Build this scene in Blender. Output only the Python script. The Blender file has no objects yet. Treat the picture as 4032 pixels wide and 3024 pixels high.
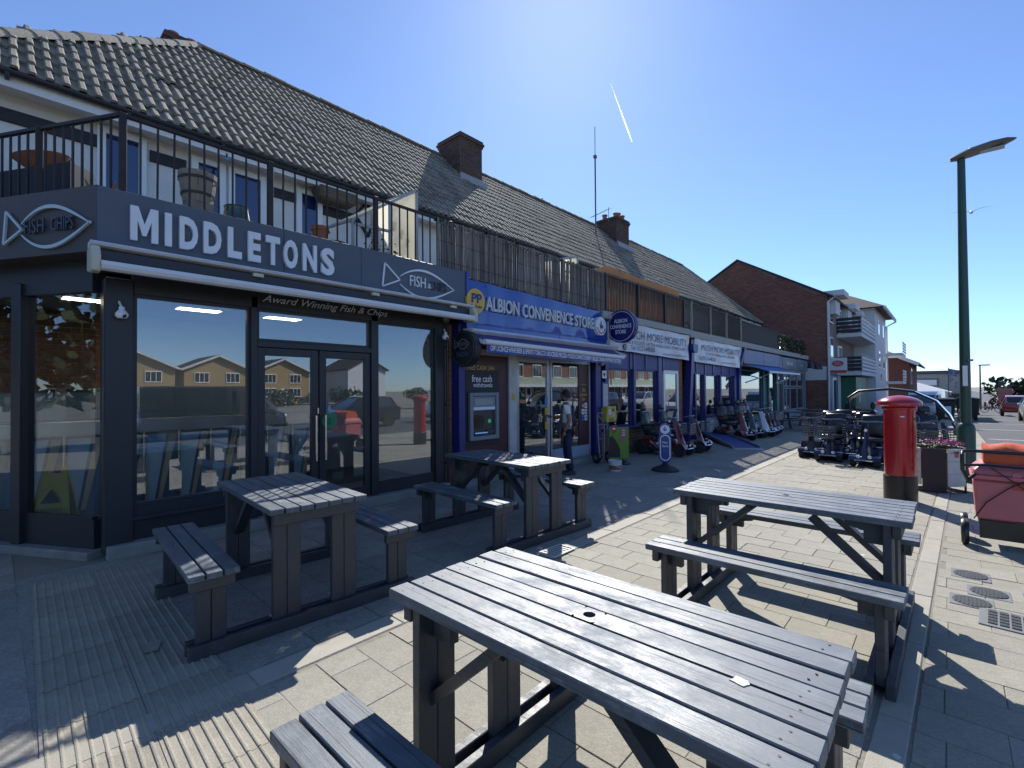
import bpy, bmesh, math, random
import numpy as np
from mathutils import Matrix, Vector
random.seed(7)
rng = np.random.default_rng(7)
R = math.radians
scene = bpy.context.scene
COL = scene.collection
# ------------------------------------------------------------------ camera
CA, PIT, ROL, CH = 0.8289985, 0.0121934, -0.0071487, 1.54074
ca, sa = math.cos(CA), math.sin(CA)
def c2w(x, y, z): return Vector((x*ca + y*sa, -x*sa + y*ca, z))
_F = (0, math.cos(PIT), math.sin(PIT)); _U = (0, -math.sin(PIT), math.cos(PIT))
cr, sr = math.cos(ROL), math.sin(ROL)
Rv = c2w(cr, sr*_U[1], sr*_U[2]); Uv = c2w(-sr, cr*_U[1], cr*_U[2]); Fv = c2w(*_F)
cam = bpy.data.cameras.new('camera'); camo = bpy.data.objects.new('camera', cam); COL.objects.link(camo)
cam.sensor_width = 36; cam.lens = 36*1875.84/4032; cam.clip_start = .05; cam.clip_end = 30000
camo.matrix_world = Matrix(((Rv.x, Uv.x, -Fv.x, 0), (Rv.y, Uv.y, -Fv.y, 0), (Rv.z, Uv.z, -Fv.z, CH), (0, 0, 0, 1)))
scene.camera = camo
# ------------------------------------------------------------------ light
SUN_EL, SUN_AZ = R(41.2), R(54.0)            # azimuth from +Y towards +X
world = bpy.data.worlds.new('World'); scene.world = world; world.use_nodes = True
wn = world.node_tree.nodes; wn.clear()
sky = wn.new('ShaderNodeTexSky'); sky.sky_type = 'NISHITA'; sky.sun_disc = False
sky.sun_elevation = SUN_EL; sky.sun_rotation = SUN_AZ
sky.altitude = 800; sky.air_density = .9; sky.dust_density = .3; sky.ozone_density = 10
bgn = wn.new('ShaderNodeBackground'); bgn.inputs['Strength'].default_value = .125
wo = wn.new('ShaderNodeOutputWorld')
hs = wn.new('ShaderNodeHueSaturation'); hs.inputs['Saturation'].default_value = .93
world.node_tree.links.new(sky.outputs[0], hs.inputs['Color']); world.node_tree.links.new(hs.outputs[0], bgn.inputs[0]); world.node_tree.links.new(bgn.outputs[0], wo.inputs[0])
sl = bpy.data.lights.new('sun', 'SUN'); sl.energy = 4.5; sl.angle = R(.53); sl.color = (1, .97, .92)
so = bpy.data.objects.new('sun', sl); COL.objects.link(so)
sdir = Vector((math.sin(SUN_AZ)*math.cos(SUN_EL), math.cos(SUN_AZ)*math.cos(SUN_EL), math.sin(SUN_EL)))
so.rotation_euler = sdir.to_track_quat('Z', 'Y').to_euler(); so.location = (0, 0, 30)
vs = scene.view_settings; vs.view_transform = 'Standard'; vs.look = 'None'; vs.exposure = .64; vs.gamma = 1
vs.use_curve_mapping = False
scene.render.engine = 'CYCLES'
cy = scene.cycles; cy.max_bounces = 8; cy.transparent_max_bounces = 12; cy.glossy_bounces = 4; cy.diffuse_bounces = 4
cy.caustics_reflective = False; cy.caustics_refractive = False; cy.sample_clamp_indirect = 6
# ------------------------------------------------------------------ materials
def srgb(h):
    h = h.lstrip('#'); c = [int(h[i:i+2], 16)/255 for i in (0, 2, 4)]
    return tuple((x/12.92 if x <= .04045 else ((x+.055)/1.055)**2.4) for x in c)
_mc = {}
def M(name, col=(.5,.5,.5), rough=.6, metal=0, spec=.5, var=.12, scale=6, bump=0, bscale=40, orand=0, coat=0,
      emit=0, stretch=(1,1,1), attr=None, dirt=0, dscale=1.5, rvar=0, alpha=1, speck=0, sscale=150, gum=0, gscale=2.3):
    if name in _mc: return _mc[name]
    if isinstance(col, str): col = srgb(col)
    m = bpy.data.materials.new(name); m.use_nodes = True; nt = m.node_tree; n = nt.nodes; L = nt.links.new
    b = n['Principled BSDF']; b.inputs['Roughness'].default_value = rough; b.inputs['Metallic'].default_value = metal
    b.inputs['Specular IOR Level'].default_value = spec
    if coat: b.inputs['Coat Weight'].default_value = coat; b.inputs['Coat Roughness'].default_value = .06
    m.diffuse_color = (*col, 1)
    tc = n.new('ShaderNodeTexCoord'); mp = n.new('ShaderNodeMapping'); mp.inputs['Scale'].default_value = stretch
    L(tc.outputs['Object'], mp.inputs[0])
    cur = None
    def mulcol(fac_out, lo, hi, cin):
        mr = n.new('ShaderNodeMapRange'); mr.inputs['To Min'].default_value = lo; mr.inputs['To Max'].default_value = hi
        L(fac_out, mr.inputs[0])
        vm = n.new('ShaderNodeVectorMath'); vm.operation = 'MULTIPLY'
        if cin is None: vm.inputs[0].default_value = col
        else: L(cin, vm.inputs[0])
        L(mr.outputs[0], vm.inputs[1]); return vm.outputs[0]
    if var:
        nz = n.new('ShaderNodeTexNoise'); nz.inputs['Scale'].default_value = scale; nz.inputs['Detail'].default_value = 6
        nz.inputs['Roughness'].default_value = .65
        L(mp.outputs[0], nz.inputs['Vector']); cur = mulcol(nz.outputs[0], 1-2*var, 1+2*var, cur)
        if rvar:
            mr = n.new('ShaderNodeMapRange'); mr.inputs['To Min'].default_value = max(.02, rough-rvar); mr.inputs['To Max'].default_value = min(1, rough+rvar)
            L(nz.outputs[0], mr.inputs[0]); L(mr.outputs[0], b.inputs['Roughness'])
    if dirt:
        nz = n.new('ShaderNodeTexNoise'); nz.inputs['Scale'].default_value = dscale; nz.inputs['Detail'].default_value = 4
        L(tc.outputs['Object'], nz.inputs['Vector']); cur = mulcol(nz.outputs[0], 1-1.6*dirt, 1+1.2*dirt, cur)
    if speck:
        nz = n.new('ShaderNodeTexVoronoi'); nz.inputs['Scale'].default_value = sscale
        L(tc.outputs['Object'], nz.inputs['Vector']); cur = mulcol(nz.outputs['Color'], 1-speck, 1+speck, cur)
    if gum:
        nz = n.new('ShaderNodeTexVoronoi'); nz.inputs['Scale'].default_value = gscale; L(tc.outputs['Object'], nz.inputs['Vector'])
        mg = n.new('ShaderNodeMapRange'); mg.inputs[1].default_value = .03; mg.inputs[2].default_value = .055; L(nz.outputs['Distance'], mg.inputs[0]); cur = mulcol(mg.outputs[0], 1-gum, 1, cur)
    if orand:
        oi = n.new('ShaderNodeObjectInfo'); cur = mulcol(oi.outputs['Random'], 1-orand, 1+orand, cur)
    if attr:
        at = n.new('ShaderNodeAttribute'); at.attribute_name = 'tint'; cur = mulcol(at.outputs['Fac'], 1-attr, 1+attr, cur)
    if cur is None: b.inputs['Base Color'].default_value = (*col, 1)
    else: L(cur, b.inputs['Base Color'])
    if bump:
        nz = n.new('ShaderNodeTexNoise'); nz.inputs['Scale'].default_value = bscale; nz.inputs['Detail'].default_value = 5
        L(mp.outputs[0], nz.inputs['Vector'])
        bp = n.new('ShaderNodeBump'); bp.inputs['Strength'].default_value = bump; bp.inputs['Distance'].default_value = .01
        L(nz.outputs[0], bp.inputs['Height']); L(bp.outputs[0], b.inputs['Normal'])
    if emit:
        b.inputs['Emission Color'].default_value = (*col, 1); b.inputs['Emission Strength'].default_value = emit
    if alpha < 1:
        b.inputs['Alpha'].default_value = alpha
    _mc[name] = m; return m
def glass(name, tint=(.75,.8,.82), boost=.05, rough=0.0):
    if name in _mc: return _mc[name]
    m = bpy.data.materials.new(name); m.use_nodes = True; nt = m.node_tree; n = nt.nodes; n.clear(); L = nt.links.new
    o = n.new('ShaderNodeOutputMaterial'); mx = n.new('ShaderNodeMixShader'); t = n.new('ShaderNodeBsdfTransparent'); t.inputs[0].default_value = (*tint, 1)
    g = n.new('ShaderNodeBsdfGlossy'); g.inputs['Roughness'].default_value = rough; g.inputs[0].default_value = (.95,.97,1,1)
    fr = n.new('ShaderNodeFresnel'); ge = n.new('ShaderNodeNewGeometry'); mr = n.new('ShaderNodeMapRange')   # same reflectance from either side of the thin pane
    mr.inputs['To Min'].default_value = 1.55; mr.inputs['To Max'].default_value = 1/1.55; L(ge.outputs['Backfacing'], mr.inputs[0]); L(mr.outputs[0], fr.inputs[0])
    ad = n.new('ShaderNodeMath'); ad.inputs[1].default_value = boost; ad.use_clamp = True
    L(fr.outputs[0], ad.inputs[0]); L(ad.outputs[0], mx.inputs[0]); L(t.outputs[0], mx.inputs[1]); L(g.outputs[0], mx.inputs[2]); L(mx.outputs[0], o.inputs[0])
    _mc[name] = m; return m
# ------------------------------------------------------------------ mesh builder
class MB:
    def __init__(s): s.v = []; s.f = []; s.t = []; s.has_t = False
    def _add(s, vs, fs, tint=.5):
        k = len(s.v); s.v.extend([tuple(p) for p in vs]); s.f.extend([tuple(i+k for i in q) for q in fs]); s.t.extend([tint]*len(fs)); return s
    def box(s, x0, x1, y0, y1, z0, z1, tint=.5, nobottom=False):
        fs = [(4,5,6,7),(0,1,5,4),(1,2,6,5),(2,3,7,6),(3,0,4,7)]
        if not nobottom: fs.append((3,2,1,0))
        return s._add([(x0,y0,z0),(x1,y0,z0),(x1,y1,z0),(x0,y1,z0),(x0,y0,z1),(x1,y0,z1),(x1,y1,z1),(x0,y1,z1)], fs, tint)
    def obox(s, c, sz, rot=(0,0,0)):
        m = Matrix.Translation(Vector(c)) @ Matrix(((1,0,0,0),(0,1,0,0),(0,0,1,0),(0,0,0,1)))
        from mathutils import Euler
        m = Matrix.Translation(Vector(c)) @ Euler(rot).to_matrix().to_4x4()
        hx, hy, hz = [q/2 for q in sz]
        vs = [m @ Vector(p) for p in ((-hx,-hy,-hz),(hx,-hy,-hz),(hx,hy,-hz),(-hx,hy,-hz),(-hx,-hy,hz),(hx,-hy,hz),(hx,hy,hz),(-hx,hy,hz))]
        return s._add(vs, [(4,5,6,7),(0,1,5,4),(1,2,6,5),(2,3,7,6),(3,0,4,7),(3,2,1,0)])
    def bar(s, p0, p1, w, d, up=(0,0,1)):
        p0 = Vector(p0); p1 = Vector(p1); t = (p1-p0).normalized(); u = Vector(up)
        sd = t.cross(u)
        if sd.length < 1e-4: sd = t.cross(Vector((1,0,0)))
        sd.normalize(); n = sd.cross(t)
        vs = []
        for p in (p0, p1):
            for a, b in ((-1,-1),(1,-1),(1,1),(-1,1)): vs.append(p + sd*(a*w/2) + n*(b*d/2))
        return s._add(vs, [(0,1,2,3)[::-1],(4,5,6,7),(0,1,5,4),(1,2,6,5),(2,3,7,6),(3,0,4,7)])
    def tube(s, pts, r, n=8, caps=True, closed=False):
        pts = [Vector(p) for p in pts]; N = len(pts); rs = r if isinstance(r, (list, tuple)) else [r]*N
        vs = []; pu = None
        for i, p in enumerate(pts):
            if closed: t = pts[(i+1) % N] - pts[i-1]
            else: t = pts[min(i+1, N-1)] - pts[max(i-1, 0)]
            t.normalize()
            if pu is None:
                a = Vector((0,0,1)) if abs(t.z) < .9 else Vector((1,0,0))
                u = t.cross(a).normalized()
            else:
                u = (pu - t*pu.dot(t)); u.normalize()
            pu = u; w = t.cross(u)
            for k in range(n):
                q = 2*math.pi*k/n; vs.append(p + (u*math.cos(q) + w*math.sin(q))*rs[i])
        fs = []
        M_ = N if closed else N-1
        for i in range(M_):
            j = (i+1) % N
            for k in range(n): fs.append((i*n+k, i*n+(k+1) % n, j*n+(k+1) % n, j*n+k))
        if caps and not closed:
            fs.append(tuple(range(n))[::-1]); fs.append(tuple((N-1)*n+k for k in range(n)))
        return s._add(vs, fs)
    def cyl(s, p0, p1, r0, r1=None, n=12): return s.tube([p0, p1], [r0, r0 if r1 is None else r1], n)
    def lathe(s, prof, n=20, c=(0,0,0), axis='z', caps=True):
        vs = []; N = len(prof)
        for r, z in prof:
            for k in range(n):
                q = 2*math.pi*k/n; x, y = r*math.cos(q), r*math.sin(q)
                p = (x, y, z) if axis == 'z' else ((x, z, y) if axis == 'y' else (z, x, y))
                vs.append((p[0]+c[0], p[1]+c[1], p[2]+c[2]))
        fs = []
        for i in range(N-1):
            for k in range(n): fs.append((i*n+k, i*n+(k+1) % n, (i+1)*n+(k+1) % n, (i+1)*n+k))
        if caps:
            if prof[0][0] > 1e-5: fs.append(tuple(range(n))[::-1])
            if prof[-1][0] > 1e-5: fs.append(tuple((N-1)*n+k for k in range(n)))
        return s._add(vs, fs)
    def prism(s, pts, plane, d0, d1):
        def P(a, b, d): return {'xy': (a,b,d), 'xz': (a,d,b), 'yz': (d,a,b)}[plane]
        n = len(pts); vs = [P(a,b,d0) for a,b in pts] + [P(a,b,d1) for a,b in pts]
        return s._add(vs, [tuple(range(n))[::-1], tuple(range(n, 2*n))] + [(i, (i+1) % n, n+(i+1) % n, n+i) for i in range(n)])
    def poly(s, *ps): return s._add(ps, [tuple(range(len(ps)))])
    def ball(s, c, r, sc=(1,1,1), nu=12, nv=8):
        vs = []; fs = []
        for j in range(nv+1):
            th = math.pi*j/nv
            for i in range(nu):
                ph = 2*math.pi*i/nu
                vs.append((c[0]+r*sc[0]*math.sin(th)*math.cos(ph), c[1]+r*sc[1]*math.sin(th)*math.sin(ph), c[2]+r*sc[2]*math.cos(th)))
        for j in range(nv):
            for i in range(nu): fs.append((j*nu+i, (j+1)*nu+i, (j+1)*nu+(i+1) % nu, j*nu+(i+1) % nu))
        return s._add(vs, fs)
    def loft(s, rings, caps=True, closed=True):
        n = len(rings[0]); vs = [p for r in rings for p in r]; fs = []
        for i in range(len(rings)-1):
            for k in range(n if closed else n-1): fs.append((i*n+k, i*n+(k+1) % n, (i+1)*n+(k+1) % n, (i+1)*n+k))
        if caps: fs.append(tuple(range(n))[::-1]); fs.append(tuple((len(rings)-1)*n+k for k in range(n)))
        return s._add(vs, fs)
    def xf(s, m):
        s.v = [tuple(m @ Vector(p)) for p in s.v]; return s
    def mesh(s, name, mat=None, smooth=False, bevel=0, off=(0,0,0), angle=40):
        me = bpy.data.meshes.new(name)
        vs = s.v if off == (0,0,0) else [(p[0]-off[0], p[1]-off[1], p[2]-off[2]) for p in s.v]
        me.from_pydata(vs, [], s.f)
        if s.has_t:
            at = me.attributes.new('tint', 'FLOAT', 'FACE'); at.data.foreach_set('value', s.t)
        bm = bmesh.new(); bm.from_mesh(me)
        if not s.has_t: bmesh.ops.recalc_face_normals(bm, faces=bm.faces)
        if bevel: bmesh.ops.bevel(bm, geom=[e for e in bm.edges if len(e.link_faces) == 2 and e.calc_face_angle(0) > .5], offset=bevel, segments=1, affect='EDGES', profile=.5)
        bm.to_mesh(me); bm.free()
        if mat is not None: me.materials.append(mat)
        if smooth:
            me.shade_smooth()
            try: me.set_sharp_from_angle(angle=R(angle))
            except Exception: pass
        return me
    def build(s, name, mat, parent=None, smooth=False, bevel=0, off=None, angle=40):
        o = (0,0,0)
        if off is not None: o = tuple(off)
        elif parent is not None and parent.get('_w'): o = tuple(parent['_w'])
        return link(name, s.mesh(name, mat, smooth, bevel, o, angle), parent)
def link(name, me, parent=None, loc=None, rot=None, scale=None):
    o = bpy.data.objects.new(name, me); COL.objects.link(o)
    if parent is not None:
        o.parent = parent
        if parent.get('_w'): o['_w'] = parent['_w']
    if loc is not None: o.location = loc
    if rot is not None: o.rotation_euler = rot
    if scale is not None: o.scale = scale
    return o
def tag(o, label, cat, group=None):
    o['label'] = label; o['category'] = cat
    if group: o['group'] = group
    return o
def thing(name, label, cat, loc=(0,0,0), rz=0, group=None, world=False):
    """Empty at the base of a thing; with world=True its parts are given in world coordinates."""
    o = bpy.data.objects.new(name, None); o.empty_display_size = .1; COL.objects.link(o)
    o.location = loc; o.rotation_euler = (0, 0, rz); tag(o, label, cat, group)
    if world: o['_w'] = list(loc)
    return o
def struct(o): o['kind'] = 'structure'; return o
def stuff(o): o['kind'] = 'stuff'; return o
def copy_thing(src, loc, rz, label=None):
    r = src.copy(); COL.objects.link(r); r.location = loc; r.rotation_euler = (0, 0, rz)
    if label: r['label'] = label
    for ch in list(src.children):
        c = ch.copy(); COL.objects.link(c); c.parent = r
        for g in list(ch.children):
            d = g.copy(); COL.objects.link(d); d.parent = c
    return r
_tc = {}
def textmesh(s, size=1, bold=0, shear=0, extrude=0, sx=1, align='CENTER', space=1):
    cu = bpy.data.curves.new('t', 'FONT'); cu.body = s; cu.size = size; cu.offset = bold; cu.shear = shear; cu.extrude = extrude
    cu.align_x = align; cu.align_y = 'CENTER'; cu.space_character = space; cu.resolution_u = 3
    o = bpy.data.objects.new('t', cu); me = bpy.data.meshes.new_from_object(o)
    bpy.data.objects.remove(o); bpy.data.curves.remove(cu)
    if sx != 1: me.transform(Matrix.Diagonal((sx,1,1,1)))
    return me
def text(name, s, mat, parent, loc, fitw=None, fith=None, rot=(R(90),0,0), **k):
    """Lettering as mesh, centred on loc and fitted to a width and a height."""
    me = textmesh(s, **k)
    co = np.empty(len(me.vertices)*3); me.vertices.foreach_get('co', co); co = co.reshape(-1,3)
    lo, hi = co.min(0), co.max(0); c = (lo+hi)/2
    fx = fitw/(hi[0]-lo[0]) if fitw else None; fy = fith/(hi[1]-lo[1]) if fith else None
    fx = fx or fy or 1; fy = fy or fx
    me.transform(Matrix.Diagonal((fx,fy,1,1)) @ Matrix.Translation((-c[0],-c[1],0)))
    me.materials.append(mat)
    o = link(name, me, parent)
    off = parent.get('_w') if parent is not None else None
    o.location = Vector(loc) - (Vector(off) if off else Vector((0,0,0))); o.rotation_euler = rot
    return o
def disc(mb, c, r, n, d, axis='y'):
    """flat disc facing -axis with thickness d"""
    return mb.lathe([(r,0),(r,d)], n, c, axis)
# ------------------------------------------------------------------ ground
def inview(x, y, z=0, m=1.1):
    p = Vector((x, y, z-CH)); d = p.dot(Fv)
    return d > .3 and abs(p.dot(Rv)/d) < 1.0746*m and abs(p.dot(Uv)/d) < .806*m
m_slab = M('concrete_paving', (.295,.275,.218), .82, var=.10, scale=9, bump=.35, bscale=160, orand=.065, dirt=.15, dscale=1.1, speck=.16, sscale=120, gum=.3)
m_slab2 = M('concrete_paving_far', (.295,.275,.218), .82, var=.10, scale=9, bump=.35, bscale=160, attr=.065, dirt=.15, dscale=1.1, speck=.16, sscale=120, gum=.3)
m_fore = M('forecourt_paving', (.27,.25,.215), .8, var=.12, scale=7, bump=.4, bscale=120, orand=.09, dirt=.16, dscale=1.3, speck=.22, sscale=70, gum=.35)
m_fore2 = M('forecourt_paving_far', (.27,.25,.215), .8, var=.12, scale=7, bump=.4, bscale=120, attr=.09, dirt=.16, dscale=1.3, speck=.22, sscale=70, gum=.35)
m_edge = M('pale_concrete_edging', (.35,.325,.262), .8, var=.10, scale=10, bump=.3, bscale=150, orand=.08, dirt=.1)
m_mort = M('sandy_joint', (.225,.205,.16), .95, var=.25, scale=30, bump=.3)
m_asph = M('asphalt', (.085,.085,.088), .85, var=.15, scale=4, bump=.5, bscale=200, dirt=.12, dscale=.35, speck=.3, sscale=90)
m_earth = M('pale_ground', (.2,.19,.16), .95, var=.12, scale=.2)
def gz(x): return -.0167*min(max(0, x-18), 102)      # the street falls gently beyond the shops
def slope_sheet(name, x0, x1, y0, y1, dz, mat, parent=None, th=.3):
    q = MB(); xs = [x0]+[x for x in (18,120) if x0 < x < x1]+[x1]
    q.loft([[(x,y0,gz(x)+dz-th),(x,y1,gz(x)+dz-th),(x,y1,gz(x)+dz),(x,y0,gz(x)+dz)] for x in xs])
    return q.build(name, mat, parent)
mb = MB(); mb.loft([[(x,-1500,gz(x)-.17),(x,1500,gz(x)-.17)] for x in (-1500,18,120,3000)], caps=False, closed=False)
struct(mb.build('ground', m_earth))
road = struct(slope_sheet('road', -40,500,-13,-3.2,-.11,m_asph))
bay = struct(slope_sheet('parking_bay', 17.5,160,-3.2,-.75,.004,m_asph))
# bedding of the pavement
mb = MB(); mb.box(-9,17.5,-3.2,14,-.25,-.0048); mb.box(17.5,30.3,2.66,14,-.35,-.0048)
pave = struct(mb.build('pavement', m_mort))
slabs = []
def rows(x0, x1, y0, y1, wx, ly, gap, kind, zone_z=0.0):
    i = 0; x = x0
    while x < x1 - .02:
        xe = min(x+wx, x1); ky = .245-.021*(min(x,12)-1.5)
        if y0 == .30: y0_, y1_ = ky+.066, y1
        elif y1 == .06: y0_, y1_ = y0, ky-.086
        else: y0_, y1_ = y0, y1
        y = y0_ - (ly*.5 if i % 2 else 0) - rng.uniform(0, .02)
        while y < y1_ - .03:
            ya, yb = max(y, y0_), min(y+ly, y1_)
            if yb-ya > .05:
                slabs.append((x+gap/2, xe-gap/2, ya+gap/2, yb-gap/2, kind))
            y += ly
        x += wx; i += 1
rows(-.2, 17.4, .30, 2.66, .24, .36, .004, 'p')
rows(1.6, 17.4, -2.9, .06, .24, .42, .004, 'p')
rows(.90, 14.0, 2.87, 5.62, .45, .45, .005, 'f')
rows(-2.5, .135, 1.2, 9.0, .45, .45, .005, 'f')
rows(-.2, .98, 1.0, 1.9, .24, .36, .004, 'p') if False else None
def dcam(s): return math.hypot((s[0]+s[1])/2, (s[2]+s[3])/2)
vis = [s for s in slabs if inview((s[0]+s[1])/2, (s[2]+s[3])/2)]
vis.sort(key=dcam); near = vis[:292]; nearset = set(map(id, near))
mc = {}
for s in near:
    w, l = round(s[1]-s[0], 3), round(s[3]-s[2], 3); key = (w, l, s[4])
    if key not in mc:
        q = MB(); q.box(-w/2, w/2, -l/2, l/2, -.03, 0, nobottom=True)
        mc[key] = q.mesh('paving_slab', m_slab if s[4] == 'p' else m_fore, bevel=.0018)
    o = link('paving_slab', mc[key], pave, ((s[0]+s[1])/2, (s[2]+s[3])/2, random.uniform(-.0022, .0015)), (random.gauss(0,.0022), random.gauss(0,.0022), 0))
for kind, mt in (('p', m_slab2), ('f', m_fore2)):
    mb = MB(); mb.has_t = True
    for s in slabs:
        if id(s) in nearset or s[4] != kind: continue
        mb.box(*s[:4], -.03, random.uniform(-.003, .002), tint=random.random(), nobottom=True)
    stuff(mb.build('paving_slabs', mt, pave))
# plain paving beyond the slabs that can be told apart
slope_sheet('paving_sheet', 17.42,160,-.74,2.66,-.001,m_slab2,pave); slope_sheet('paving_sheet', 30.3,160,2.66,12,-.001,m_slab2,pave)
mb = MB(); mb.box(14.02,30.3,2.87,14,-.03,-.001); mb.box(-9,1.58,-3.1,.06,-.03,-.001); mb.box(-9,-.22,.3,1.58,-.03,-.001)
mb.build('paving_sheet', m_slab2, pave)
# pale edging blocks
em = MB(); em.box(-.448,.448,-.085,.085,-.05,.0); em = em.mesh('edging_block', m_edge, bevel=.006)
for i in range(40):
    x = -.4 + .9*i
    link('edging_block', em, pave, (x, 2.765, random.uniform(.0,.004)), (0,0,random.gauss(0,.003)))
km = MB(); km.box(-.448,.448,-.062,.062,-.05,.0); km = km.mesh('kerb_block', m_edge, bevel=.006)
for i in range(22):
    x = .6 + .9*i
    link('kerb_block', km, pave, (x, .235-.021*(x-1.5), random.uniform(.0,.004)), (0,0,-.021))
# corduroy tactile paving
tm = MB(); tm.box(-.199,.199,-.199,.199,-.03,0)
for k in range(8):
    c = -.175 + .05*k
    tm.loft([[(c-.010,y,0),(c-.0065,y,.005),(c,y,.0065),(c+.0065,y,.005),(c+.010,y,0)] for y in (-.198,.198)], caps=False, closed=False)
m_tact = M('tactile_paving', (.315,.285,.225), .85, var=.12, scale=8, bump=.4, bscale=140, orand=.08, dirt=.15, speck=.15)
tm = tm.mesh('tactile_slab', m_tact)
for j in range(10):
    for i in range(2):
        y = 1.62+.402*j; x = .325+.371*i+.030*(y-2.2)
        link('tactile_slab', tm, pave, (x-.02, y, .003+random.uniform(-.002,.002)), (random.gauss(0,.002),0,-.03), (.92,1,1))
mb = MB(); mb.box(.10,1.05,1.2,5.7,-.03,-.003); mb.build('paving_sheet', m_fore, pave)
# parking bay kerb and white lines on the far road
m_line = M('road_paint', (.62,.61,.57), .7, var=.15, scale=12)
for i in range(7): struct(slope_sheet('road_marking', 20+6*i, 20.12+6*i, -3.1, -.85, .009, m_line, th=.006))
# iron covers let into the pavement
m_iron = M('cast_iron', (.07,.073,.078), .55, metal=.6, var=.2, scale=25, bump=.3, bscale=60)
def round_cover(x, y, rx, label, rz=.0):
    t = thing('manhole_cover', label, 'manhole cover', (x, y, 0), rz, 'round covers in the pavement')
    MB().box(-rx*1.12, rx*1.12, -rx*1.12, rx*1.12, -.02, .0035).build('frame', m_iron2, t, bevel=.002)
    c = MB(); c.lathe([(rx,.001),(rx,.006),(rx*.93,.007),(0,.007)], 24); o = c.build('cover', m_iron, t)
    q = MB()
    for k in range(-4, 5):
        l = math.sqrt(max(.01, 1-(k/5)**2))*rx*.9
        q.box(-l, l, k*rx/5-.006, k*rx/5+.006, .006, .010)
    q.build('tread', m_iron, t)
m_iron2 = M('concrete_collar', (.17,.175,.18), .8, var=.12, bump=.3)
round_cover(5.40,-.11,.105, 'small round iron cover farthest from the benches, by the kerb line')
round_cover(5.02,-.20,.105, 'small round iron cover in the middle of the three')
round_cover(4.74,-.10,.105, 'small round iron cover nearest the square cover')
t = thing('access_cover', 'square grey cast iron access cover set in the slabs', 'manhole cover', (4.50,-.30,0), -.05)
MB().box(-.17,.17,-.17,.17,-.02,.0055).build('frame', m_iron2, t, bevel=.002)
q = MB()
for i in range(5):
    for j in range(5): q.box(-.13+.054*i, -.09+.054*i, -.13+.054*j, -.09+.054*j, .0055, .012)
q.build('tread', m_iron, t)
t = thing('drain_grate', 'pale plastic drain grate at the shadow edge beyond the near table', 'drain', (3.62,2.76,.006), 0)
m_grate = M('drain_plastic', (.55,.53,.47), .6, var=.1)
q = MB(); q.box(-.17,.17,-.10,-.08,0,.012); q.box(-.17,.17,.08,.10,0,.012); q.box(-.17,-.15,-.08,.08,0,.012); q.box(.15,.17,-.08,.08,0,.012)
q.build('frame', m_grate, t)
for k in range(6): MB().box(-.13+.046*k, -.108+.046*k, -.08, .08, .002, .011).build('bar', m_grate, t)
MB().box(-.15,.15,-.08,.08,-.005,.001).build('gully', M('black_void',(.01,.01,.01),.9,var=0), t)
# ------------------------------------------------------------------ the parade: upper floor, roof, terrace
m_white = M('white_render', (.72,.71,.67), .85, var=.07, scale=5, bump=.5, bscale=45, dirt=.08)
m_upvc = M('white_upvc', (.78,.79,.79), .35, var=.04, scale=3)
m_black = M('black_timber', (.02,.021,.026), .6, var=.25, scale=20, bump=.25, bscale=60)
m_gut = M('black_gutter', (.022,.023,.027), .45, var=.15)
m_tile = M('lichened_roof_tile', (.275,.242,.188), .88, var=.22, scale=7, bump=.5, bscale=50, orand=.24, dirt=.22, dscale=.6, speck=.3, sscale=60)
m_tile2 = M('lichened_roof_tile_far', (.275,.242,.188), .88, var=.22, scale=7, bump=.5, bscale=50, attr=.24, dirt=.22, dscale=.6, speck=.3, sscale=60)
m_ridge = M('ridge_tile', (.30,.27,.21), .88, var=.2, scale=8, bump=.5, bscale=50, orand=.12)
m_felt = M('roof_underlay', (.05,.048,.045), .9, var=.1)
m_blind = M('blue_blind', (.09,.18,.46), .75, var=.06, scale=2)
m_brickr = M('brown_brick', (.095,.052,.04), .9, var=.2, scale=20, bump=.4, bscale=80, attr=.28)
m_bricko = M('orange_brick', (.26,.115,.06), .9, var=.2, scale=20, bump=.4, bscale=80, attr=.22)
m_mortar = M('mortar', (.24,.22,.19), .95, var=.15, scale=20)
m_lead = M('lead_flashing', (.32,.33,.34), .55, var=.15, scale=8)
m_terra = M('terracotta', (.36,.13,.06), .8, var=.15, scale=12, bump=.2)
EZ, EY, RK, RZ, RY = 5.28, 8.0, .986, 8.73, 11.5
def bricks(mb, u0, u1, v0, v1, put, bw=.225, bh=.075, gap=.011, clip=None):
    """running-bond bricks as thin boxes; put(u0,u1,v0,v1,tint) adds one"""
    j = 0; v = v0
    while v < v1-.02:
        ve = min(v+bh, v1); u = u0 - (bw/2 if j % 2 else 0)
        while u < u1-.01:
            a, b = max(u, u0), min(u+bw, u1)
            if b-a > .03 and (clip is None or clip((a+b)/2, (v+ve)/2)):
                put(a+gap/2, b-gap/2, v+gap/2, ve-gap/2, random.random())
            u += bw
        v += bh; j += 1
bd = thing('shop_parade', 'long white rendered parade with tiled hipped roof above the shops', 'building', (14,8.35,0), world=True)
w = MB(); w.box(-.4,30.2,8.35,8.6,3.0,5.26); w.box(-.4,-.15,8.6,14.6,0,5.26); w.box(30.0,30.2,8.6,14.6,0,5.26); w.box(-.4,30.2,14.6,14.8,0,5.26)
w.build('upper_wall', m_white, bd)
w = MB(); w.box(-.62,30.2,8.02,8.34,5.16,5.2); w.build('soffit', m_upvc, bd)
w = MB(); w.box(-.62,30.2,7.99,8.015,5.10,5.27); w.build('eaves_board', m_upvc, bd)
g_ = MB(); n = 8
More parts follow.
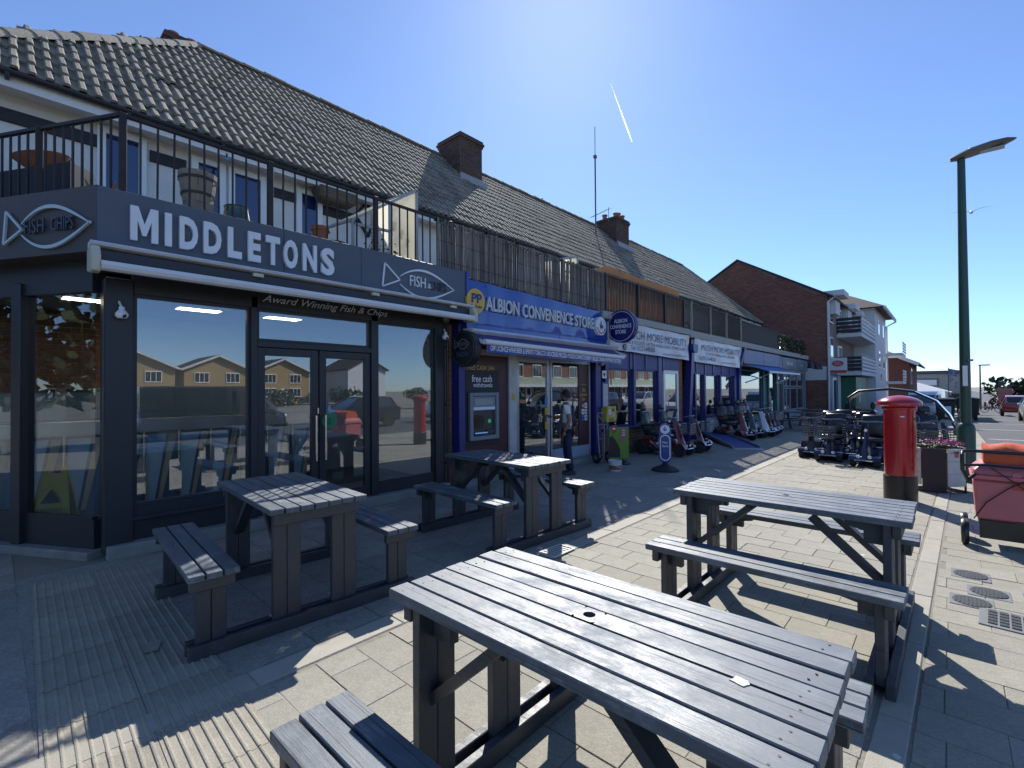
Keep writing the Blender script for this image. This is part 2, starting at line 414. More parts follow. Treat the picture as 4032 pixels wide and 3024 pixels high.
g_.loft([[(x, 7.925+.058*math.cos(math.pi+math.pi*k/n), 5.26+.058*math.sin(math.pi+math.pi*k/n)) for k in range(n+1)] + [(x, 7.925+.050*math.cos(2*math.pi-math.pi*k/n), 5.262+.050*math.sin(2*math.pi-math.pi*k/n)) for k in range(n+1)] for x in (-.7,10,20,30.2)])
gut = g_.build('gutter', m_gut, bd)
br = MB(); br.box(-.02,.02,7.86,8.0,5.17,5.215); brm = br.mesh('gutter_bracket', m_gut, off=(0,8.35,0))
for i in range(27): link('gutter_bracket', brm, gut, (-13.9+1.1*i, 0, 0))
# roof planes under the tiles
rf = MB(); E0, E1 = -.7, 30.3; A0, A1 = 2.87, 27.4
rf.poly((E0,EY,EZ-.03),(E1,EY,EZ-.03),(A1,RY,RZ-.03),(A0,RY,RZ-.03))
rf.poly((E0,EY,EZ-.03),(A0,RY,RZ-.03),(E0,15,EZ-.03)); rf.poly((E1,EY,EZ-.03),(E1,15,EZ-.03),(A1,RY,RZ-.03))
rf.poly((E0,15,EZ-.03),(A0,RY,RZ-.03),(A1,RY,RZ-.03),(E1,15,EZ-.03))
roof = rf.build('roof', m_felt, bd)
# bold-roll tiles on the slope that faces the street
sl_len = math.hypot(RY-EY, RZ-EZ); th = math.atan2(RZ-EZ, RY-EY); TW, TG = .30, .345
prof = [(0,0),(.062,0),(.074,.036),(.086,.042),(.126,.042),(.138,.036),(.15,0),(.212,0),(.224,.036),(.236,.042),(.276,.042),(.288,.036),(.299,0)]
def tile_mb(w0=0, w1=.297):
    q = MB(); Lg = TG+.03; n = len(prof); vs = []
    for y, lift in ((0,.030),(Lg,.0)):
        for x, z in prof: vs.append((x, y, z+lift))
    for x, z in prof: vs.append((x, 0, max(z-.012, -.012)+.008))
    fs = [(i, i+1, n+i+1, n+i) for i in range(n-1)] + [(2*n+i, 2*n+i+1, i+1, i) for i in range(n-1)]
    return q._add(vs, fs)
tp = tile_mb(); tmesh = tp.mesh('roof_tile', m_tile)
rot = Matrix.Rotation(th, 4, 'X')
cells = []
for j in range(14):
    s0 = j*TG
    y = EY - .04 + s0*math.cos(th); z = EZ + s0*math.sin(th)
    left = E0 + (y-EY)*1.02 - .12; right = E1 - (y-EY)*.83 + .1
    x = E0
    while x < E1:
        if x > left and x+TW < right: cells.append((x, y, z))
        x += TW
cells.sort(key=lambda c: math.hypot(c[0], c[1]-0)+abs(c[0]-1.2)*.3)
vis = [c for c in cells if inview(*c)]
own = set(vis[:296]); far = MB(); far.has_t = True
for c in cells:
    jz = (random.gauss(0,.006), random.gauss(0,.006))
    if c in own:
        o = link('roof_tile', tmesh, roof, (c[0]-14, c[1]-8.35, c[2]+jz[1]), (th+random.gauss(0,.014), random.gauss(0,.012), random.gauss(0,.014)))
    else:
        m = Matrix.Translation((c[0]+jz[0], c[1], c[2]+jz[1]+ (.03*math.sin((c[0]-20)*.5) if c[0] > 18 else 0))) @ rot
        far._add([m @ Vector(p) for p in tp.v], tp.f, random.random())
stuff(far.build('roof_tiles', m_tile2, roof))
# hip and ridge tiles
def ridge_run(p0, p1, n):
    p0, p1 = Vector(p0), Vector(p1); d = p1-p0; Lg = d.length/n
    q = MB(); q.loft([[(y, .125*math.cos(math.pi*k/6)*sc, .105*math.sin(math.pi*k/6)*sc) for k in range(7)] for y, sc in ((0,1.06),(Lg*1.04,.96))], caps=True, closed=True)
    me = q.mesh('ridge_tile', m_ridge); eul = d.to_track_quat('X', 'Z').to_euler()
    for i in range(n): link('ridge_tile', me, roof, p0 + d*(i/n) - Vector((14,8.35,0)) + Vector((0,0,random.gauss(.0,.006))), eul)
ridge_run((E0,EY,EZ+.02),(A0,RY,RZ+.03),14); ridge_run((A0,RY,RZ+.03),(A1,RY,RZ+.05),56); ridge_run((E1,EY,EZ+.02),(A1,RY,RZ+.03),14)
# chimneys
def chimney(x0, x1, y0, y1, zt, pots, name='chimney'):
    c = MB(); c.has_t = True; e = .006
    put1 = lambda a,b,v0,v1,t: c.box(a,b,y0-e,y0+.03,v0,v1,t)
    put2 = lambda a,b,v0,v1,t: c.box(x0-e,x0+.03,a,b,v0,v1,t)
    put3 = lambda a,b,v0,v1,t: c.box(x1-.03,x1+e,a,b,v0,v1,t)
    z0 = RZ-1.6
    bricks(c, x0, x1, z0, zt-.22, put1); bricks(c, y0, y1, z0, zt-.22, put2); bricks(c, y0, y1, z0, zt-.22, put3)
    for k, (ex, z) in enumerate(((.03,zt-.22),(.06,zt-.145),(.03,zt-.07))):
        n = max(3, int((x1-x0)/.225))
        for i in range(n):
            a = x0-ex + (x1-x0+2*ex)*i/n; b = x0-ex + (x1-x0+2*ex)*(i+1)/n
            c.box(a+.004, b-.004, y0-ex, y1+ex, z+.004, z+.071, random.random())
    o = c.build('chimney', m_brickr, bd)
    k = MB(); k.box(x0,x1,y0,y1,z0-.5,zt-.01); k.build('chimney_core', m_mortar, o)
    f = MB(); zf = EZ + (y0-EY)*RK
    if y0 < RY: f.box(x0-.10, x1+.10, y0-.13, y0-.02, zf-.05, zf+.13); f.box(x0-.012, x1+.012, y0-.012, y0-.02, zf, zf+.22); f.build('flashing', m_lead, o) if y0 < RY else None
    for px, py, ph in pots:
        q = MB(); q.lathe([(.115,0),(.10,.06),(.095,ph*.8),(.12,ph*.82),(.125,ph),(.09,ph),(.085,ph*.5)], 14, (px,py,zt-.02), caps=False); q.build('chimney_pot', m_terra, o, smooth=True)
    q = MB(); q.box(x0+.05,x1-.05,y0+.05,y1-.05,zt-.02,zt+.05); q.build('flaunching', m_mortar, o, bevel=.03)
    return o
chimney(9.28,10.16,10.5,11.5,9.16,())
chimney(18.25,19.3,10.5,11.55,9.05,((18.42,11.2,.26),(18.6,10.75,.28),(18.88,10.8,.36),(19.15,10.75,.30)))
chimney(2.55,3.3,12.6,13.2,9.52,((2.75,12.9,.2),(3.1,12.9,.2)))
# timber boards, doors and windows of the flats
def board(x0,x1,z0,z1,nm='timber_board'): MB().box(x0,x1,8.315,8.36,z0,z1).build(nm, m_black, bd, bevel=.004)
SZ = lambda z: z
board(-.62,-.45,3.6,5.16); board(-.45,.95,4.82,4.98); board(1.50,1.94,4.83,4.99); board(3.16,3.54,4.82,4.98); board(4.05,4.72,4.75,4.92)
for (a,b) in (((4.68,4.92),(4.92,5.20)),((4.92,5.20),(5.12,4.98)),((4.68,4.90),(4.95,4.55)),((5.1,4.98),(4.95,4.55))):
    MB().bar((a[0],8.33,a[1]),(b[0],8.33,b[1]),.035,.09,up=(0,1,0)).build('timber_board', m_black, bd)
m_pane = glass('upper_pane', (.55,.6,.7), .04)
def flat_door(x0, x1, zt=5.05, zb=3.4, fr=.09):
    f = MB(); f.box(x0,x0+fr,8.29,8.36,zb,zt); f.box(x1-fr,x1,8.29,8.36,zb,zt); f.box(x0+fr,x1-fr,8.29,8.36,zt-fr,zt); f.box(x0+fr,x1-fr,8.29,8.36,zb,zb+.12)
    o = f.build('door', m_upvc, bd, bevel=.004)
    MB().box(x0+fr,x1-fr,8.33,8.345,zb+.12,zt-fr).build('blind', m_blind, o)
    MB().box(x0+fr,x1-fr,8.312,8.316,zb+.12,zt-fr).build('pane', m_pane, o)
flat_door(.93,1.46,5.12); flat_door(2.00,2.46,5.10); flat_door(2.50,3.06,5.10); flat_door(3.56,4.02,5.10)
for x in (13.2,14.6,17.0): flat_door(x,x+.5)
flat_door(-1.4,-.8)
for x in (15.4,16.0,18.6): board(x,x+.45,4.55,4.72)
# terrace deck over the shops, splayed at the left corner
m_deck = M('terrace_felt', (.12,.12,.125), .9, var=.15)
SPL = Vector((-.488,.873,0))
d = MB(); P0 = (.66,5.70)
d.prism([(P0[0],P0[1]),(29.6,5.70),(29.6,8.36),(-.4,8.36),(P0[0]-.488*2.6,P0[1]+.873*2.6)], 'xy', 3.22, 3.36)
d.build('terrace_deck', m_deck, bd)
m_cope = M('coping', (.36,.36,.33), .8, var=.15, bump=.3)
d = MB(); d.box(9.0,13.75,5.52,5.72,3.10,3.26); d.box(13.75,29.6,5.52,5.72,3.04,3.24); d.build('parapet_coping', m_cope, bd, bevel=.008)
# party piers and backs of the shops
for x in (4.90,9.0,13.80,18.78,23.75,29.5): MB().box(x-.06,x+.06,5.9,8.4,0,3.2).build('party_wall', m_white, bd)
# ------------------------------------------------------------------ shopfronts
m_anth = M('anthracite_frame', (.026,.028,.034), .42, var=.10, scale=3, dirt=.06)
m_fasc = M('slate_grey_fascia', (.088,.10,.13), .45, var=.05, scale=2, dirt=.10, dscale=1.2)
m_letw = M('brushed_white_letter', (.72,.74,.77), .4, var=.06, scale=6)
m_chrome = M('chrome', (.75,.76,.78), .12, metal=1, var=.03)
m_navyp = M('push_blue', (.02,.03,.10), .5, var=0)
m_glass = glass('shop_glass', (.80,.85,.87), .13); m_glass2 = glass('shop_glass_b', (.6,.66,.7), .2)
m_concr = M('raw_concrete', (.26,.25,.225), .9, var=.15, scale=6, bump=.5, bscale=60, dirt=.15)
m_awn = M('awning_white', (.70,.70,.72), .5, var=.05, dirt=.06)
m_cream = M('cream_plastic', (.55,.52,.40), .5, var=.08)
m_floor = M('shop_floor_tile', (.10,.105,.11), .25, var=.1)
m_lamp = M('warm_ceiling_light', (1,.86,.6), .5, var=0, emit=7)
m_ceil = M('shop_ceiling', (.35,.35,.34), .8, var=.05)
m_tilew = M('shop_wall', (.45,.47,.5), .5, var=.08)
m_blueg = M('counter_blue', (.50,.68,.80), .3, var=.1); m_sand = M('counter_sand', (.62,.50,.36), .35, var=.12); m_steel = M('stainless', (.5,.52,.55), .25, metal=.9, var=.1)
S1 = thing('fish_shop', 'dark framed glazed front of the corner fish and chip shop', 'shopfront', (2.7,5.85,0), world=True)
GY = 5.85
b = MB(); b.box(.72,4.80,5.70,5.98,-.02,.11); b.build('concrete_step', m_concr, S1, bevel=.01)
for a, c, z in ((.90,2.02,.44),(3.52,4.62,.26)): MB().box(a,c,5.84,5.95,.11,z).build('plinth', m_anth, S1, bevel=.006)
b = MB(); b.box(.90,2.0,5.79,5.96,.30,.34); b.build('sill', m_anth, S1, bevel=.008)
b = MB(); b.box(.70,.925,5.79,6.02,.02,2.62); b.build('corner_column', m_anth, S1, bevel=.012)
for a, c in ((1.975,2.045),(3.50,3.60),(4.60,4.78)): MB().box(a,c,5.80,5.95,.11,2.62).build('mullion', m_anth, S1, bevel=.006)
MB().box(.925,4.60,5.80,5.95,2.50,2.86).build('head_panel', m_anth, S1)
MB().box(2.045,3.50,5.81,5.94,2.055,2.125).build('transom', m_anth, S1, bevel=.005)
for a, c, z0, z1 in ((.925,1.975,.44,2.5),(3.60,4.60,.26,2.5),(2.045,3.50,2.125,2.5)):
    f = MB(); e = .03
    f.box(a,a+e,5.84,5.90,z0,z1); f.box(c-e,c,5.84,5.90,z0,z1); f.box(a+e,c-e,5.84,5.90,z0,z0+e); f.box(a+e,c-e,5.84,5.90,z1-e,z1)
    o = f.build('window', m_anth, S1)
    MB().box(a+e,c-e,5.866,5.872,z0+e,z1-e).build('pane', m_glass, o)
for a, c in ((2.05,2.765),(2.785,3.495)):
    f = MB(); e = .085
    f.box(a,a+e,5.83,5.89,.12,2.05); f.box(c-e,c,5.83,5.89,.12,2.05); f.box(a+e,c-e,5.83,5.89,.12,.26); f.box(a+e,c-e,5.83,5.89,1.96,2.05)
    o = f.build('door', m_anth, S1, bevel=.004)
    MB().box(a+e,c-e,5.855,5.861,.26,1.96).build('pane', m_glass, o)
    hx = c-.05 if a < 2.5 else a+.05
    h_ = MB(); h_.tube([(hx,5.83,.72),(hx,5.77,.72)], .009); h_.tube([(hx,5.83,1.2),(hx,5.77,1.2)], .009); h_.tube([(hx,5.77,.68),(hx,5.77,1.24)], .014, 10)
    h_.build('handle', m_chrome, o, smooth=True)
# stickers on the doors
m_ug = M('green_sticker', (.01,.22,.09), .45, var=.04)
q = MB(); disc(q,(2.905,5.818,1.165),.10,28,.004); o = q.build('delivery_sticker', m_ug, S1)
text('sticker_lettering', 'Uber', m_black, S1, (2.89,5.816,1.185), fitw=.085, fith=.038, bold=.012); text('sticker_lettering', 'Eats', m_black, S1, (2.89,5.816,1.135), fitw=.08, fith=.036, bold=.012)
MB().box(2.855,2.89,5.822,5.828,1.28,1.40).build('push_plate', m_navyp, S1)
for i, ch in enumerate('PUSH'): text('push_lettering', ch, m_letw, S1, (2.872,5.820,1.385-.027*i), fith=.018)
MB().box(2.742,2.758,5.80,5.83,1.26,1.33).build('lock_cover', m_chrome, S1)
# splayed left face
ang = math.atan2(.873,-.488)
def splay(mb, o=(.70,5.85)):  # local x along the splay, y outwards (-) / inwards (+)
    # local +y points into the shop
    m = Matrix.Translation((o[0],o[1],0)) @ Matrix(((-.488,.873,0,0),(.873,.488,0,0),(0,0,1,0),(0,0,0,1)))
    return mb.xf(m)
splay(MB().box(.05,2.9,-.10,.12,-.02,.07)).build('concrete_step', m_concr, S1, bevel=.01)
splay(MB().box(.10,2.9,.0,.12,.07,.34)).build('plinth', m_anth, S1)
splay(MB().box(.98,1.10,-.05,.08,.07,2.62)).build('mullion', m_anth, S1, bevel=.006)
splay(MB().box(2.3,2.42,-.05,.08,.07,2.62)).build('mullion', m_anth, S1, bevel=.006)
splay(MB().box(.10,2.9,-.02,.10,2.50,2.86)).build('head_panel', m_anth, S1)
for a, c in ((.12,.98),(1.10,2.30)):
    o = splay(MB().box(a,c,.0,.05,.34,.37)).build('window', m_anth, S1)
    splay(MB().box(a,c,.022,.028,.37,2.5)).build('pane', glass('side_glass',(.8,.84,.85),.03), o)
# inside the shop
b = MB(); b.prism([(.75,5.95),(4.8,5.95),(4.8,8.3),(-.55,8.3)], 'xy', .08, .13); b.build('shop_floor', m_floor, S1)
b = MB(); b.prism([(.75,5.96),(4.8,5.96),(4.8,8.3),(-.55,8.3)], 'xy', 2.58, 2.66); b.build('ceiling', m_ceil, S1)
MB().box(-.5,4.8,8.26,8.34,.1,2.75).build('back_wall', m_tilew, S1)
c_ = MB(); c_.has_t = True
bricks(c_, -.45, 1.25, 1.55, 2.7, lambda a,bb,v0,v1,t: c_.box(a,bb,8.235,8.27,v0,v1,t)); stuff(c_.build('brick_lining', m_bricko, S1))
for (x,y) in ((1.72,6.8),(2.72,6.8),(.72,6.9)):
    o = MB().box(x-.24,x+.24,y-.12,y+.12,2.55,2.582).build('light_fitting', m_upvc, S1); MB().box(x-.22,x+.22,y-.10,y+.10,2.545,2.552).build('diffuser', m_lamp, o)
ct = thing('serving_counter', 'steel topped counter with blue and sand zigzag panels inside the fish shop', 'counter', (1.6,7.5,.13), world=True)
MB().box(.1,3.3,7.35,7.85,.13,1.05).build('body', M('counter_body',(.16,.24,.34),.3,var=.05), ct)
MB().box(.05,3.35,7.28,7.9,1.05,1.22).build('worktop', m_steel, ct, bevel=.01)
for k in range(9):
    x = .2+.36*k
    MB().prism([(x,.2),(x+.10,.2),(x+.22,1.02),(x+.02,1.02)], 'xz', 7.335, 7.349).build('panel', m_blueg, ct)
    MB().prism([(x+.13,.2),(x+.17,.2),(x+.33,1.02),(x+.25,1.02)], 'xz', 7.33, 7.349).build('panel', m_sand, ct)
    MB().cyl((x+.35,7.31,.15),(x+.35,7.31,1.05),.018,n=10).build('post', m_chrome, ct, smooth=True)
MB().box(.4,2.4,7.5,7.8,1.22,1.6).build('display_case', glass('case_glass',(.7,.8,.85),.06), ct)
# wet floor sign behind the splayed glass
m_yel = M('yellow_plastic', (.55,.40,.03), .5, var=.08)
t = thing('wet_floor_sign', 'yellow folding wet floor sign behind the splayed shop window', 'floor sign', (.44,6.78,.13), R(-25))
for s_ in (-1,1):
    q = MB(); q.prism([(-.16,0),(.16,0),(.10,.52),(.05,.54),(.05,.47),(-.05,.47),(-.05,.54),(-.10,.52)], 'xz', -.01, .01)
    q.xf(Matrix.Translation((0,s_*.10,.12)) @ Matrix.Rotation(R(-s_*-11), 4, 'X')); q.build('panel', m_yel, t, bevel=.004)
q = MB(); q.prism([(-.08,0),(.08,0),(0,.14)], 'xz', -.001, 0); q.xf(Matrix.Translation((0,-.099,.30)) @ Matrix.Rotation(R(-11), 4, 'X')); q.build('warning_triangle', m_black, t)
text('caution_lettering', 'CAUTION', m_black, t, (0,-.122,.24), fitw=.2, fith=.035, rot=(R(79),0,0))
# fascia sign of the fish shop
fs = thing('fish_shop_sign', 'slate grey fascia reading MIDDLETONS with fish outline logos', 'shop sign', (2.7,5.55,2.86), world=True)
for a, c in ((.62,2.235),(2.239,3.20),(3.204,5.0)): MB().box(a,c,5.55,5.80,2.80,3.39).build('panel', m_fasc, fs, bevel=.004)
lets = (('M',.85,1.06),('I',1.112,1.167),('D',1.229,1.385),('D',1.433,1.593),('L',1.652,1.785),('E',1.847,1.975),('T',2.028,2.176),('O',2.218,2.375),('N',2.434,2.60),('S',2.653,2.82))
MB().prism([(.85,2.945),(.85,3.265),(.908,3.265),(.955,3.105),(1.002,3.265),(1.06,3.265),(1.06,2.945),(1.008,2.945),(1.008,3.135),(.969,3.0),(.941,3.0),(.902,3.135),(.902,2.945)], 'xz', 5.508, 5.548).build('letter', m_letw, fs)
for ch, a, c in lets[1:]: text('letter', ch, m_letw, fs, ((a+c)/2, 5.528, 3.105), fitw=c-a, fith=.32 if ch not in 'OS' else .33, bold=.045 if ch != 'M' else .012, extrude=.02)
def fish(parent, mat, cx, cz, w, h, Y, thick=.022, tm=None):
    """fish outline: two arcs and a tail, then the lettering"""
    N = 18
    def arc(sgn, t0, t1, x0, x1):
        out = []; inn = []
        for i in range(N+1):
            u = i/N; x = x0+(x1-x0)*u; z = sgn*math.sin(math.pi*(.06+.94*u)**.85)*h*.5
            wd = thick*(.35+1.1*math.sin(math.pi*min(1,(1-u)*.9+.05)))
            out.append((x, z)); inn.append((x, z-sgn*wd))
        return out + inn[::-1]
    for sgn in (1,-1):
        pts = [(cx+a*1, cz+b) for a, b in arc(sgn,0,1,-w*.28,w*.5)]
        q = MB(); n = len(pts)//2
        for i in range(n-1):
            a, b_, c, d = pts[i], pts[i+1], pts[-2-i], pts[-1-i]
            q._add([(p[0],Y+yy,p[1]) for yy in (0,.02) for p in (a,b_,c,d)], [(0,1,2,3)[::-1],(4,5,6,7),(0,1,5,4),(2,3,7,6),(1,2,6,5),(3,0,4,7)])
        q.build('fish_outline', mat, parent)
    tl = [(-w*.28,0),(-w*.47,h*.46),(-w*.5,-h*.30)]
    pts = [Vector((cx+a,Y+.01,cz+b)) for a, b in tl]
    for i, j in ((0,1),(1,2),(2,0)): MB().bar(pts[i], pts[j], .02, thick*.8, up=(0,1,0)).build('fish_tail', mat, parent)
fish(fs, m_letw, 4.13, 3.06, 1.25, .42, 5.53)
m_letd = M('dark_raised_letter', (.05,.058,.08), .4, var=.05)
text('fish_lettering', 'FISH', m_letw, fs, (4.08,5.54,3.085), fitw=.27, fith=.15, extrude=.008, bold=.0)
text('ampersand', '&', m_letw, fs, (4.285,5.54,3.055), fith=.07, extrude=.008)
text('chips_lettering', 'CHIPS', m_letd, fs, (4.45,5.54,3.07), fitw=.30, fith=.13, extrude=.008)
# the splayed end of the fascia
def sbox(a, c, y0, y1, z0, z1): return splay(MB().box(a,c,y0,y1,z0,z1), (.615,5.55))
sbox(0,2.8,0,.25,2.80,3.39).build('panel', M('brown_grey_fascia',(.075,.062,.058),.5,var=.06,dirt=.1), fs, bevel=.004)
# fish logo on the splayed end: built flat, reading left to right as seen from the street
def place_splay(me_objs):
    base = Matrix.Translation((.615,5.55,0)) @ Matrix(((-.488,.873,0,0),(.873,.488,0,0),(0,0,1,0),(0,0,0,1)))
    flip = Matrix(((-1,0,0,0),(0,1,0,0),(0,0,1,0),(0,0,0,1)))
    for o in me_objs:
        mw = Matrix.Translation(o.location) @ o.rotation_euler.to_matrix().to_4x4()
        o.data.transform(Matrix.Translation(-Vector((2.7,5.55,2.86))) @ base @ flip @ Matrix.Translation((2.7,5.55,2.86)) @ mw)
        o.location = (0,0,0); o.rotation_euler = (0,0,0)
before = set(fs.children)
fish(fs, M('blue_white_letter',(.5,.62,.66),.4,var=.05), -.56, 3.05, 1.05, .40, -.03)
text('fish_lettering', 'FISH', m_letd, fs, (-.70,-.02,3.07), fitw=.24, fith=.13, extrude=.008)
text('chips_lettering', 'CHIPS', m_letd, fs, (-.36,-.02,3.07), fitw=.26, fith=.12, extrude=.008)
place_splay([o for o in fs.children if o not in before])
# retracted awning of the fish shop
aw = thing('fish_shop_awning', 'retracted white awning cassette under the slate grey fascia', 'awning', (2.7,5.4,2.6), world=True)
MB().prism([(5.545,2.79),(5.38,2.815),(5.36,2.835),(5.38,2.85),(5.545,2.85)], 'yz', .56, 5.03).build('hood', m_awn, aw)
MB().prism([(5.54,2.62),(5.44,2.60),(5.40,2.66),(5.40,2.78),(5.54,2.785)], 'yz', .60, 4.98).build('cassette_back', m_anth, aw)
MB().prism([(5.30,2.585),(5.27,2.60),(5.255,2.63),(5.27,2.665),(5.31,2.675),(5.34,2.66),(5.345,2.60)], 'yz', .62, 4.93).build('front_bar', m_awn, aw)
for x in (.575,4.96): MB().prism([(5.55,2.79),(5.33,2.80),(5.27,2.70),(5.28,2.575),(5.36,2.565),(5.55,2.60)], 'yz', x-.02, x+.045).build('end_cap', m_cream, aw, bevel=.01)
for x in (1.9,3.3,4.6): MB().box(x-.05,x+.05,5.36,5.50,2.755,2.79).build('bracket', m_cream, aw)
text('award_lettering', 'Award Winning Fish & Chips', m_letw, S1, (2.92,5.795,2.605), fitw=1.66, fith=.11, shear=.45, bold=.004)
# ------------------------------------------------------------------ convenience store
m_navy = M('royal_blue_paint', (.018,.022,.16), .35, var=.08, scale=4, dirt=.06)
m_sblue = M('glossy_blue_sign', (.018,.065,.33), .12, var=.08, scale=1.3, coat=.6, bump=.12, bscale=2.2)
m_alu = M('brushed_aluminium', (.42,.44,.46), .35, metal=.7, var=.08)
m_plum = M('plum_panel', (.055,.012,.022), .4, var=.08)
k = 5.72/5.6
def SX(x): return x*k
def SZ_(z): return 1.5407+(z-1.5407)*k
S2 = thing('convenience_store', 'blue framed convenience store front with cash machine and glass doors', 'shopfront', (7.1,5.72,0), world=True)
QY = 5.72
MB().box(4.92,5.045,5.62,5.82,0,2.6).build('pilaster', m_navy, S2, bevel=.008)
MB().box(8.82,9.03,5.62,5.82,0,2.6).build('pilaster', m_navy, S2, bevel=.008)
MB().box(5.045,6.13,5.72,5.80,.12,2.28).build('cash_machine_panel', m_plum, S2)
MB().box(5.045,5.075,5.70,5.82,.1,2.28).build('frame', m_alu, S2); MB().box(6.13,6.33,5.68,5.82,.05,2.22).build('post', m_cream if False else M('scuffed_white_post',(.48,.48,.47),.6,var=.15,dirt=.15), S2, bevel=.006)
MB().box(5.045,8.82,5.70,5.82,2.12,2.22).build('head', m_alu, S2)
MB().box(5.045,8.82,5.66,5.84,-.02,.10).build('step', m_concr, S2)
def framed(parent, x0, x1, z0, z1, y, e, fm, gm, nm='window', d=.06):
    f = MB(); f.box(x0,x0+e,y,y+d,z0,z1); f.box(x1-e,x1,y,y+d,z0,z1); f.box(x0+e,x1-e,y,y+d,z0,z0+e); f.box(x0+e,x1-e,y,y+d,z1-e,z1)
    o = f.build(nm, fm, parent, bevel=.003); MB().box(x0+e,x1-e,y+d*.45,y+d*.45+.005,z0+e,z1-e).build('pane', gm, o); return o
dr = framed(S2, 6.36,7.33,.10,2.12,5.72,.075,m_alu,m_glass,'door')
w2 = framed(S2, 7.36,8.76,.10,2.12,5.72,.05,m_alu,m_glass)
MB().box(7.41,8.71,5.735,5.752,.10,.36).build('kick_panel', M('pale_blue_panel',(.30,.36,.45),.5,var=.06), w2)
MB().box(8.33,8.71,5.735,5.744,.36,2.07).build('plum_vinyl', m_plum, w2)
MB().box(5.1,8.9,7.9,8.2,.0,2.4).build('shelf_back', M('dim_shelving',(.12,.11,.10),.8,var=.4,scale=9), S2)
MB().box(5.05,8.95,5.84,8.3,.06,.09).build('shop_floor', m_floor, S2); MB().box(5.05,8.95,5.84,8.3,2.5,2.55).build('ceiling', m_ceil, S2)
# cash machine
atm = thing('cash_machine', 'grey cash machine set in the plum panel of the store', 'cash machine', (5.5,5.72,.7), world=True)
MB().box(5.12,5.90,5.705,5.718,.62,1.86).build('surround', m_black, atm, bevel=.004)
fr = MB(); x0,x1,z0,z1 = 5.17,5.83,.72,1.50
fr.box(x0,x0+.07,5.64,5.705,z0,z1); fr.box(x1-.07,x1,5.64,5.705,z0,z1); fr.box(x0+.07,x1-.07,5.64,5.705,z1-.06,z1); fr.box(x0+.07,x1-.07,5.64,5.705,z0,z0+.07); fr.box(x0+.07,x1-.07,5.66,5.705,1.20,1.44)
fr.build('housing', M('machine_grey',(.20,.22,.25),.45,var=.06), atm, bevel=.008)
m_dgrey = M('machine_dark',(.035,.04,.05),.35,var=.06)
MB().box(5.24,5.76,5.69,5.704,.79,1.20).build('recess', m_dgrey, atm)
MB().box(5.27,5.50,5.672,5.69,.90,1.13).build('screen', M('blank_screen',(.01,.011,.014),.12,var=0), atm)
MB().box(5.27,5.70,5.652,5.66,1.29,1.40).build('instruction_panel', M('grey_label',(.30,.33,.33),.5,var=.1), atm); MB().box(5.25,5.74,5.650,5.66,1.215,1.262).build('light_strip', m_letw, atm)
MB().obox((5.40,5.66,.83),(.28,.06,.02),(R(-20),0,0)).build('keypad', m_chrome, atm); MB().box(5.56,5.74,5.66,5.69,.83,.88).build('cash_slot', m_dgrey, atm)
MB().ball((5.64,5.685,1.02),.035,(1,.3,1)).build('card_reader', M('green_light',(.02,.25,.08),.3,var=0,emit=.5), atm)
text('cash_lettering', 'FREE CASH 24H', M('yellow_vinyl',(.65,.48,.08),.6,var=.05), S2, (5.48,5.716,1.91), fitw=.62, fith=.075)
text('withdrawal_lettering', 'free cash', m_letw, atm, (5.49,5.702,1.73), fitw=.46, fith=.115, bold=.012)
text('withdrawal_lettering', 'withdrawals', m_letw, atm, (5.51,5.702,1.625), fitw=.44, fith=.075, bold=.008)
m_yv = M('yellow_vinyl'); text('welcome_lettering', 'WELCOME TO', m_yv, w2, (8.52,5.733,1.64), fitw=.20, fith=.03)
for i, (s_, wd) in enumerate((('Albion',.14),('Convenience',.27),('Store',.13))): text('welcome_lettering', s_, m_yv, w2, (8.52-.01*i,5.733,1.53-.095*i), fitw=wd, fith=.075, shear=.4)
cols = ['#c8353a','#e6e8e8','#e6e8ea','#d8dadd','#3a6bb0','#dfe3e3']
for i in range(6):
    x = 8.43+.11*(i % 2); z = 1.14-.13*(i//2)
    o = MB().box(x,x+.09,5.728,5.734,z,z+.11).build('payment_sticker', M('sticker%d' % i, cols[i], .5, var=.05), w2)
    MB().box(x+.03,x+.06,5.725,5.728,z+.03,z+.08).build('sticker_mark', m_black if i else m_letw, o)
pc = ['#c9c2c4','#b0484a','#c58a8a','#8a6f7c','#d5d3d0','#4e5f86']
for i in range(10):
    x = 7.95+.19*(i % 2)+random.uniform(-.01,.01); z = .62+.22*(i//2)
    MB().box(x,x+.16,5.760,5.764,z,z+.19).build('notice', M('notice%d' % (i % 6), pc[i % 6], .6, var=.25, scale=14), w2)
for z, c in ((1.05,'#c9a82a'),(1.25,'#3c7db3'),(.78,'#c9a82a')): MB().box(7.16,7.25,5.71,5.716,z,z+.14).build('door_sticker', M('doorst'+c, c, .5, var=.08), dr)
MB().prism([(6.19,1.36),(6.27,1.36),(6.27,1.43),(6.23,1.50),(6.19,1.43)], 'xz', 5.675, 5.679).build('hazard_sticker', m_yel, S2)
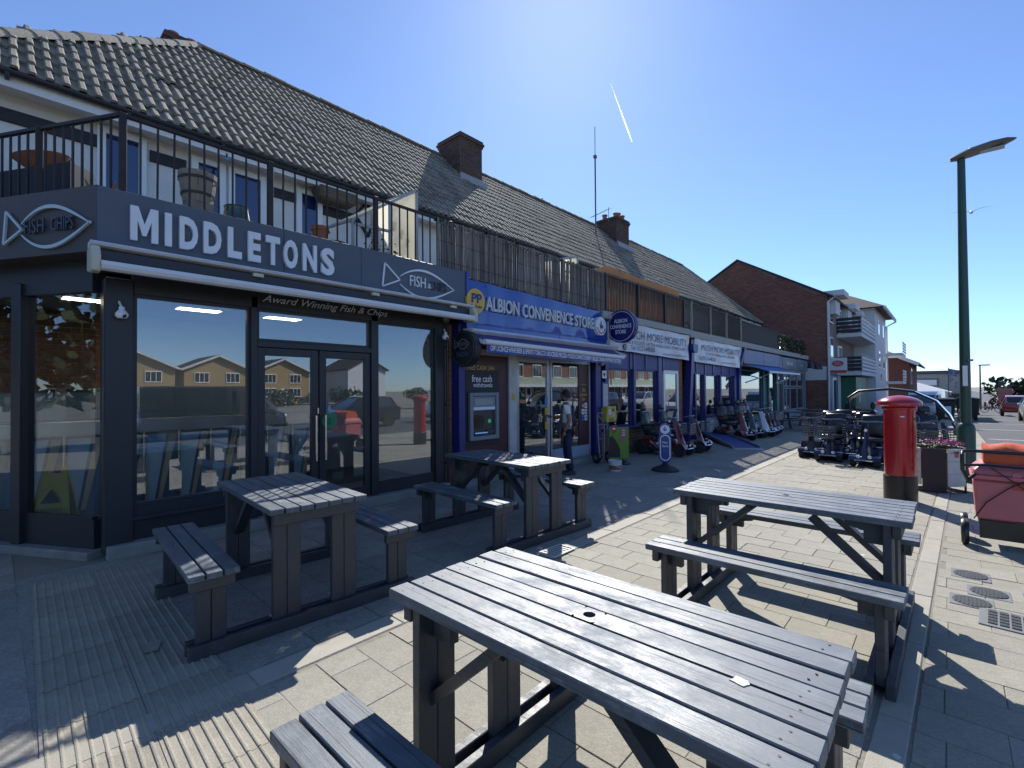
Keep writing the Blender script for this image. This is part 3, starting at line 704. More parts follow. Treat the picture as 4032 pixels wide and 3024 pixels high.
# store fascia
m_sb2 = M('royal_blue_sign', (.02,.05,.30), .2, var=.06, coat=.4)
ss = thing('convenience_store_sign', 'glossy blue fascia reading ALBION CONVENIENCE STORE', 'shop sign', (7.1,5.6,2.5), world=True)
MB().box(5.0,5.05,5.53,5.75,2.45,3.40).build('end_trim', m_sb2, ss)
q = MB()   # slightly bowed vinyl face
N = 40; rings = []
for i in range(N+1):
    x = 5.05+(9.22-5.05)*i/N; rings.append([(x, 5.585+.012*math.sin(i*.9)+.006*math.sin(i*2.3+1), 2.62), (x, 5.575+.010*math.sin(i*.7+2), 2.95), (x, 5.585+.012*math.sin(i*.8+.7), 3.30-.075*i/N)])
q.loft(rings, caps=False, closed=False); q.build('face', m_sblue, ss, smooth=True)
MB().box(5.05,9.22,5.60,5.72,2.60,3.215).build('sign_box', m_sb2, ss)
for a, c in ((5.05,6.12),(6.13,7.5),(7.51,9.22)): MB().box(a,c,5.60,5.72,2.40,2.60).build('lower_panel', m_sblue, ss, bevel=.004)
m_stl = M('silver_letter', (.52,.54,.56), .35, var=.06)
x = 5.42
for wd, a, c in (('ALBION',5.42,6.24),('CONVENIENCE',6.33,7.86),('STORE',7.93,8.63)): text('letters', wd, m_stl, ss, ((a+c)/2,5.545,2.958-.028*((a+c)/2-5.4)/3), fitw=c-a, fith=.235, bold=.025, extrude=.018)
t = MB(); disc(t,(5.19,5.52,2.955),.20,28,.06); t.build('payment_roundel', M('amber_disc',(.62,.40,.06),.45,var=.05), ss)
text('roundel_lettering', 'PP', m_navy, ss, (5.205,5.516,3.0), fitw=.22, fith=.15, bold=.03, extrude=.002); text('roundel_lettering', 'PayPoint', m_navy, ss, (5.20,5.516,2.865), fitw=.24, fith=.06, bold=.008, extrude=.002)
t = MB(); disc(t,(8.86,5.50,2.90),.20,28,.08); t.build('lottery_roundel', m_letw, ss)
def cross_hand(parent, c, s, Y, mat):
    q = MB(); q.tube([(c[0]-.25*s,Y,c[1]+.1*s),(c[0]-.12*s,Y,c[1]-.3*s),(c[0]+.2*s,Y,c[1]-.25*s),(c[0]+.22*s,Y,c[1]+.05*s)], [.05*s,.07*s,.07*s,.05*s], 6)
    q.tube([(c[0]-.05*s,Y,c[1]-.2*s),(c[0]+.02*s,Y,c[1]+.42*s)], [.06*s,.035*s], 6); q.tube([(c[0]+.05*s,Y,c[1]-.2*s),(c[0]-.1*s,Y,c[1]+.28*s)], [.06*s,.035*s], 6)
    q.build('fingers_mark', mat, parent, smooth=True)
cross_hand(ss, (8.86,2.92), .22, 5.498, m_navy)
q = MB(); q.tube([(8.86+.155*math.cos(a),5.497,2.90+.155*math.sin(a)) for a in [math.pi*(1.08+.84*i/14) for i in range(15)]], .012, 5); q.build('red_ring', M('red_vinyl',(.5,.04,.05),.5,var=0), ss)
sa_ = thing('store_awning', 'white awning roller with blue valance listing the store goods', 'awning', (7.1,5.3,2.3), world=True)
MB().prism([(5.60,2.36),(5.44,2.40),(5.36,2.46),(5.42,2.50),(5.60,2.50)], 'yz', 4.98, 9.38).build('hood', m_awn, sa_)
MB().cyl((5.03,5.17,2.275),(9.20,5.17,2.225),.042,n=14).build('front_roller', m_awn, sa_, smooth=True)
MB().poly((5.06,5.18,2.285),(9.18,5.18,2.245),(9.30,5.45,2.40),(5.05,5.45,2.44)).build('canopy_fabric', m_navy, sa_)
v = MB(); N = 30
v.loft([[(5.07+4.06*i/N, 5.165+.006*math.sin(i*.8), 2.255-.05*i/N), (5.09+4.04*i/N, 5.17+.012*math.sin(i*.8+1), 2.115-.055*i/N)] for i in range(N+1)], caps=False, closed=False); v.build('valance', m_sb2, sa_, smooth=True)
text('valance_lettering', 'OFF LICENCE\u00b7WINE\u00b7BEER & SPIRITS\u00b7TOBACCO\u00b7GROCERIES\u00b7FROZEN FOODS\u00b7CONFECTIONERY\u00b7CHILLED DRINKS\u00b7PAYPOINT\u00b7LOTTERY', m_letw, sa_, (7.1,5.150,2.158), fitw=3.92, fith=.082, bold=.02, rot=(R(90),R(.75),0))
for x in (5.0,9.3): MB().bar((x,5.58,2.43),(x+.02,5.17,2.26),.03,.05).build('arm', m_awn, sa_)
# projecting round signs
def round_sign(name, label, x, y, z, r, fm, d=.10, rim=None):
    t = thing(name, label, 'sign', (x,y,z), world=True)
    q = MB(); q.lathe([(r*.97,-d/2-.004),(r,-d/2),(r,d/2),(r*.97,d/2+.004)], 40, (x,y,z), 'x'); q.build('case', fm, t, smooth=True, angle=30)
    for dz in (-.55,.55): MB().cyl((x,y+r*.7,z+dz*r),(x,5.72,z+dz*r),.014).build('bracket', m_gut, t)
    q = MB(); q.tube([(x-d/2-.004,y+r*.9*math.cos(a),z+r*.9*math.sin(a)) for a in [2*math.pi*i/40 for i in range(40)]], .006, 5, closed=True); q.build('rim_line', rim or m_letw, t)
    return t
rX = (R(90),0,R(-90))   # lettering that faces -X
t = round_sign('round_store_sign', 'round navy projecting sign reading ALBION CONVENIENCE STORE', 9.40,5.30,2.92,.36, M('navy_disc',(.014,.014,.13),.3,var=.05), .12)
for s_, z, wd in (('ALBION',3.04,.32),('CONVENIENCE',2.92,.52),('STORE',2.80,.26)): text('lettering', s_, m_letw, t, (9.33,5.30,z), fitw=wd, fith=.085, rot=rX, bold=.01, extrude=.003)
t = round_sign('round_fish_sign', 'round black projecting sign with fish logo beside the cash machine', 4.95,5.50,2.18,.28, M('matt_black_disc',(.013,.014,.018),.5,var=.08), .12, M('dim_rim',(.06,.065,.08),.4,var=0))
text('lettering', 'MIDDLETONS', M('dim_silver',(.25,.26,.28),.4,var=.05), t, (4.88,5.50,2.25), fitw=.20, fith=.045, rot=rX)
text('lettering', 'FISH&CHIPS', M('dim_blue',(.08,.12,.2),.4,var=.05), t, (4.88,5.50,2.09), fitw=.28, fith=.07, rot=rX)
q = MB()
for sg in (1,-1): q.tube([(4.885,5.61-.25*u,2.25+sg*.075*math.sin(math.pi*(.08+.92*u))) for u in [i/14 for i in range(15)]], .006, 5)
q.tube([(4.885,5.61,2.25),(4.885,5.68,2.33),(4.885,5.68,2.19),(4.885,5.61,2.25)], .005, 5); q.build('fish_outline', M('dim_silver'), t)
# ------------------------------------------------------------------ brick piers with drainpipes
def brick_pier(label, x0, x1, y, z1):
    t = thing('brick_pier', label, 'wall', ((x0+x1)/2,y,0), world=True, group=None)
    MB().box(x0,x1,y,y+.25,0,z1).build('mortar_core', m_mortar, t)
    j = 0; z = 0; pc_ = {}
    while z < z1-.02:
        n = 1 if j % 2 else 2
        for i in range(n):
            a = x0+(x1-x0)*i/n; c = x0+(x1-x0)*(i+1)/n
            q = MB(); q.has_t = True; q.box(a+.005,c-.005,y-.008,y+.05,z+.005,min(z+.075,z1)-.005,random.random()); q.build('brick', m_bricko, t)
        z += .075; j += 1
    return t
brick_pier('narrow orange brick pier between the fish shop and the store', 4.79,4.915,5.80,2.6)
brick_pier('brick pier between the blue door and the leaning blue column', 13.30,13.66,5.76,2.4)
t = thing('drainpipe', 'thin black drainpipe beside the narrow brick pier', 'pipe', (4.80,5.76,0)); MB().cyl((0,0,0),(0,0,2.6),.02,n=10).build('pipe', m_gut, t, smooth=True)
for z in (.4,1.3,2.2): MB().box(-.03,.03,-.01,.05,z,z+.03).build('clip', m_gut, t)
def cctv(label, x, y, z, rz):
    t = thing('security_camera', label, 'camera', (x,y,z), rz, 'dome cameras on the shopfronts'); t.scale = (.75,.75,.75)
    q = MB(); q.lathe([(.0,.09),(.03,.09),(.032,.05),(.05,.03),(.068,0),(.066,-.03),(.045,-.055),(0,-.062)], 18); q.build('housing', m_upvc, t, smooth=True)
    MB().ball((0,-.045,-.025),.028,nu=10).build('lens', M('lens_black',(.01,.01,.012),.1,var=0), t, smooth=True); MB().cyl((0,.0,.08),(0,.06,.16),.012).build('bracket', m_upvc, t)
cctv('white dome camera on the corner column of the fish shop', .82,5.72,2.28,R(20)); cctv('white dome camera above the narrow brick pier', 4.68,5.66,2.36,R(-10)); cctv('white camera under the right end of the store awning', 9.06,5.6,2.1,0)
# ------------------------------------------------------------------ mobility shop (two units)
m_ppaint = M('violet_blue_panel', (.055,.055,.20), .5, var=.06, scale=3)
m_banner = M('white_banner', (.62,.62,.68), .35, var=.06, scale=2, bump=.25, bscale=1.6, dirt=.06)
m_grtx = M('grey_print', (.10,.11,.14), .6, var=.05)
m_stall = M('stall_brick', (.14,.085,.055), .9, var=.25, scale=20, attr=.25, bump=.3)
def banner(parent, x0, x1, z0a, z1a, z0b, z1b, y=5.56):
    q = MB(); N = 26; rings = []
    for i in range(N+1):
        u = i/N; x = x0+(x1-x0)*u; zb = z0a+(z0b-z0a)*u; zt = z1a+(z1b-z1a)*u
        rings.append([(x, y+.018*math.sin(u*19+v*4)+.012*math.sin(u*41+v*9), zb+(zt-zb)*v) for v in (0,.25,.5,.75,1)])
    q.loft(rings, caps=False, closed=False); q.build('vinyl', m_banner, parent, smooth=True)
    MB().box(x0,x1,y+.04,y+.10,max(z0a,z0b)+.02,min(z1a,z1b)-.02).build('backing_board', m_upvc, parent)
S3 = thing('mobility_shop', 'violet framed mobility shop unit with white glazed door', 'shopfront', (11.4,5.72,0), world=True)
for a, c in ((9.28,9.42),(10.58,10.68),(11.93,12.14)): MB().box(a,c,5.66,5.80,.62,2.46).build('mullion', m_navy, S3, bevel=.005)
MB().box(9.42,12.3,5.68,5.78,2.02,2.42).build('head_panel', m_ppaint, S3); MB().box(12.3,13.3,5.68,5.78,2.05,2.42).build('door_head_panel', m_ppaint, S3)
for x in (10.4,11.2,12.2): MB().box(x,x+.07,5.66,5.70,2.03,2.42).build('panel_batten', m_navy, S3)
q = MB(); q.has_t = True; bricks(q, 9.05, 12.2, 0, .60, lambda a,b,v0,v1,t: q.box(a,b,5.70,5.75,v0,v1,t))
MB().box(9.05,12.2,5.715,5.9,0,.60).build('riser_core', m_mortar, S3); stuff(q.build('stall_riser_bricks', m_stall, S3))
MB().box(9.05,12.2,5.60,5.80,.60,.655).build('sill', m_navy, S3, bevel=.006)
framed(S3, 9.42,10.58,.655,2.02,5.72,.04,m_navy,m_glass2); framed(S3, 10.68,11.93,.655,2.02,5.72,.04,m_navy,m_glass2)
framed(S3, 12.32,13.28,.04,2.05,5.70,.10,m_upvc,m_glass2,'door')
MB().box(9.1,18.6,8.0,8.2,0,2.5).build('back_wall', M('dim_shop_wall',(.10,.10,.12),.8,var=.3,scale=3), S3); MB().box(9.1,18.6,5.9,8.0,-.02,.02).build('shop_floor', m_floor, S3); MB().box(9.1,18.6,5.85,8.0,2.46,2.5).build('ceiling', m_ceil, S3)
g1 = thing('mobility_banner', 'white wrinkled vinyl fascia of the mobility shop beside the round navy sign', 'shop sign', (11.5,5.56,2.4), world=True)
banner(g1, 9.33,13.70,2.44,3.10,2.36,3.08)
m_g = m_grtx; text('lettering', 'MUCH MORE MOBILITY', m_g, g1, (11.75,5.535,2.84), fitw=3.5, fith=.20); text('lettering', 'RISE & RECLINER - ACTIVE WHEELCHAIRS - POWERCHAIRS', m_g, g1, (11.7,5.535,2.655), fitw=3.4, fith=.085)
text('lettering', 'Tel: 01273 440300', m_g, g1, (10.85,5.535,2.53), fitw=1.25, fith=.12, bold=.004); text('lettering', 'www.muchmoremobility.co.uk', m_g, g1, (12.7,5.535,2.455), fitw=1.55, fith=.085)
q = MB(); disc(q,(9.95,5.53,2.52),.075,20,.01); q.build('number_disc', m_grtx, g1); text('number', '15', m_letw, g1, (9.95,5.527,2.52), fith=.08)
S4 = thing('mobility_shop', 'violet framed mobility shop unit with open doorway and ramp', 'shopfront', (16.2,5.72,0), world=True)
MB().box(14.05,18.3,5.68,5.78,1.98,2.32).build('head_panel', m_ppaint, S4)
for x in (14.5,15.2,15.9,16.7,17.5): MB().box(x,x+.08,5.66,5.70,1.99,2.32).build('panel_batten', m_navy, S4)
for a, c in ((14.35,14.45),(15.1,15.22),(16.5,16.62),(17.95,18.25),(18.4,18.7)): MB().box(a,c,5.64,5.80,0,1.98).build('mullion', m_navy, S4, bevel=.005)
MB().box(15.22,17.95,5.70,5.78,.05,.62).build('stall_panel', m_upvc, S4); MB().box(15.22,17.95,5.62,5.80,.62,.66).build('sill', m_navy, S4)
framed(S4, 15.22,16.5,.66,1.98,5.72,.04,m_navy,m_glass2); framed(S4, 16.62,17.95,.66,1.98,5.72,.04,m_navy,m_glass2)
MB().box(14.45,15.1,5.72,5.74,.1,1.98).build('door_pane', m_glass2, S4)
g2 = thing('mobility_banner', 'white wrinkled vinyl fascia of the mobility shop beside the leaning column', 'shop sign', (16.3,5.56,2.3), world=True)
banner(g2, 14.12,18.45,2.34,3.05,2.26,3.03)
text('lettering', 'MUCH MORE MOBILITY', m_g, g2, (16.4,5.535,2.80), fitw=3.6, fith=.19); text('lettering', 'SCOOTERS - WHEELCHAIRS - RECLINERS', m_g, g2, (16.3,5.535,2.615), fitw=2.7, fith=.085)
text('lettering', 'Tel: 01273 440300', m_g, g2, (15.1,5.535,2.47), fitw=1.4, fith=.12, bold=.004); text('lettering', 'www.muchmoremobility.co.uk', m_g, g2, (17.1,5.535,2.39), fitw=1.5, fith=.08)
t = thing('blue_column', 'leaning royal blue column with moulded capital between the banners', 'column', (13.75,5.66,0), world=True)
q = MB(); q.loft([[(x0-.09,y-.07,z),(x0+.09,y-.07,z),(x0+.09,y+.12,z),(x0-.09,y+.12,z)] for x0,y,z in ((13.74,5.66,0),(13.95,5.60,2.62))]); q.build('shaft', m_navy, t)
MB().prism([(13.83,2.60),(14.1,2.60),(14.15,2.68),(14.17,2.84),(13.77,2.84),(13.79,2.68)], 'xz', 5.46, 5.70).build('capital', m_navy, t, bevel=.012)
t = thing('blue_column', 'slanting royal blue column at the bakery end of the second banner', 'column', (18.5,5.66,0), world=True)
q = MB(); q.loft([[(x0-.1,y-.07,z),(x0+.1,y-.07,z),(x0+.1,y+.12,z),(x0-.1,y+.12,z)] for x0,y,z in ((18.35,5.66,0),(18.35,5.64,2.2),(18.62,5.52,3.0))]); q.build('shaft', m_navy, t)
# wall fittings by the store
t = thing('notice_case', 'blue framed notice case with a printed sheet on the pier', 'notice board', (9.13,5.62,1.35), world=True)
MB().box(9.04,9.30,5.60,5.64,1.12,1.70).build('case', m_navy, t, bevel=.006); MB().box(9.07,9.27,5.595,5.60,1.16,1.66).build('sheet', M('printed_sheet',(.42,.47,.48),.6,var=.15,scale=14), t)
t = thing('defibrillator_sign', 'small white heart sign above the notice case', 'sign', (9.12,5.62,1.85), world=True)
MB().box(9.05,9.22,5.60,5.612,1.78,1.95).build('plate', m_upvc, t); q = MB(); q.prism([(9.09,1.87),(9.115,1.90),(9.135,1.885),(9.155,1.90),(9.18,1.87),(9.135,1.81)], 'xz', 5.594, 5.60); q.build('heart', M('dark_green_vinyl',(.02,.08,.04),.5,var=0), t)
t = thing('yellow_dispenser', 'yellow vending box fixed to the brick pier under the notice case', 'vending box', (9.2,5.5,.95), world=True)
MB().box(9.05,9.42,5.48,5.64,.82,1.16).build('body', m_yel, t, bevel=.008); MB().box(9.09,9.20,5.474,5.48,.98,1.10).build('label', M('white_label',(.6,.62,.6),.5,var=.15,scale=20), t)
MB().box(9.24,9.33,5.474,5.48,1.05,1.11).build('window', m_dgrey, t); MB().box(9.23,9.32,5.474,5.48,.93,1.02).build('label', M('pink_label',(.55,.42,.40),.5,var=.15,scale=20), t); text('lettering', 'BOC', M('blue_print',(.03,.08,.3),.5,var=0), t, (9.22,5.474,.87), fitw=.2, fith=.055, bold=.03)
brick_pier('orange brick pier under the yellow vending box', 9.04,9.26,5.68,.80)
# ------------------------------------------------------------------ bakery and cafe
m_teal = M('teal_paint', (.03,.13,.16), .5, var=.1); m_pbl = M('pale_violet_fascia', (.17,.18,.30), .5, var=.08, dirt=.08)
m_awb = M('blue_awning_fabric', (.10,.20,.48), .8, var=.08); m_cafe = M('grey_blue_paint', (.19,.24,.28), .6, var=.1, dirt=.1)
S5 = thing('bakery', 'small bakery front with teal posts and a blue awning', 'shopfront', (21.2,5.72,0), world=True)
framed(S5, 18.9,21.6,.35,2.25,5.72,.05,m_teal,m_glass2); MB().box(18.75,21.65,5.72,5.82,0,.35).build('riser', m_cafe, S5)
for x in (21.62,22.4,23.7): MB().box(x,x+.14,5.66,5.82,0,2.3).build('post', m_teal, S5, bevel=.005)
MB().box(21.76,22.4,5.74,5.78,0,2.0).build('door', m_teal, S5); framed(S5, 22.54,23.7,.4,2.25,5.72,.05,m_teal,m_glass2); MB().box(22.54,23.7,5.72,5.82,0,.4).build('riser', m_cafe, S5)
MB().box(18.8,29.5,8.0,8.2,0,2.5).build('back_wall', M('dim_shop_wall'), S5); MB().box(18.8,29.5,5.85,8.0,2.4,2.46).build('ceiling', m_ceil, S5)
g3 = thing('bakery_sign', 'dull violet fascia of the bakery above its blue awning', 'shop sign', (21.3,5.58,2.5), world=True)
for a, c in ((18.8,21.28),(21.31,23.8)): MB().box(a,c,5.56,5.74,2.46,2.99).build('panel', m_pbl, g3, bevel=.005)
text('lettering', 'BEACH BAKERY', M('pale_print',(.42,.44,.55),.5,var=0), g3, (21.5,5.55,2.72), fitw=1.9, fith=.17)
g4 = thing('bakery_awning', 'open blue canvas awning with folding arms over the bakery', 'awning', (21.2,5.0,2.2), world=True)
MB().poly((18.9,5.60,2.44),(23.6,5.60,2.44),(23.6,4.75,2.14),(18.9,4.75,2.14)).build('fabric', m_awb, g4); MB().box(18.9,23.6,4.72,4.76,2.09,2.16).build('front_bar', m_awn, g4)
for x in (19.1,23.3): MB().tube([(x,5.62,1.75),(x+.5,5.2,1.95),(x+.25,4.76,2.12)], .025).build('folding_arm', m_awn, g4)
S6 = thing('cafe', 'grey blue cafe front with small paned window at the end of the parade', 'shopfront', (26.6,5.72,0), world=True)
MB().box(24.9,29.4,5.70,5.82,0,.40).build('riser', m_cafe, S6); MB().box(24.8,29.5,5.60,5.82,.40,.46).build('sill', m_cafe, S6)
for i in range(3): framed(S6, 25.0+1.45*i,26.4+1.45*i,.46,1.55,5.72,.05,m_cafe,m_glass2); framed(S6, 25.0+1.45*i,26.4+1.45*i,1.6,2.3,5.72,.05,m_cafe,m_glass2)
for x in (23.85,24.85,29.35): MB().box(x,x+.14,5.66,5.82,0,2.35).build('post', m_cafe, S6)
MB().box(24.0,24.85,5.76,5.80,0,1.7).build('door', M('brown_door',(.06,.03,.025),.5,var=.15), S6); framed(S6, 24.0,24.85,1.72,2.3,5.72,.05,m_cafe,m_glass2)
MB().box(23.85,29.5,5.64,5.84,2.30,2.42).build('head', m_cafe, S6)
g5 = thing('cafe_sign', 'grey wooden fascia of the end cafe with white lettering', 'shop sign', (26.6,5.6,2.4), world=True)
MB().box(23.85,29.5,5.56,5.72,2.42,2.96).build('board', m_cafe, g5, bevel=.01); MB().box(24.3,26.6,5.545,5.56,2.47,2.90).build('inset', M('inset_grey',(.13,.15,.18),.5,var=.1), g5); MB().box(27.0,29.0,5.545,5.56,2.47,2.90).build('inset', M('inset_grey'), g5)
text('lettering', 'the boat', m_letw, g5, (25.6,5.54,2.72), fitw=1.2, fith=.22, bold=.01); text('lettering', 'cafe', m_letw, g5, (28.0,5.54,2.7), fitw=.6, fith=.16)
for i, x in enumerate((27.2,28.6,29.45)):
    t = thing('flood_lamp', ['left','middle','right'][i]+' black spotlight on an arm over the cafe sign', 'lamp', (x,5.1,2.7), world=True, group='spotlights over the cafe')
    MB().tube([(x,5.6,2.98),(x,5.25,2.95),(x,5.05,2.75)], .02).build('arm', m_gut, t); q = MB(); q.lathe([(.05,.16),(.08,.1),(.16,-.12),(.14,-.12),(.06,.08)], 14, (x,5.0,2.62)); q.build('shade', m_gut, t, smooth=True)
# ------------------------------------------------------------------ railings and screens on the terrace
m_rail = M('rusty_black_iron', (.035,.025,.025), .55, var=.3, scale=15, metal=.3)
m_bam = [M('grey_bamboo%d' % i, c, .8, var=.22, scale=6, stretch=(1,1,.12), bump=.3, bscale=30) for i, c in enumerate(((.13,.118,.108),(.18,.16,.145),(.085,.078,.08),(.22,.195,.17)))]
m_can = [M('tan_bamboo%d' % i, c, .75, var=.2, scale=6, stretch=(1,1,.12), bump=.3, bscale=30) for i, c in enumerate(((.58,.41,.27),(.66,.48,.32),(.50,.34,.21)))]
def leafy(m, col, fac):
    nt = m.node_tree; b = nt.nodes['Principled BSDF']; o = nt.nodes['Material Output']; tr = nt.nodes.new('ShaderNodeBsdfTranslucent'); tr.inputs[0].default_value = (*col,1)
    mx = nt.nodes.new('ShaderNodeMixShader'); mx.inputs[0].default_value = fac; nt.links.new(b.outputs[0], mx.inputs[1]); nt.links.new(tr.outputs[0], mx.inputs[2]); nt.links.new(mx.outputs[0], o.inputs[0]); return m
for m_ in m_can: leafy(m_, (.60,.42,.25), .35)
RLY, RT, RB = 5.66, 4.15, 3.36
rl = thing('terrace_railing', 'black iron railing round the terrace over the fish shop', 'railing', (2.7,RLY,3.36), world=True)
q = MB(); q.box(.80,4.85,RLY-.02,RLY+.02,RT-.03,RT); q.build('top_rail', m_rail, rl); q = MB(); q.box(.80,4.85,RLY-.015,RLY+.015,RB+.02,RB+.045); q.build('bottom_rail', m_rail, rl)
for x in (.815,2.127,3.48,4.78): MB().box(x-.028,x+.028,RLY-.028,RLY+.028,3.3,RT+.005).build('post', m_rail, rl, bevel=.004)
bm_ = MB(); bm_.box(-.008,.008,-.008,.008,0,RT-RB-.06); bme = bm_.mesh('baluster', m_rail)
x = .815+.133
while x < 4.75:
    if min(abs(x-2.127),abs(x-3.48)) > .04: link('baluster', bme, rl, (x-2.7, 0, .035), (0,random.gauss(0,.004),0))
    x += .1325
def spl(s_, n=0): return Vector((.80-.488*s_+.873*n, 5.66+.873*s_+.488*n, 0))
a_, b_ = spl(0), spl(2.6)
MB().bar((a_.x,a_.y,RT-.015),(b_.x,b_.y,RT-.015),.04,.03).build('top_rail', m_rail, rl); MB().bar((a_.x,a_.y,RB+.03),(b_.x,b_.y,RB+.03),.03,.025).build('bottom_rail', m_rail, rl)
for s_ in (1.02,2.1): p = spl(s_); MB().box(p.x-.028,p.x+.028,p.y-.028,p.y+.028,3.3,RT+.005).build('post', m_rail, rl, bevel=.004)
for i in range(1,22):
    p = spl(.117*i); link('baluster', bme, rl, (p.x-2.7, p.y-RLY, .035), (0,0,R(30)))
# weathered grey bamboo screen
sc = thing('bamboo_screen', 'weathered grey bamboo screen above the convenience store sign', 'fence', (7.0,5.64,3.3), world=True)
def canes(parent, x0, x1, zb0, zb1, zt0, zt1, mats, step, r, y, jit=.02, nm='bamboo_cane', slat=False):
    x = x0; pr_ = {}
    i = 0
    while x < x1:
        w_ = step*random.uniform(.75,1.3); rr = w_*.5; u = (x-x0)/(x1-x0); zb = zb0+(zb1-zb0)*u+random.uniform(-jit,jit); zt = zt0+(zt1-zt0)*u+random.uniform(-jit,jit)
        k = (random.randrange(len(mats)), random.randrange(3))
        if k not in pr_:
            q = MB()
            if slat: q.box(-.5,.5,-.5,.5,0,1)
            else: q.lathe([(.5,0),(.47,.01),(.48,.28),(.52,.30),(.48,.32),(.46,.62),(.5,.64),(.46,.66),(.45,1)], 7)
            pr_[k] = q.mesh(nm, mats[k[0]], smooth=not slat)
        W = parent['_w']
        link(nm, pr_[k], parent, (x+rr-W[0], y-W[1]+random.uniform(-.008,.008), zb-W[2]), (random.gauss(0,.012), random.gauss(0,.012), random.uniform(0,6) if not slat else 0), (w_*.98, (w_*.9 if not slat else .012), zt-zb))
        x += w_; i += 1
canes(sc, 4.50,9.20,3.345,3.25,4.13,4.13,m_bam,.036,.018,5.635,.025)
for x in (5.05,6.3,7.6,8.9): MB().box(x-.02,x+.02,5.67,5.71,3.25,4.15).build('post', m_rail, sc)
MB().box(4.5,9.2,5.665,5.70,4.10,4.13).build('rail', m_rail, sc)
for z in (3.5,3.8,4.05): MB().tube([(4.5,5.612,z),(6.5,5.61,z-.01),(9.2,5.612,z-.005)], .003, 4).build('binding_wire', m_rail, sc)
sc2 = thing('bamboo_screen', 'warm tan bamboo screen behind iron bars above the first banner', 'fence', (11.4,5.66,3.2), world=True)
canes(sc2, 9.20,13.52,3.26,3.30,4.16,4.15,m_can,.034,.016,5.68,.01)
sb = MB(); sb.box(-.007,.007,-.007,.007,0,.86); sbm = sb.mesh('bar', m_rail)
for i in range(62): link('bar', sbm, sc2, (-2.18+.0697*i, -.045, .09))
for x in (9.24,10.75,12.25,13.5): MB().box(x-.035,x+.035,5.59,5.65,3.24,4.13).build('post', m_rail, sc2)
MB().box(9.2,13.55,5.60,5.63,4.08,4.11).build('top_rail', m_rail, sc2); MB().box(9.2,13.55,5.60,5.63,3.28,3.31).build('bottom_rail', m_rail, sc2)
rd = thing('reed_roll', 'tan reed matting standing up behind the tan bamboo screen', 'screen', (11.3,5.76,4.0), world=True)
m_reed = M('tan_reed', (.40,.27,.15), .85, var=.28, scale=5, stretch=(14,14,.4), bump=.5, bscale=12); leafy(m_reed, (.55,.36,.18), .4)
q = MB(); N = 60; rings = []
for i in range(N+1):
    u = i/N; x = 9.0+4.45*u; zt = 4.36+.02*math.sin(u*9)+random.uniform(-.012,.012)-(.16*(1-min(1,u*9))); rings.append([(x,5.74+.01*math.sin(u*30),3.9),(x,5.74+.01*math.sin(u*30),zt),(x,5.76,zt),(x,5.76,3.9)])
q.loft(rings); q.build('matting', m_reed, rd)
# far railings with slats and ivy
m_slat = M('dark_slat', (.05,.042,.036), .75, var=.25, scale=8)
rf_ = thing('terrace_railing', 'open slatted railing with pale posts above the second banner', 'railing', (16.1,RLY,3.2), world=True)
MB().box(13.55,18.7,RLY-.02,RLY+.02,4.09,4.13).build('top_rail', m_slat, rf_); MB().box(13.55,18.7,RLY-.02,RLY+.02,3.27,3.31).build('bottom_rail', m_slat, rf_)
m_ppost = M('pale_post', (.26,.26,.22), .8, var=.15)
for x in (14.1,15.65,17.15,18.7): MB().box(x-.04,x+.04,RLY-.045,RLY+.03,3.22,4.15).build('post', m_ppost, rf_)
sb = MB(); sb.box(-.016,.016,-.008,.008,0,.8); sbm = sb.mesh('slat', m_slat)
for i in range(64): link('slat', sbm, rf_, (-2.5+.0805*i, 0, .1))
rg = thing('terrace_railing', 'close boarded dark railing above the bakery', 'railing', (21.3,RLY,3.1), world=True)
sb = MB(); sb.box(-.04,.04,-.008,.008,0,.92); sbm = sb.mesh('board', m_slat)
for i in range(58): link('board', sbm, rg, (-2.5+.088*i, .0, .06-.001*i))
MB().box(18.75,23.85,RLY-.03,RLY-.01,4.02,4.06).build('top_rail', m_slat, rg)
iv = thing('ivy_railing', 'railing overgrown with glossy ivy above the end cafe', 'railing', (26.5,RLY,3.1), world=True)
for i in range(12): MB().cyl((23.9+.48*i,RLY,3.1),(23.9+.48*i,RLY,4.0),.012,n=6).build('baluster', m_rail, iv)
MB().box(23.85,29.3,RLY-.02,RLY+.02,3.97,4.01).build('top_rail', m_rail, iv)
m_leaf = M('ivy_leaf', (.055,.06,.02), .35, var=.4, scale=3)
def leaves(n, cen, ext, size, seed=1):
    r_ = np.random.default_rng(seed); q = MB()
    for _ in range(n):
        p = [cen[i]+r_.normal()*ext[i]*.5 for i in range(3)] if len(ext) == 3 and ext[0] > 0 else None
        a, b_ = r_.uniform(0,6.28), r_.uniform(-.9,.9); s_ = size*r_.uniform(.6,1.3)
        d1 = Vector((math.cos(a)*math.cos(b_), math.sin(a)*math.cos(b_), math.sin(b_)))*s_; d2 = d1.cross(Vector((r_.normal(),r_.normal(),r_.normal()))); d2 = d2.normalized()*s_*.55 if d2.length > 1e-6 else Vector((s_,0,0))
        c = Vector(p); q._add([c-d1, c+d2*.9, c+d1, c-d2*.9], [(0,1,2,3)])
    return q
q = MB(); r_ = np.random.default_rng(3)
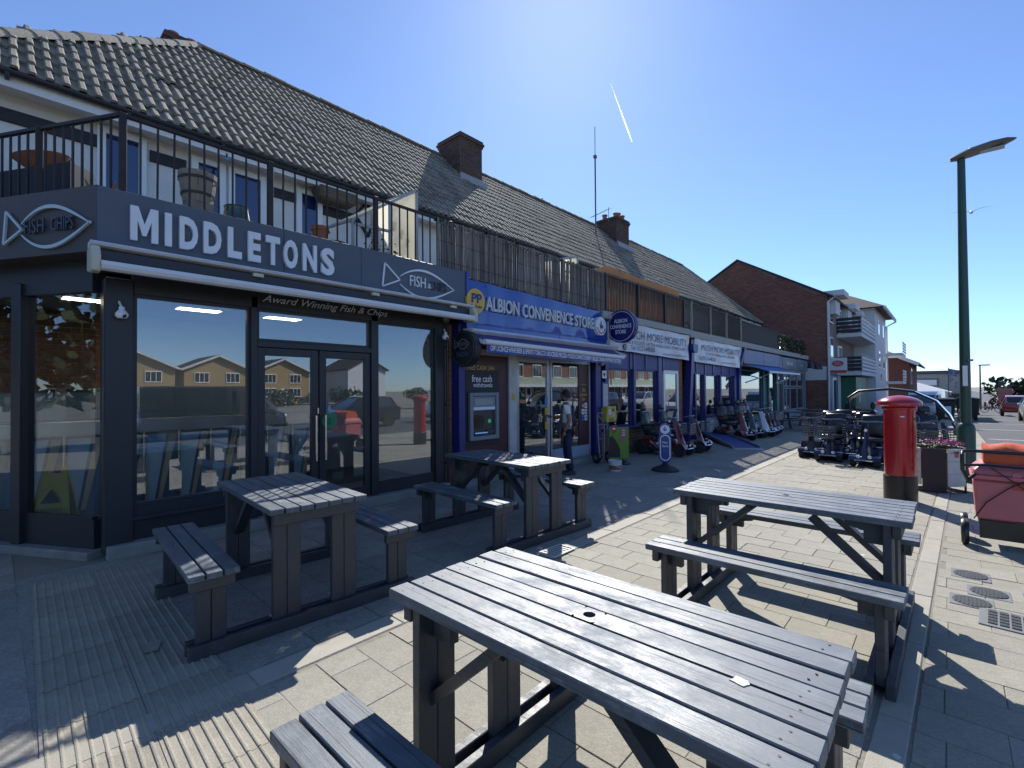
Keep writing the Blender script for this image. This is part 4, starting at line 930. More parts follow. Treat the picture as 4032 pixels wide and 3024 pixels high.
for _ in range(1500):
    c = Vector((r_.uniform(23.9,29.3), RLY+r_.normal()*.07, 3.12+.85*r_.uniform(0,1)**.8)); s_ = r_.uniform(.03,.07); a = r_.uniform(0,6.28); e = r_.uniform(-1,1)
    d1 = Vector((math.cos(a)*math.cos(e),math.sin(a)*math.cos(e),math.sin(e)))*s_; d2 = d1.cross(Vector((r_.normal(),r_.normal(),r_.normal()))).normalized()*s_*.7
    q._add([c-d1,c+d2,c+d1,c-d2],[(0,1,2,3)])
stuff(q.build('ivy_leaves', m_leaf, iv))
# ------------------------------------------------------------------ picnic tables
def wood_mat(name, base, worn, dark):
    """painted softwood: fine grain, paint rubbed off in patches, scratches and splits along the board"""
    m = bpy.data.materials.new(name); m.use_nodes = True; nt = m.node_tree; n = nt.nodes; L = nt.links.new; b = n['Principled BSDF']
    tc = n.new('ShaderNodeTexCoord'); oi = n.new('ShaderNodeObjectInfo')
    mul = n.new('ShaderNodeMath'); mul.operation = 'MULTIPLY'; mul.inputs[1].default_value = 37; L(oi.outputs['Random'], mul.inputs[0])
    cmb = n.new('ShaderNodeCombineXYZ'); [L(mul.outputs[0], cmb.inputs[k]) for k in (0,1,2)]
    def noise(scale, st, detail=8, rough=.6, dist=0):
        mp = n.new('ShaderNodeMapping'); mp.inputs['Scale'].default_value = st; L(tc.outputs['Object'], mp.inputs[0]); L(cmb.outputs[0], mp.inputs['Location'])
        g = n.new('ShaderNodeTexNoise'); g.inputs['Scale'].default_value = scale; g.inputs['Detail'].default_value = detail; g.inputs['Roughness'].default_value = rough; g.inputs['Distortion'].default_value = dist; L(mp.outputs[0], g.inputs['Vector']); return g.outputs[0]
    def rng_(o, a, c, lo=0, hi=1):
        r = n.new('ShaderNodeMapRange'); r.inputs[1].default_value = a; r.inputs[2].default_value = c; r.inputs[3].default_value = lo; r.inputs[4].default_value = hi; L(o, r.inputs[0]); return r.outputs[0]
    def mth(op, a, c):
        k = n.new('ShaderNodeMath'); k.operation = op; k.use_clamp = True
        for i_, q_ in enumerate((a, c)):
            if isinstance(q_, (int, float)): k.inputs[i_].default_value = q_
            else: L(q_, k.inputs[i_])
        return k.outputs[0]
    grain = noise(4, (1.2,26,26), 9, .65, .5); fine = noise(5, (2.5,95,95), 4, .6); patch = noise(7, (.7,1.1,1), 9, .75); big = noise(2.2, (.6,1.5,1), 5, .6); split = noise(3, (.35,34,34), 3, .5, .25)
    wear = mth('MULTIPLY', rng_(patch, .50, .62), rng_(grain, .36, .60)); chips = rng_(noise(34, (.5,1,1), 5, .7), .66, .70)
    wear = mth('MAXIMUM', wear, mth('MULTIPLY', chips, .8)); crack = rng_(split, .335, .36, 1, 0)
    def mix(f, a, c):
        x = n.new('ShaderNodeMix'); x.data_type = 'RGBA'; L(f, x.inputs[0])
        for nm, q_ in (('A', a), ('B', c)):
            if isinstance(q_, tuple): x.inputs[nm].default_value = (*q_,1)
            else: L(q_, x.inputs[nm])
        return x.outputs['Result']
    c = mix(rng_(big, .35, .65), tuple(v*.78 for v in base), tuple(v*1.2 for v in base)); c = mix(mth('MULTIPLY', fine, .5), c, tuple(v*.55 for v in base)); c = mix(wear, c, worn); c = mix(crack, c, dark)
    L(c, b.inputs['Base Color']); L(mth('ADD', rng_(patch, .3, .7, .40, .70), mth('MULTIPLY', wear, .15)), b.inputs['Roughness'])
    h_ = mth('ADD', mth('MULTIPLY', grain, .6), mth('MULTIPLY', fine, .25)); h_ = mth('SUBTRACT', h_, mth('MULTIPLY', crack, .5)); h_ = mth('SUBTRACT', h_, mth('MULTIPLY', wear, .12))
    bp = n.new('ShaderNodeBump'); bp.inputs['Strength'].default_value = .55; bp.inputs['Distance'].default_value = .004; L(h_, bp.inputs['Height']); L(bp.outputs[0], b.inputs['Normal'])
    b.inputs['IOR'].default_value = 1.75
    return m
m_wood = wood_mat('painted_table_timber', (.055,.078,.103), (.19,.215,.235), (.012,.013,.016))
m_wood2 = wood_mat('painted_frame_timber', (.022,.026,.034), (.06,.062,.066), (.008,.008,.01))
TL, TWd, TH, BHt, BC, TK = 1.448, .687, .85, .532, .66, .939   # modelled a touch large, the whole table is scaled by TK
def plank(Lx, Wy, Tz=.04): q = MB(); q.box(-Lx/2,Lx/2,-Wy/2,Wy/2,-Tz,0); return q
PK = plank(TL,.0905).mesh('plank', m_wood, bevel=.004); BK = plank(1.44,.087).mesh('plank', m_wood, bevel=.004)
# middle plank with the parasol hole
q = MB(); n = 20; rr = .022; ho = [(rr*math.cos(2*math.pi*i/n), rr*math.sin(2*math.pi*i/n)) for i in range(n)]
def sq(i):
    a = 2*math.pi*i/n; c, s_ = math.cos(a), math.sin(a); k = .0452/max(abs(c),abs(s_)); return (c*k, s_*k)
so_ = [sq(i) for i in range(n)]
vs_ = [(x,y,0) for x,y in so_]+[(x,y,0) for x,y in ho]+[(x,y,-.04) for x,y in ho]+[(x,y,-.04) for x,y in so_]
q._add(vs_, [(i,(i+1)%n,n+(i+1)%n,n+i) for i in range(n)]+[(n+i,n+(i+1)%n,2*n+(i+1)%n,2*n+i) for i in range(n)]+[(2*n+i,2*n+(i+1)%n,3*n+(i+1)%n,3*n+i) for i in range(n)])
q.box(-TL/2,-.0452,-.04525,.04525,-.04,0); q.box(.0452,TL/2,-.04525,.04525,-.04,0)
q.box(-.0452,.0452,-.04525,-.0452,-.04,0); PKH = q.mesh('plank', m_wood)
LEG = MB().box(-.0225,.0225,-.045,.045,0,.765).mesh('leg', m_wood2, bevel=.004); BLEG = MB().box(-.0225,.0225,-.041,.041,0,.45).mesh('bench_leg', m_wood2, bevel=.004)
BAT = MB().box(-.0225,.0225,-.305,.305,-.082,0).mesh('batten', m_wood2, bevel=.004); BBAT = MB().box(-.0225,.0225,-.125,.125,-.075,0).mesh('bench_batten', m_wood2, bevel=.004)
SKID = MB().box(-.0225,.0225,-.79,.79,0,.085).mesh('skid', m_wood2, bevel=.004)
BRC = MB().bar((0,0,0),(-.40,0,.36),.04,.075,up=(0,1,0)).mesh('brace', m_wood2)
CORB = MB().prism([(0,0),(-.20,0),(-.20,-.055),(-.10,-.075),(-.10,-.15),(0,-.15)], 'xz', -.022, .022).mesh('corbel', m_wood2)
SCR = MB().lathe([(.0035,-.002),(.0035,.0002),(0,.0002)], 8).mesh('screw', M('rusty_screw',(.05,.035,.028),.6,var=.2))
def picnic_table(label, x, y, rz, hole=True):
    t = thing('picnic_table', label, 'picnic table', (x*TK,y*TK,0), rz, 'dark painted picnic tables outside the fish shop'); t.scale = (TK,TK,TK)
    for i in range(7): link('plank', PKH if i == 3 and hole else PK, t, (random.gauss(0,.003), (i-3)*.0994, TH+random.gauss(0,.001)), (random.gauss(0,.0015),0,random.gauss(0,.0007)))
    for s_ in (-1,1):
        for i in range(3): link('plank', BK, t, (random.gauss(0,.003), s_*BC+(i-1)*.0965, BHt+random.gauss(0,.001)), (random.gauss(0,.0015),0,0))
    for e in (-1,1):
        u = e*.655
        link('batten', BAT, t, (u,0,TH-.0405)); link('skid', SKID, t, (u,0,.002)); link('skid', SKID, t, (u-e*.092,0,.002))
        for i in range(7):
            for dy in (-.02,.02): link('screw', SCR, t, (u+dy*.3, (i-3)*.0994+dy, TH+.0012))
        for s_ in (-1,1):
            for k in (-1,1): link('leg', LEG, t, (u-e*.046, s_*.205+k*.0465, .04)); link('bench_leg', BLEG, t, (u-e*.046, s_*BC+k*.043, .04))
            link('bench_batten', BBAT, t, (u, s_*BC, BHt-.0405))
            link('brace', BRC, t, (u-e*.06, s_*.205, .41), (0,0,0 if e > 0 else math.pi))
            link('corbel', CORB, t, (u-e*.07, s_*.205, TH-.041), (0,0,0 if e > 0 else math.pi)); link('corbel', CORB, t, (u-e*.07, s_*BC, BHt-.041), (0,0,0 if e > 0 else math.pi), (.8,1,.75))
    return t
picnic_table('dark picnic table half in shade in front of the fish shop doors', 1.637,4.023,R(86.3))
picnic_table('dark picnic table half in shade in front of the cash machine', 4.108,3.891,R(87.4))
picnic_table('dark picnic table in full sun in front of the red pillar box', 3.966,.894,R(89.6))
picnic_table('nearest and largest dark picnic table, its sunlit top across the foreground', 1.42,.94,R(90.2))
# droppings and litter
m_drop = M('bird_dropping', (.62,.60,.48), .8, var=.2, scale=30)
def blot(label, x, y, z, r, mat, name='bird_dropping', cat='dropping', sx=1.0):
    q = MB(); n = 12; a0 = random.random()*6; pts = [(r*sx*math.cos(a0+2*math.pi*i/n)*random.uniform(.6,1.2), r*math.sin(a0+2*math.pi*i/n)*random.uniform(.6,1.2)) for i in range(n)]
    q.prism(pts, 'xy', 0, .0025); o = q.build(name, mat); o.location = (x,y,z); return tag(o, label, cat)
blot('pale splat on the near table top close to its right end', 1.28,.40,TH*TK+.0005,.022,m_drop); blot('small white spot on the near table top', 1.50,.58,TH*TK+.0005,.008,m_drop)
m_paper = M('litter_paper', (.55,.53,.48), .8, var=.15); m_card = M('card_tag', (.30,.27,.20), .8, var=.2, scale=20)
q = MB(); q.box(-.035,.035,-.065,.065,0,.003); o = q.build('card_tag', m_card); o.location = (.66,3.55,.013); o.rotation_euler = (0,0,R(-20)); tag(o, 'dropped brown card tag lying on the ribbed paving', 'litter')
for i, (x,y,s_) in enumerate(((1.9,3.3,.02),(1.75,3.5,.012),(2.35,3.02,.015),(3.35,.55,.03),(2.4,2.45,.02),(6.2,1.4,.018),(5.4,.6,.02),(2.55,.18,.015),(2.95,.40,.022))):
    blot(['paper scrap under the table by the fish shop doors','tiny paper scrap between the legs of the shaded table','paper flake by the skid at the shadow edge','crumpled paper scrap in the shadow under the sunlit table','pale pebble near the corner of the near table','paper flake on the paving between the tables and scooters','pale flake on the pavement by the pillar box','yellow leaf scrap near the kerb blocks','paper scrap beside the sunlit table skid'][i], x,y,.001,s_,m_paper,'litter','litter',1.4)
# ------------------------------------------------------------------ street furniture
m_red = M('pillar_box_red', (.36,.012,.018), .22, var=.08, scale=2, coat=.5, dirt=.08)
m_bk = M('black_gloss', (.012,.012,.014), .35, var=.15, dirt=.1)
t = thing('pillar_box', 'red cylindrical post box with domed cap and black base', 'post box', (8.32,.50,0), R(-165))
q = MB(); q.lathe([(.185,0),(.185,.34),(.176,.352)], 36); q.build('base', m_bk, t, smooth=True, angle=35)
q = MB(); q.lathe([(.172,.35),(.172,1.235),(.19,1.245),(.19,1.262),(.175,1.275)], 40); q.build('body', m_red, t, smooth=True, angle=35)
q = MB(); q.lathe([(.182,1.27),(.235,1.292),(.247,1.30),(.247,1.335),(.238,1.35),(.19,1.385),(.11,1.415),(0,1.43)], 40); q.build('cap', m_red, t, smooth=True, angle=35)
q = MB(); ring = lambda r,a0,a1,z0,z1,th: [[(rr*math.cos(a0+(a1-a0)*i/8), rr*math.sin(a0+(a1-a0)*i/8), z) for rr, z in ((r,z0),(r+th,z0),(r+th,z1),(r,z1))] for i in range(9)]
q.loft(ring(.17,R(40),R(120),.40,1.05,.008)); q.build('door', m_red, t)
q = MB(); q.loft(ring(.17,R(45),R(115),1.10,1.13,.004)); q.build('slot', m_bk, t)
for z in (.45,.55,.75,.95): q = MB(); q.loft(ring(.178,R(36),R(44),z,z+.035,.008)); q.build('hinge', m_red, t)
q = MB(); q.loft(ring(.172,R(-8),R(6),1.14,1.155,.003)); q.build('plate', m_letw, t)
# planter
t = thing('flower_planter', 'octagonal wooden planter with black and white panels full of pink flowers', 'planter', (9.62,.17,0), R(22))
m_pw = M('white_painted_board', (.55,.54,.52), .7, var=.1, dirt=.15, dscale=4); m_pb = M('black_painted_board', (.025,.02,.024), .5, var=.2)
rp, hp = .37, .64
for i in range(8):
    a0, a1 = math.pi*2*i/8, math.pi*2*(i+1)/8
    pts = [Vector((rp*math.cos(a),rp*math.sin(a),0)) for a in (a0+.02,a1-.02)]; inn = [p*.93 for p in pts]
    z0 = .0 if i % 2 else .10
    q = MB(); q._add([(*p.xy, z) for z in (z0,hp) for p in (pts[0],pts[1],inn[1],inn[0])], [(0,1,2,3)[::-1],(4,5,6,7),(0,1,5,4),(1,2,6,5),(2,3,7,6),(3,0,4,7)])
    o = q.build('panel', m_pb if i % 2 else m_pw, t, bevel=.004)
    if i % 2 == 0:
        for z in (.28,.46): q = MB(); e = 1.004; q._add([Vector((p.x*e,p.y*e,zz)) for zz in (z,z+.004) for p in pts], [(0,1,3,2)]); q.build('board_joint', m_grtx, o)
a = math.pi*2*4.5/8; 
q = MB(); q.lathe([(.33,.52),(.33,.58),(0,.60)], 16); q.build('soil', M('dark_soil',(.05,.035,.025),.95,var=.3), t)
m_green = M('leaf_green', (.07,.11,.025), .6, var=.4, scale=10); m_pink = M('pink_petal', (.45,.06,.22), .6, var=.35, scale=25); m_ppale = M('pale_pink_petal', (.6,.42,.48), .6, var=.2, scale=25)
def leafcloud(n, fn, s0, s1, seed):
    r_ = np.random.default_rng(seed); q = MB()
    for _ in range(n):
        c = Vector(fn(r_)); s_ = r_.uniform(s0,s1); a = r_.uniform(0,6.28); e = r_.uniform(-.7,1.2)
        d1 = Vector((math.cos(a)*math.cos(e),math.sin(a)*math.cos(e),math.sin(e)))*s_; d2 = d1.cross(Vector((r_.normal(),r_.normal(),r_.normal()))).normalized()*s_*.6
        q._add([c-d1,c+d2,c+d1,c-d2],[(0,1,2,3)])
    return q
def dome(r_, R_, z, h_): a = r_.uniform(0,6.28); rr = R_*math.sqrt(r_.uniform(0,1)); return (rr*math.cos(a), rr*math.sin(a), z+r_.uniform(0,h_)*(1.15-rr/R_))
stuff(leafcloud(700, lambda r_: dome(r_,.36,.58,.16), .012,.03,5).build('foliage', m_green, t))
stuff(leafcloud(260, lambda r_: (lambda p: (p[0],-abs(p[1]),p[2]))(dome(r_,.35,.70,.07)), .012,.022,6).build('flowers', m_pink, t)); stuff(leafcloud(110, lambda r_: dome(r_,.35,.68,.07), .012,.02,8).build('flowers', m_ppale, t))
q = MB(); c_ = rp*math.cos(math.pi/8)+.003
q.box(-.03,.03,-.002,0,.52,.60); 
q.xf(Matrix.Rotation(math.pi*2*4.5/8-math.pi/2*3, 4, 'Z') @ Matrix.Translation((0,-c_,0))); q.build('sticker', M('red_sticker',(.45,.08,.08),.5,var=.2,scale=40), t)
# lamp post
m_gpaint = M('dark_green_paint', (.022,.065,.045), .4, var=.12, scale=3, dirt=.08)
t = thing('lamp_post', 'tall green street lamp post standing by the planter', 'street lamp', (10.72,-.20,0))
q = MB(); q.lathe([(.115,0),(.115,.86),(.10,.92),(.074,.95)], 24); q.build('base', m_gpaint, t, smooth=True, angle=35)
q = MB(); q.lathe([(.072,.93),(.066,2.2),(.05,5.26)], 20); q.build('column', m_gpaint, t, smooth=True)
m_lan = M('lantern_grey', (.12,.13,.15), .4, metal=.3, var=.08); 
q = MB(); sec = []
for u, w_, h_, z in ((-.13,.05,.035,5.30),(-.05,.10,.05,5.31),(.12,.165,.06,5.34),(.35,.17,.055,5.37),(.52,.12,.04,5.385),(.60,.05,.02,5.39),(.63,.012,.01,5.395)):
    sec.append([(w_*math.cos(a),-u,z+h_*math.sin(a)) for a in [2*math.pi*i/12 for i in range(12)]])
q.loft(sec); q.build('lantern', m_lan, t, smooth=True); MB().ball((0,-.12,5.40),.032,(1,1,.8)).build('photocell', m_letw, t, smooth=True)
MB().box(-.06,.06,-.5,-.22,5.295,5.315).build('diffuser', M('lamp_lens',(.4,.42,.45),.2,var=.05), t); MB().box(-.09,-.04,-.10,-.03,1.95,1.98).build('bracket', m_lan, t); MB().box(-.075,-.068,-.03,.03,1.55,1.88).build('number_plate', m_letw, t)
# mail trolley
m_tro = M('faded_red_plastic', (.46,.13,.15), .5, var=.10, scale=3, dirt=.10); m_tro2 = M('red_label', (.42,.05,.04), .5, var=.1); m_orb = M('orange_bag', (.62,.10,.03), .6, var=.12, scale=4, bump=.4, bscale=9)
t = thing('mail_trolley', 'faded red delivery trolley with black handle and orange bag on its lid', 'trolley', (6.35,-.13,0), world=True)
x0, x1, y0, y1 = 6.36, 6.84, -1.02, -.16
def tray(z0, z1, e0, e1, bev=.03): 
    q = MB(); q.loft([[(x0-e,y0-e,z),(x1+e,y0-e,z),(x1+e,y1+e,z),(x0-e,y1+e,z)] for z, e in ((z0,e0),(z1,e1))]); return q
tray(.27,.66,-.02,.0).build('box', m_tro, t, bevel=.025); tray(.66,.70,.015,.02).build('rim', m_tro, t, bevel=.006)
q = MB(); q.loft([[(x0-e,y0-e,z),(x1+e,y0-e,z),(x1+e,y1+e,z),(x0-e,y1+e,z)] for z, e in ((.70,.01),(.75,-.005),(.80,-.05),(.83,-.12))]); q.build('lid', m_tro, t, bevel=.012)
MB().box(x0-.004,x0+.01,-.70,-.42,.58,.64).build('red_label', m_tro2, t); MB().box(x0-.004,x0,-.62,-.52,.54,.57).build('white_label', m_letw, t); q = MB(); disc(q,(x0-.012,-.45,.715),.03,16,.02,'x'); q.build('catch', m_tro, t)
MB().prism([(-.98,.10),(-.20,.10),(-.20,.27),(-.42,.27),(-.47,.30),(-.75,.30),(-.80,.26),(-.98,.24)], 'yz', x0+.02, x0+.06).build('chassis_plate', m_bk, t); MB().box(x0+.06,x1-.02,-.98,-.2,.2,.27).build('chassis', m_bk, t)
for y in (-.10,-1.08):
    for x in (x0+.10,x1-.08):
        q = MB(); q.lathe([(.07,-.028),(.115,-.028),(.125,-.012),(.125,.012),(.115,.028),(.07,.028)], 24, (x,y,.125), 'y'); o = q.build('wheel', m_bk, t, smooth=True, angle=35)
        q = MB()
        for k in range(5): a = 2*math.pi*k/5; q.bar((x,y,.125),(x+.08*math.cos(a),y,.125+.08*math.sin(a)),.02,.02)
        q.lathe([(.02,-.03),(.02,.03)], 10, (x,y,.125), 'y'); q.build('spokes', m_dgrey, o)
MB().tube([(x0+.05,-.20,.72),(x0-.10,-.12,.66),(x0-.16,-.085,.76),(x0-.16,-.085,.90),(x0-.10,-.09,.925),(x0-.02,-.20,.925),(x0-.02,-1.0,.925)], .016, 10).build('handle', m_bk, t, smooth=True)
MB().tube([(x0-.15,-.088,.80),(x0-.03,-.25,.80),(x0-.03,-1.0,.785)], .013, 8).build('cross_bar', m_bk, t, smooth=True)
q = MB(); N = 14; q.loft([[(x0+.06+.34*(.5+.5*math.cos(a)), -.235-.72*i/N, .86+.13*math.sin(a)+.012*math.sin(i*1.3+a*2)) for a in [2*math.pi*k/16 for k in range(16)]] for i in range(N+1)]); q.build('bag', m_orb, t, smooth=True)
MB().tube([(x0-.01,-.16,.28),(x0-.02,-.25,.45),(x0-.02,-.40,.60),(x0-.02,-.62,.76)], .005, 5).build('cord', m_bk, t); MB().tube([(x0-.02,-.28,.78),(x0-.022,-.45,.64),(x0-.02,-.70,.42)], .005, 5).build('cord', m_bk, t)
# lottery pavement sign
t = thing('lottery_sign', 'blue pavement sign with crossed fingers roundel and Play Here panel on a domed foot', 'pavement sign', (8.56,3.95,0), R(-62))
q = MB(); q.lathe([(.25,0),(.25,.03),(.20,.06),(.09,.10),(.05,.13),(.05,.17)], 28); q.build('foot', M('dark_rubber',(.02,.022,.03),.7,var=.15), t, smooth=True, angle=35)
def stadium(w_, h_, z0, n=12): 
    r = w_/2; return [(r*math.cos(math.pi*i/n), z0+h_-r+r*math.sin(math.pi*i/n)) for i in range(n+1)] + [(r*math.cos(math.pi+math.pi*i/n), z0+r+r*math.sin(math.pi+math.pi*i/n)) for i in range(n+1)]
MB().prism(stadium(.22,.74,.15), 'xz', -.045, .045).build('case', m_sb2, t, bevel=.006)
q = MB(); disc(q,(0,-.052,.78),.085,24,.007); q.build('roundel', m_letw, t); cross_hand(t,(0,.79),.11,-.054,m_navy)
MB().prism(stadium(.19,.49,.19), 'xz', -.050, -.045).build('panel_rim', m_letw, t); MB().prism(stadium(.15,.45,.21), 'xz', -.054, -.050).build('panel', M('print_blue',(.03,.05,.22),.4,var=.3,scale=9), t)
text('lettering', 'Play', m_letw, t, (0,-.056,.53), fitw=.10, fith=.05, bold=.01); text('lettering', 'here', m_letw, t, (.005,-.056,.47), fitw=.11, fith=.045, bold=.01)
# ice cream board, sack truck, bucket
m_lime = M('lime_green_board', (.13,.27,.03), .5, var=.08)
t = thing('ice_cream_board', 'lime green pavement board with red badge and chocolate corner', 'pavement sign', (8.72,5.02,0), R(-40))
MB().box(-.21,.21,-.012,.012,.10,.76).build('board', m_lime, t, bevel=.006); q = MB(); q.lathe([(.20,0),(.20,.02),(.12,.06),(.05,.10)], 20, (.05,.03,0)); q.build('foot', m_bk, t, smooth=True)
MB().prism([(-.17,.79),(-.05,.79),(-.05,.67),(-.11,.63),(-.17,.67)], 'xz', -.02, -.013).build('badge', m_tro2, t); MB().prism([(-.14,.71),(-.08,.71),(-.08,.735),(-.11,.75),(-.14,.735)], 'xz', -.023, -.020).build('badge_mark', m_letw, t)
MB().prism([(-.21,.14),(.02,.14),(.02,.30),(-.02,.40),(-.08,.50),(-.14,.58),(-.21,.56)], 'xz', -.018, -.013).build('chocolate_print', M('chocolate',(.05,.02,.012),.6,var=.4,scale=25), t)
MB().prism([(.03,.46),(.11,.44),(.17,.72),(.04,.74)], 'xz', -.018, -.013).build('pink_tab', M('pink_print',(.5,.08,.14),.5,var=.1), t)
for i, w_ in enumerate(('YOU','WANT','ME')): text('lettering', w_, m_letw, t, (.095,-.020,.69-.05*i), fitw=.075, fith=.035, bold=.01)
t = thing('sack_truck', 'grey tubular sack truck leaning behind the lime green board', 'sack truck', (8.62,5.30,0), R(-20))
m_tub = M('grey_tube', (.25,.25,.26), .4, metal=.5, var=.1)
MB().tube([(-.12,.0,.05),(-.12,.05,.55),(-.12,.08,1.0),(-.08,.09,1.04),(.08,.09,1.04),(.12,.08,1.0),(.12,.05,.55),(.12,0,.05)], .013, 8).build('frame', m_tub, t, smooth=True); MB().tube([(0,.02,.1),(.06,.07,.8),(-.10,.085,1.02)], .010, 6).build('strut', m_tub, t)
for z in (.5,.8): MB().tube([(-.12,.055,z),(.12,.055,z)], .010, 6).build('rung', m_tub, t)
for x in (-.16,.16): q = MB(); q.lathe([(.05,-.025),(.11,-.03),(.12,0),(.11,.03),(.05,.025)], 20, (x,.06,.12), 'x'); o = q.build('wheel', m_bk, t, smooth=True, angle=35); q = MB(); q.lathe([(.055,-.028),(.055,.028)], 14, (x,.06,.12), 'x'); q.build('hub', m_tub, o)
t = thing('plastic_bucket', 'white plastic tub with red printed label near the lime green board', 'bucket', (7.95,4.66,0), 0)
q = MB(); q.lathe([(.105,0),(.125,.185),(.132,.185),(.132,.20),(.12,.20),(.10,.01)], 24, caps=False); q.lathe([(.105,.003),(0,.003)], 24); q.build('tub', M('white_plastic',(.6,.62,.63),.4,var=.06), t, smooth=True, angle=35)
q = MB(); q.lathe([(.110,.03),(.1185,.11)], 24, caps=False); q.xf(Matrix.Scale(1.004,4)); q.build('label', M('tub_label',(.42,.10,.08),.5,var=.5,scale=9), t, smooth=True); MB().tube([(.13*math.cos(a),.13*math.sin(a),.17-.10*math.sin(max(0,(a-math.pi)))) for a in [math.pi+math.pi*i/14 for i in range(15)]], .004, 5).build('handle', m_letw, t)
# loading ramp
t = thing('folding_ramp', 'aluminium wheelchair ramp with blue tread from the mobility shop step', 'ramp', (14.2,4.7,0), world=True)
p0, p1 = Vector((15.25,5.55,.16)), Vector((13.0,3.82,.012)); d_ = (p1-p0); sd = Vector((-d_.y,d_.x,0)).normalized()
for s_ in (-1,1): MB().bar(p0+sd*.33*s_+Vector((0,0,.03)), p1+sd*.33*s_+Vector((0,0,.03)), .025, .07).build('side_rail', m_alu, t); 
MB().bar(p0, p1, .62, .015).build('tread', M('blue_tread',(.04,.07,.25),.6,var=.12), t); MB().bar(p1, p1+d_.normalized()*.22+Vector((0,0,-.008)), .70, .012).build('lip', m_alu, t); MB().bar(p0*.55+p1*.45+sd*.35+Vector((0,0,.03)), p0*.42+p1*.58+sd*.35+Vector((0,0,.03)), .03, .075).build('red_tag', m_tro2, t)
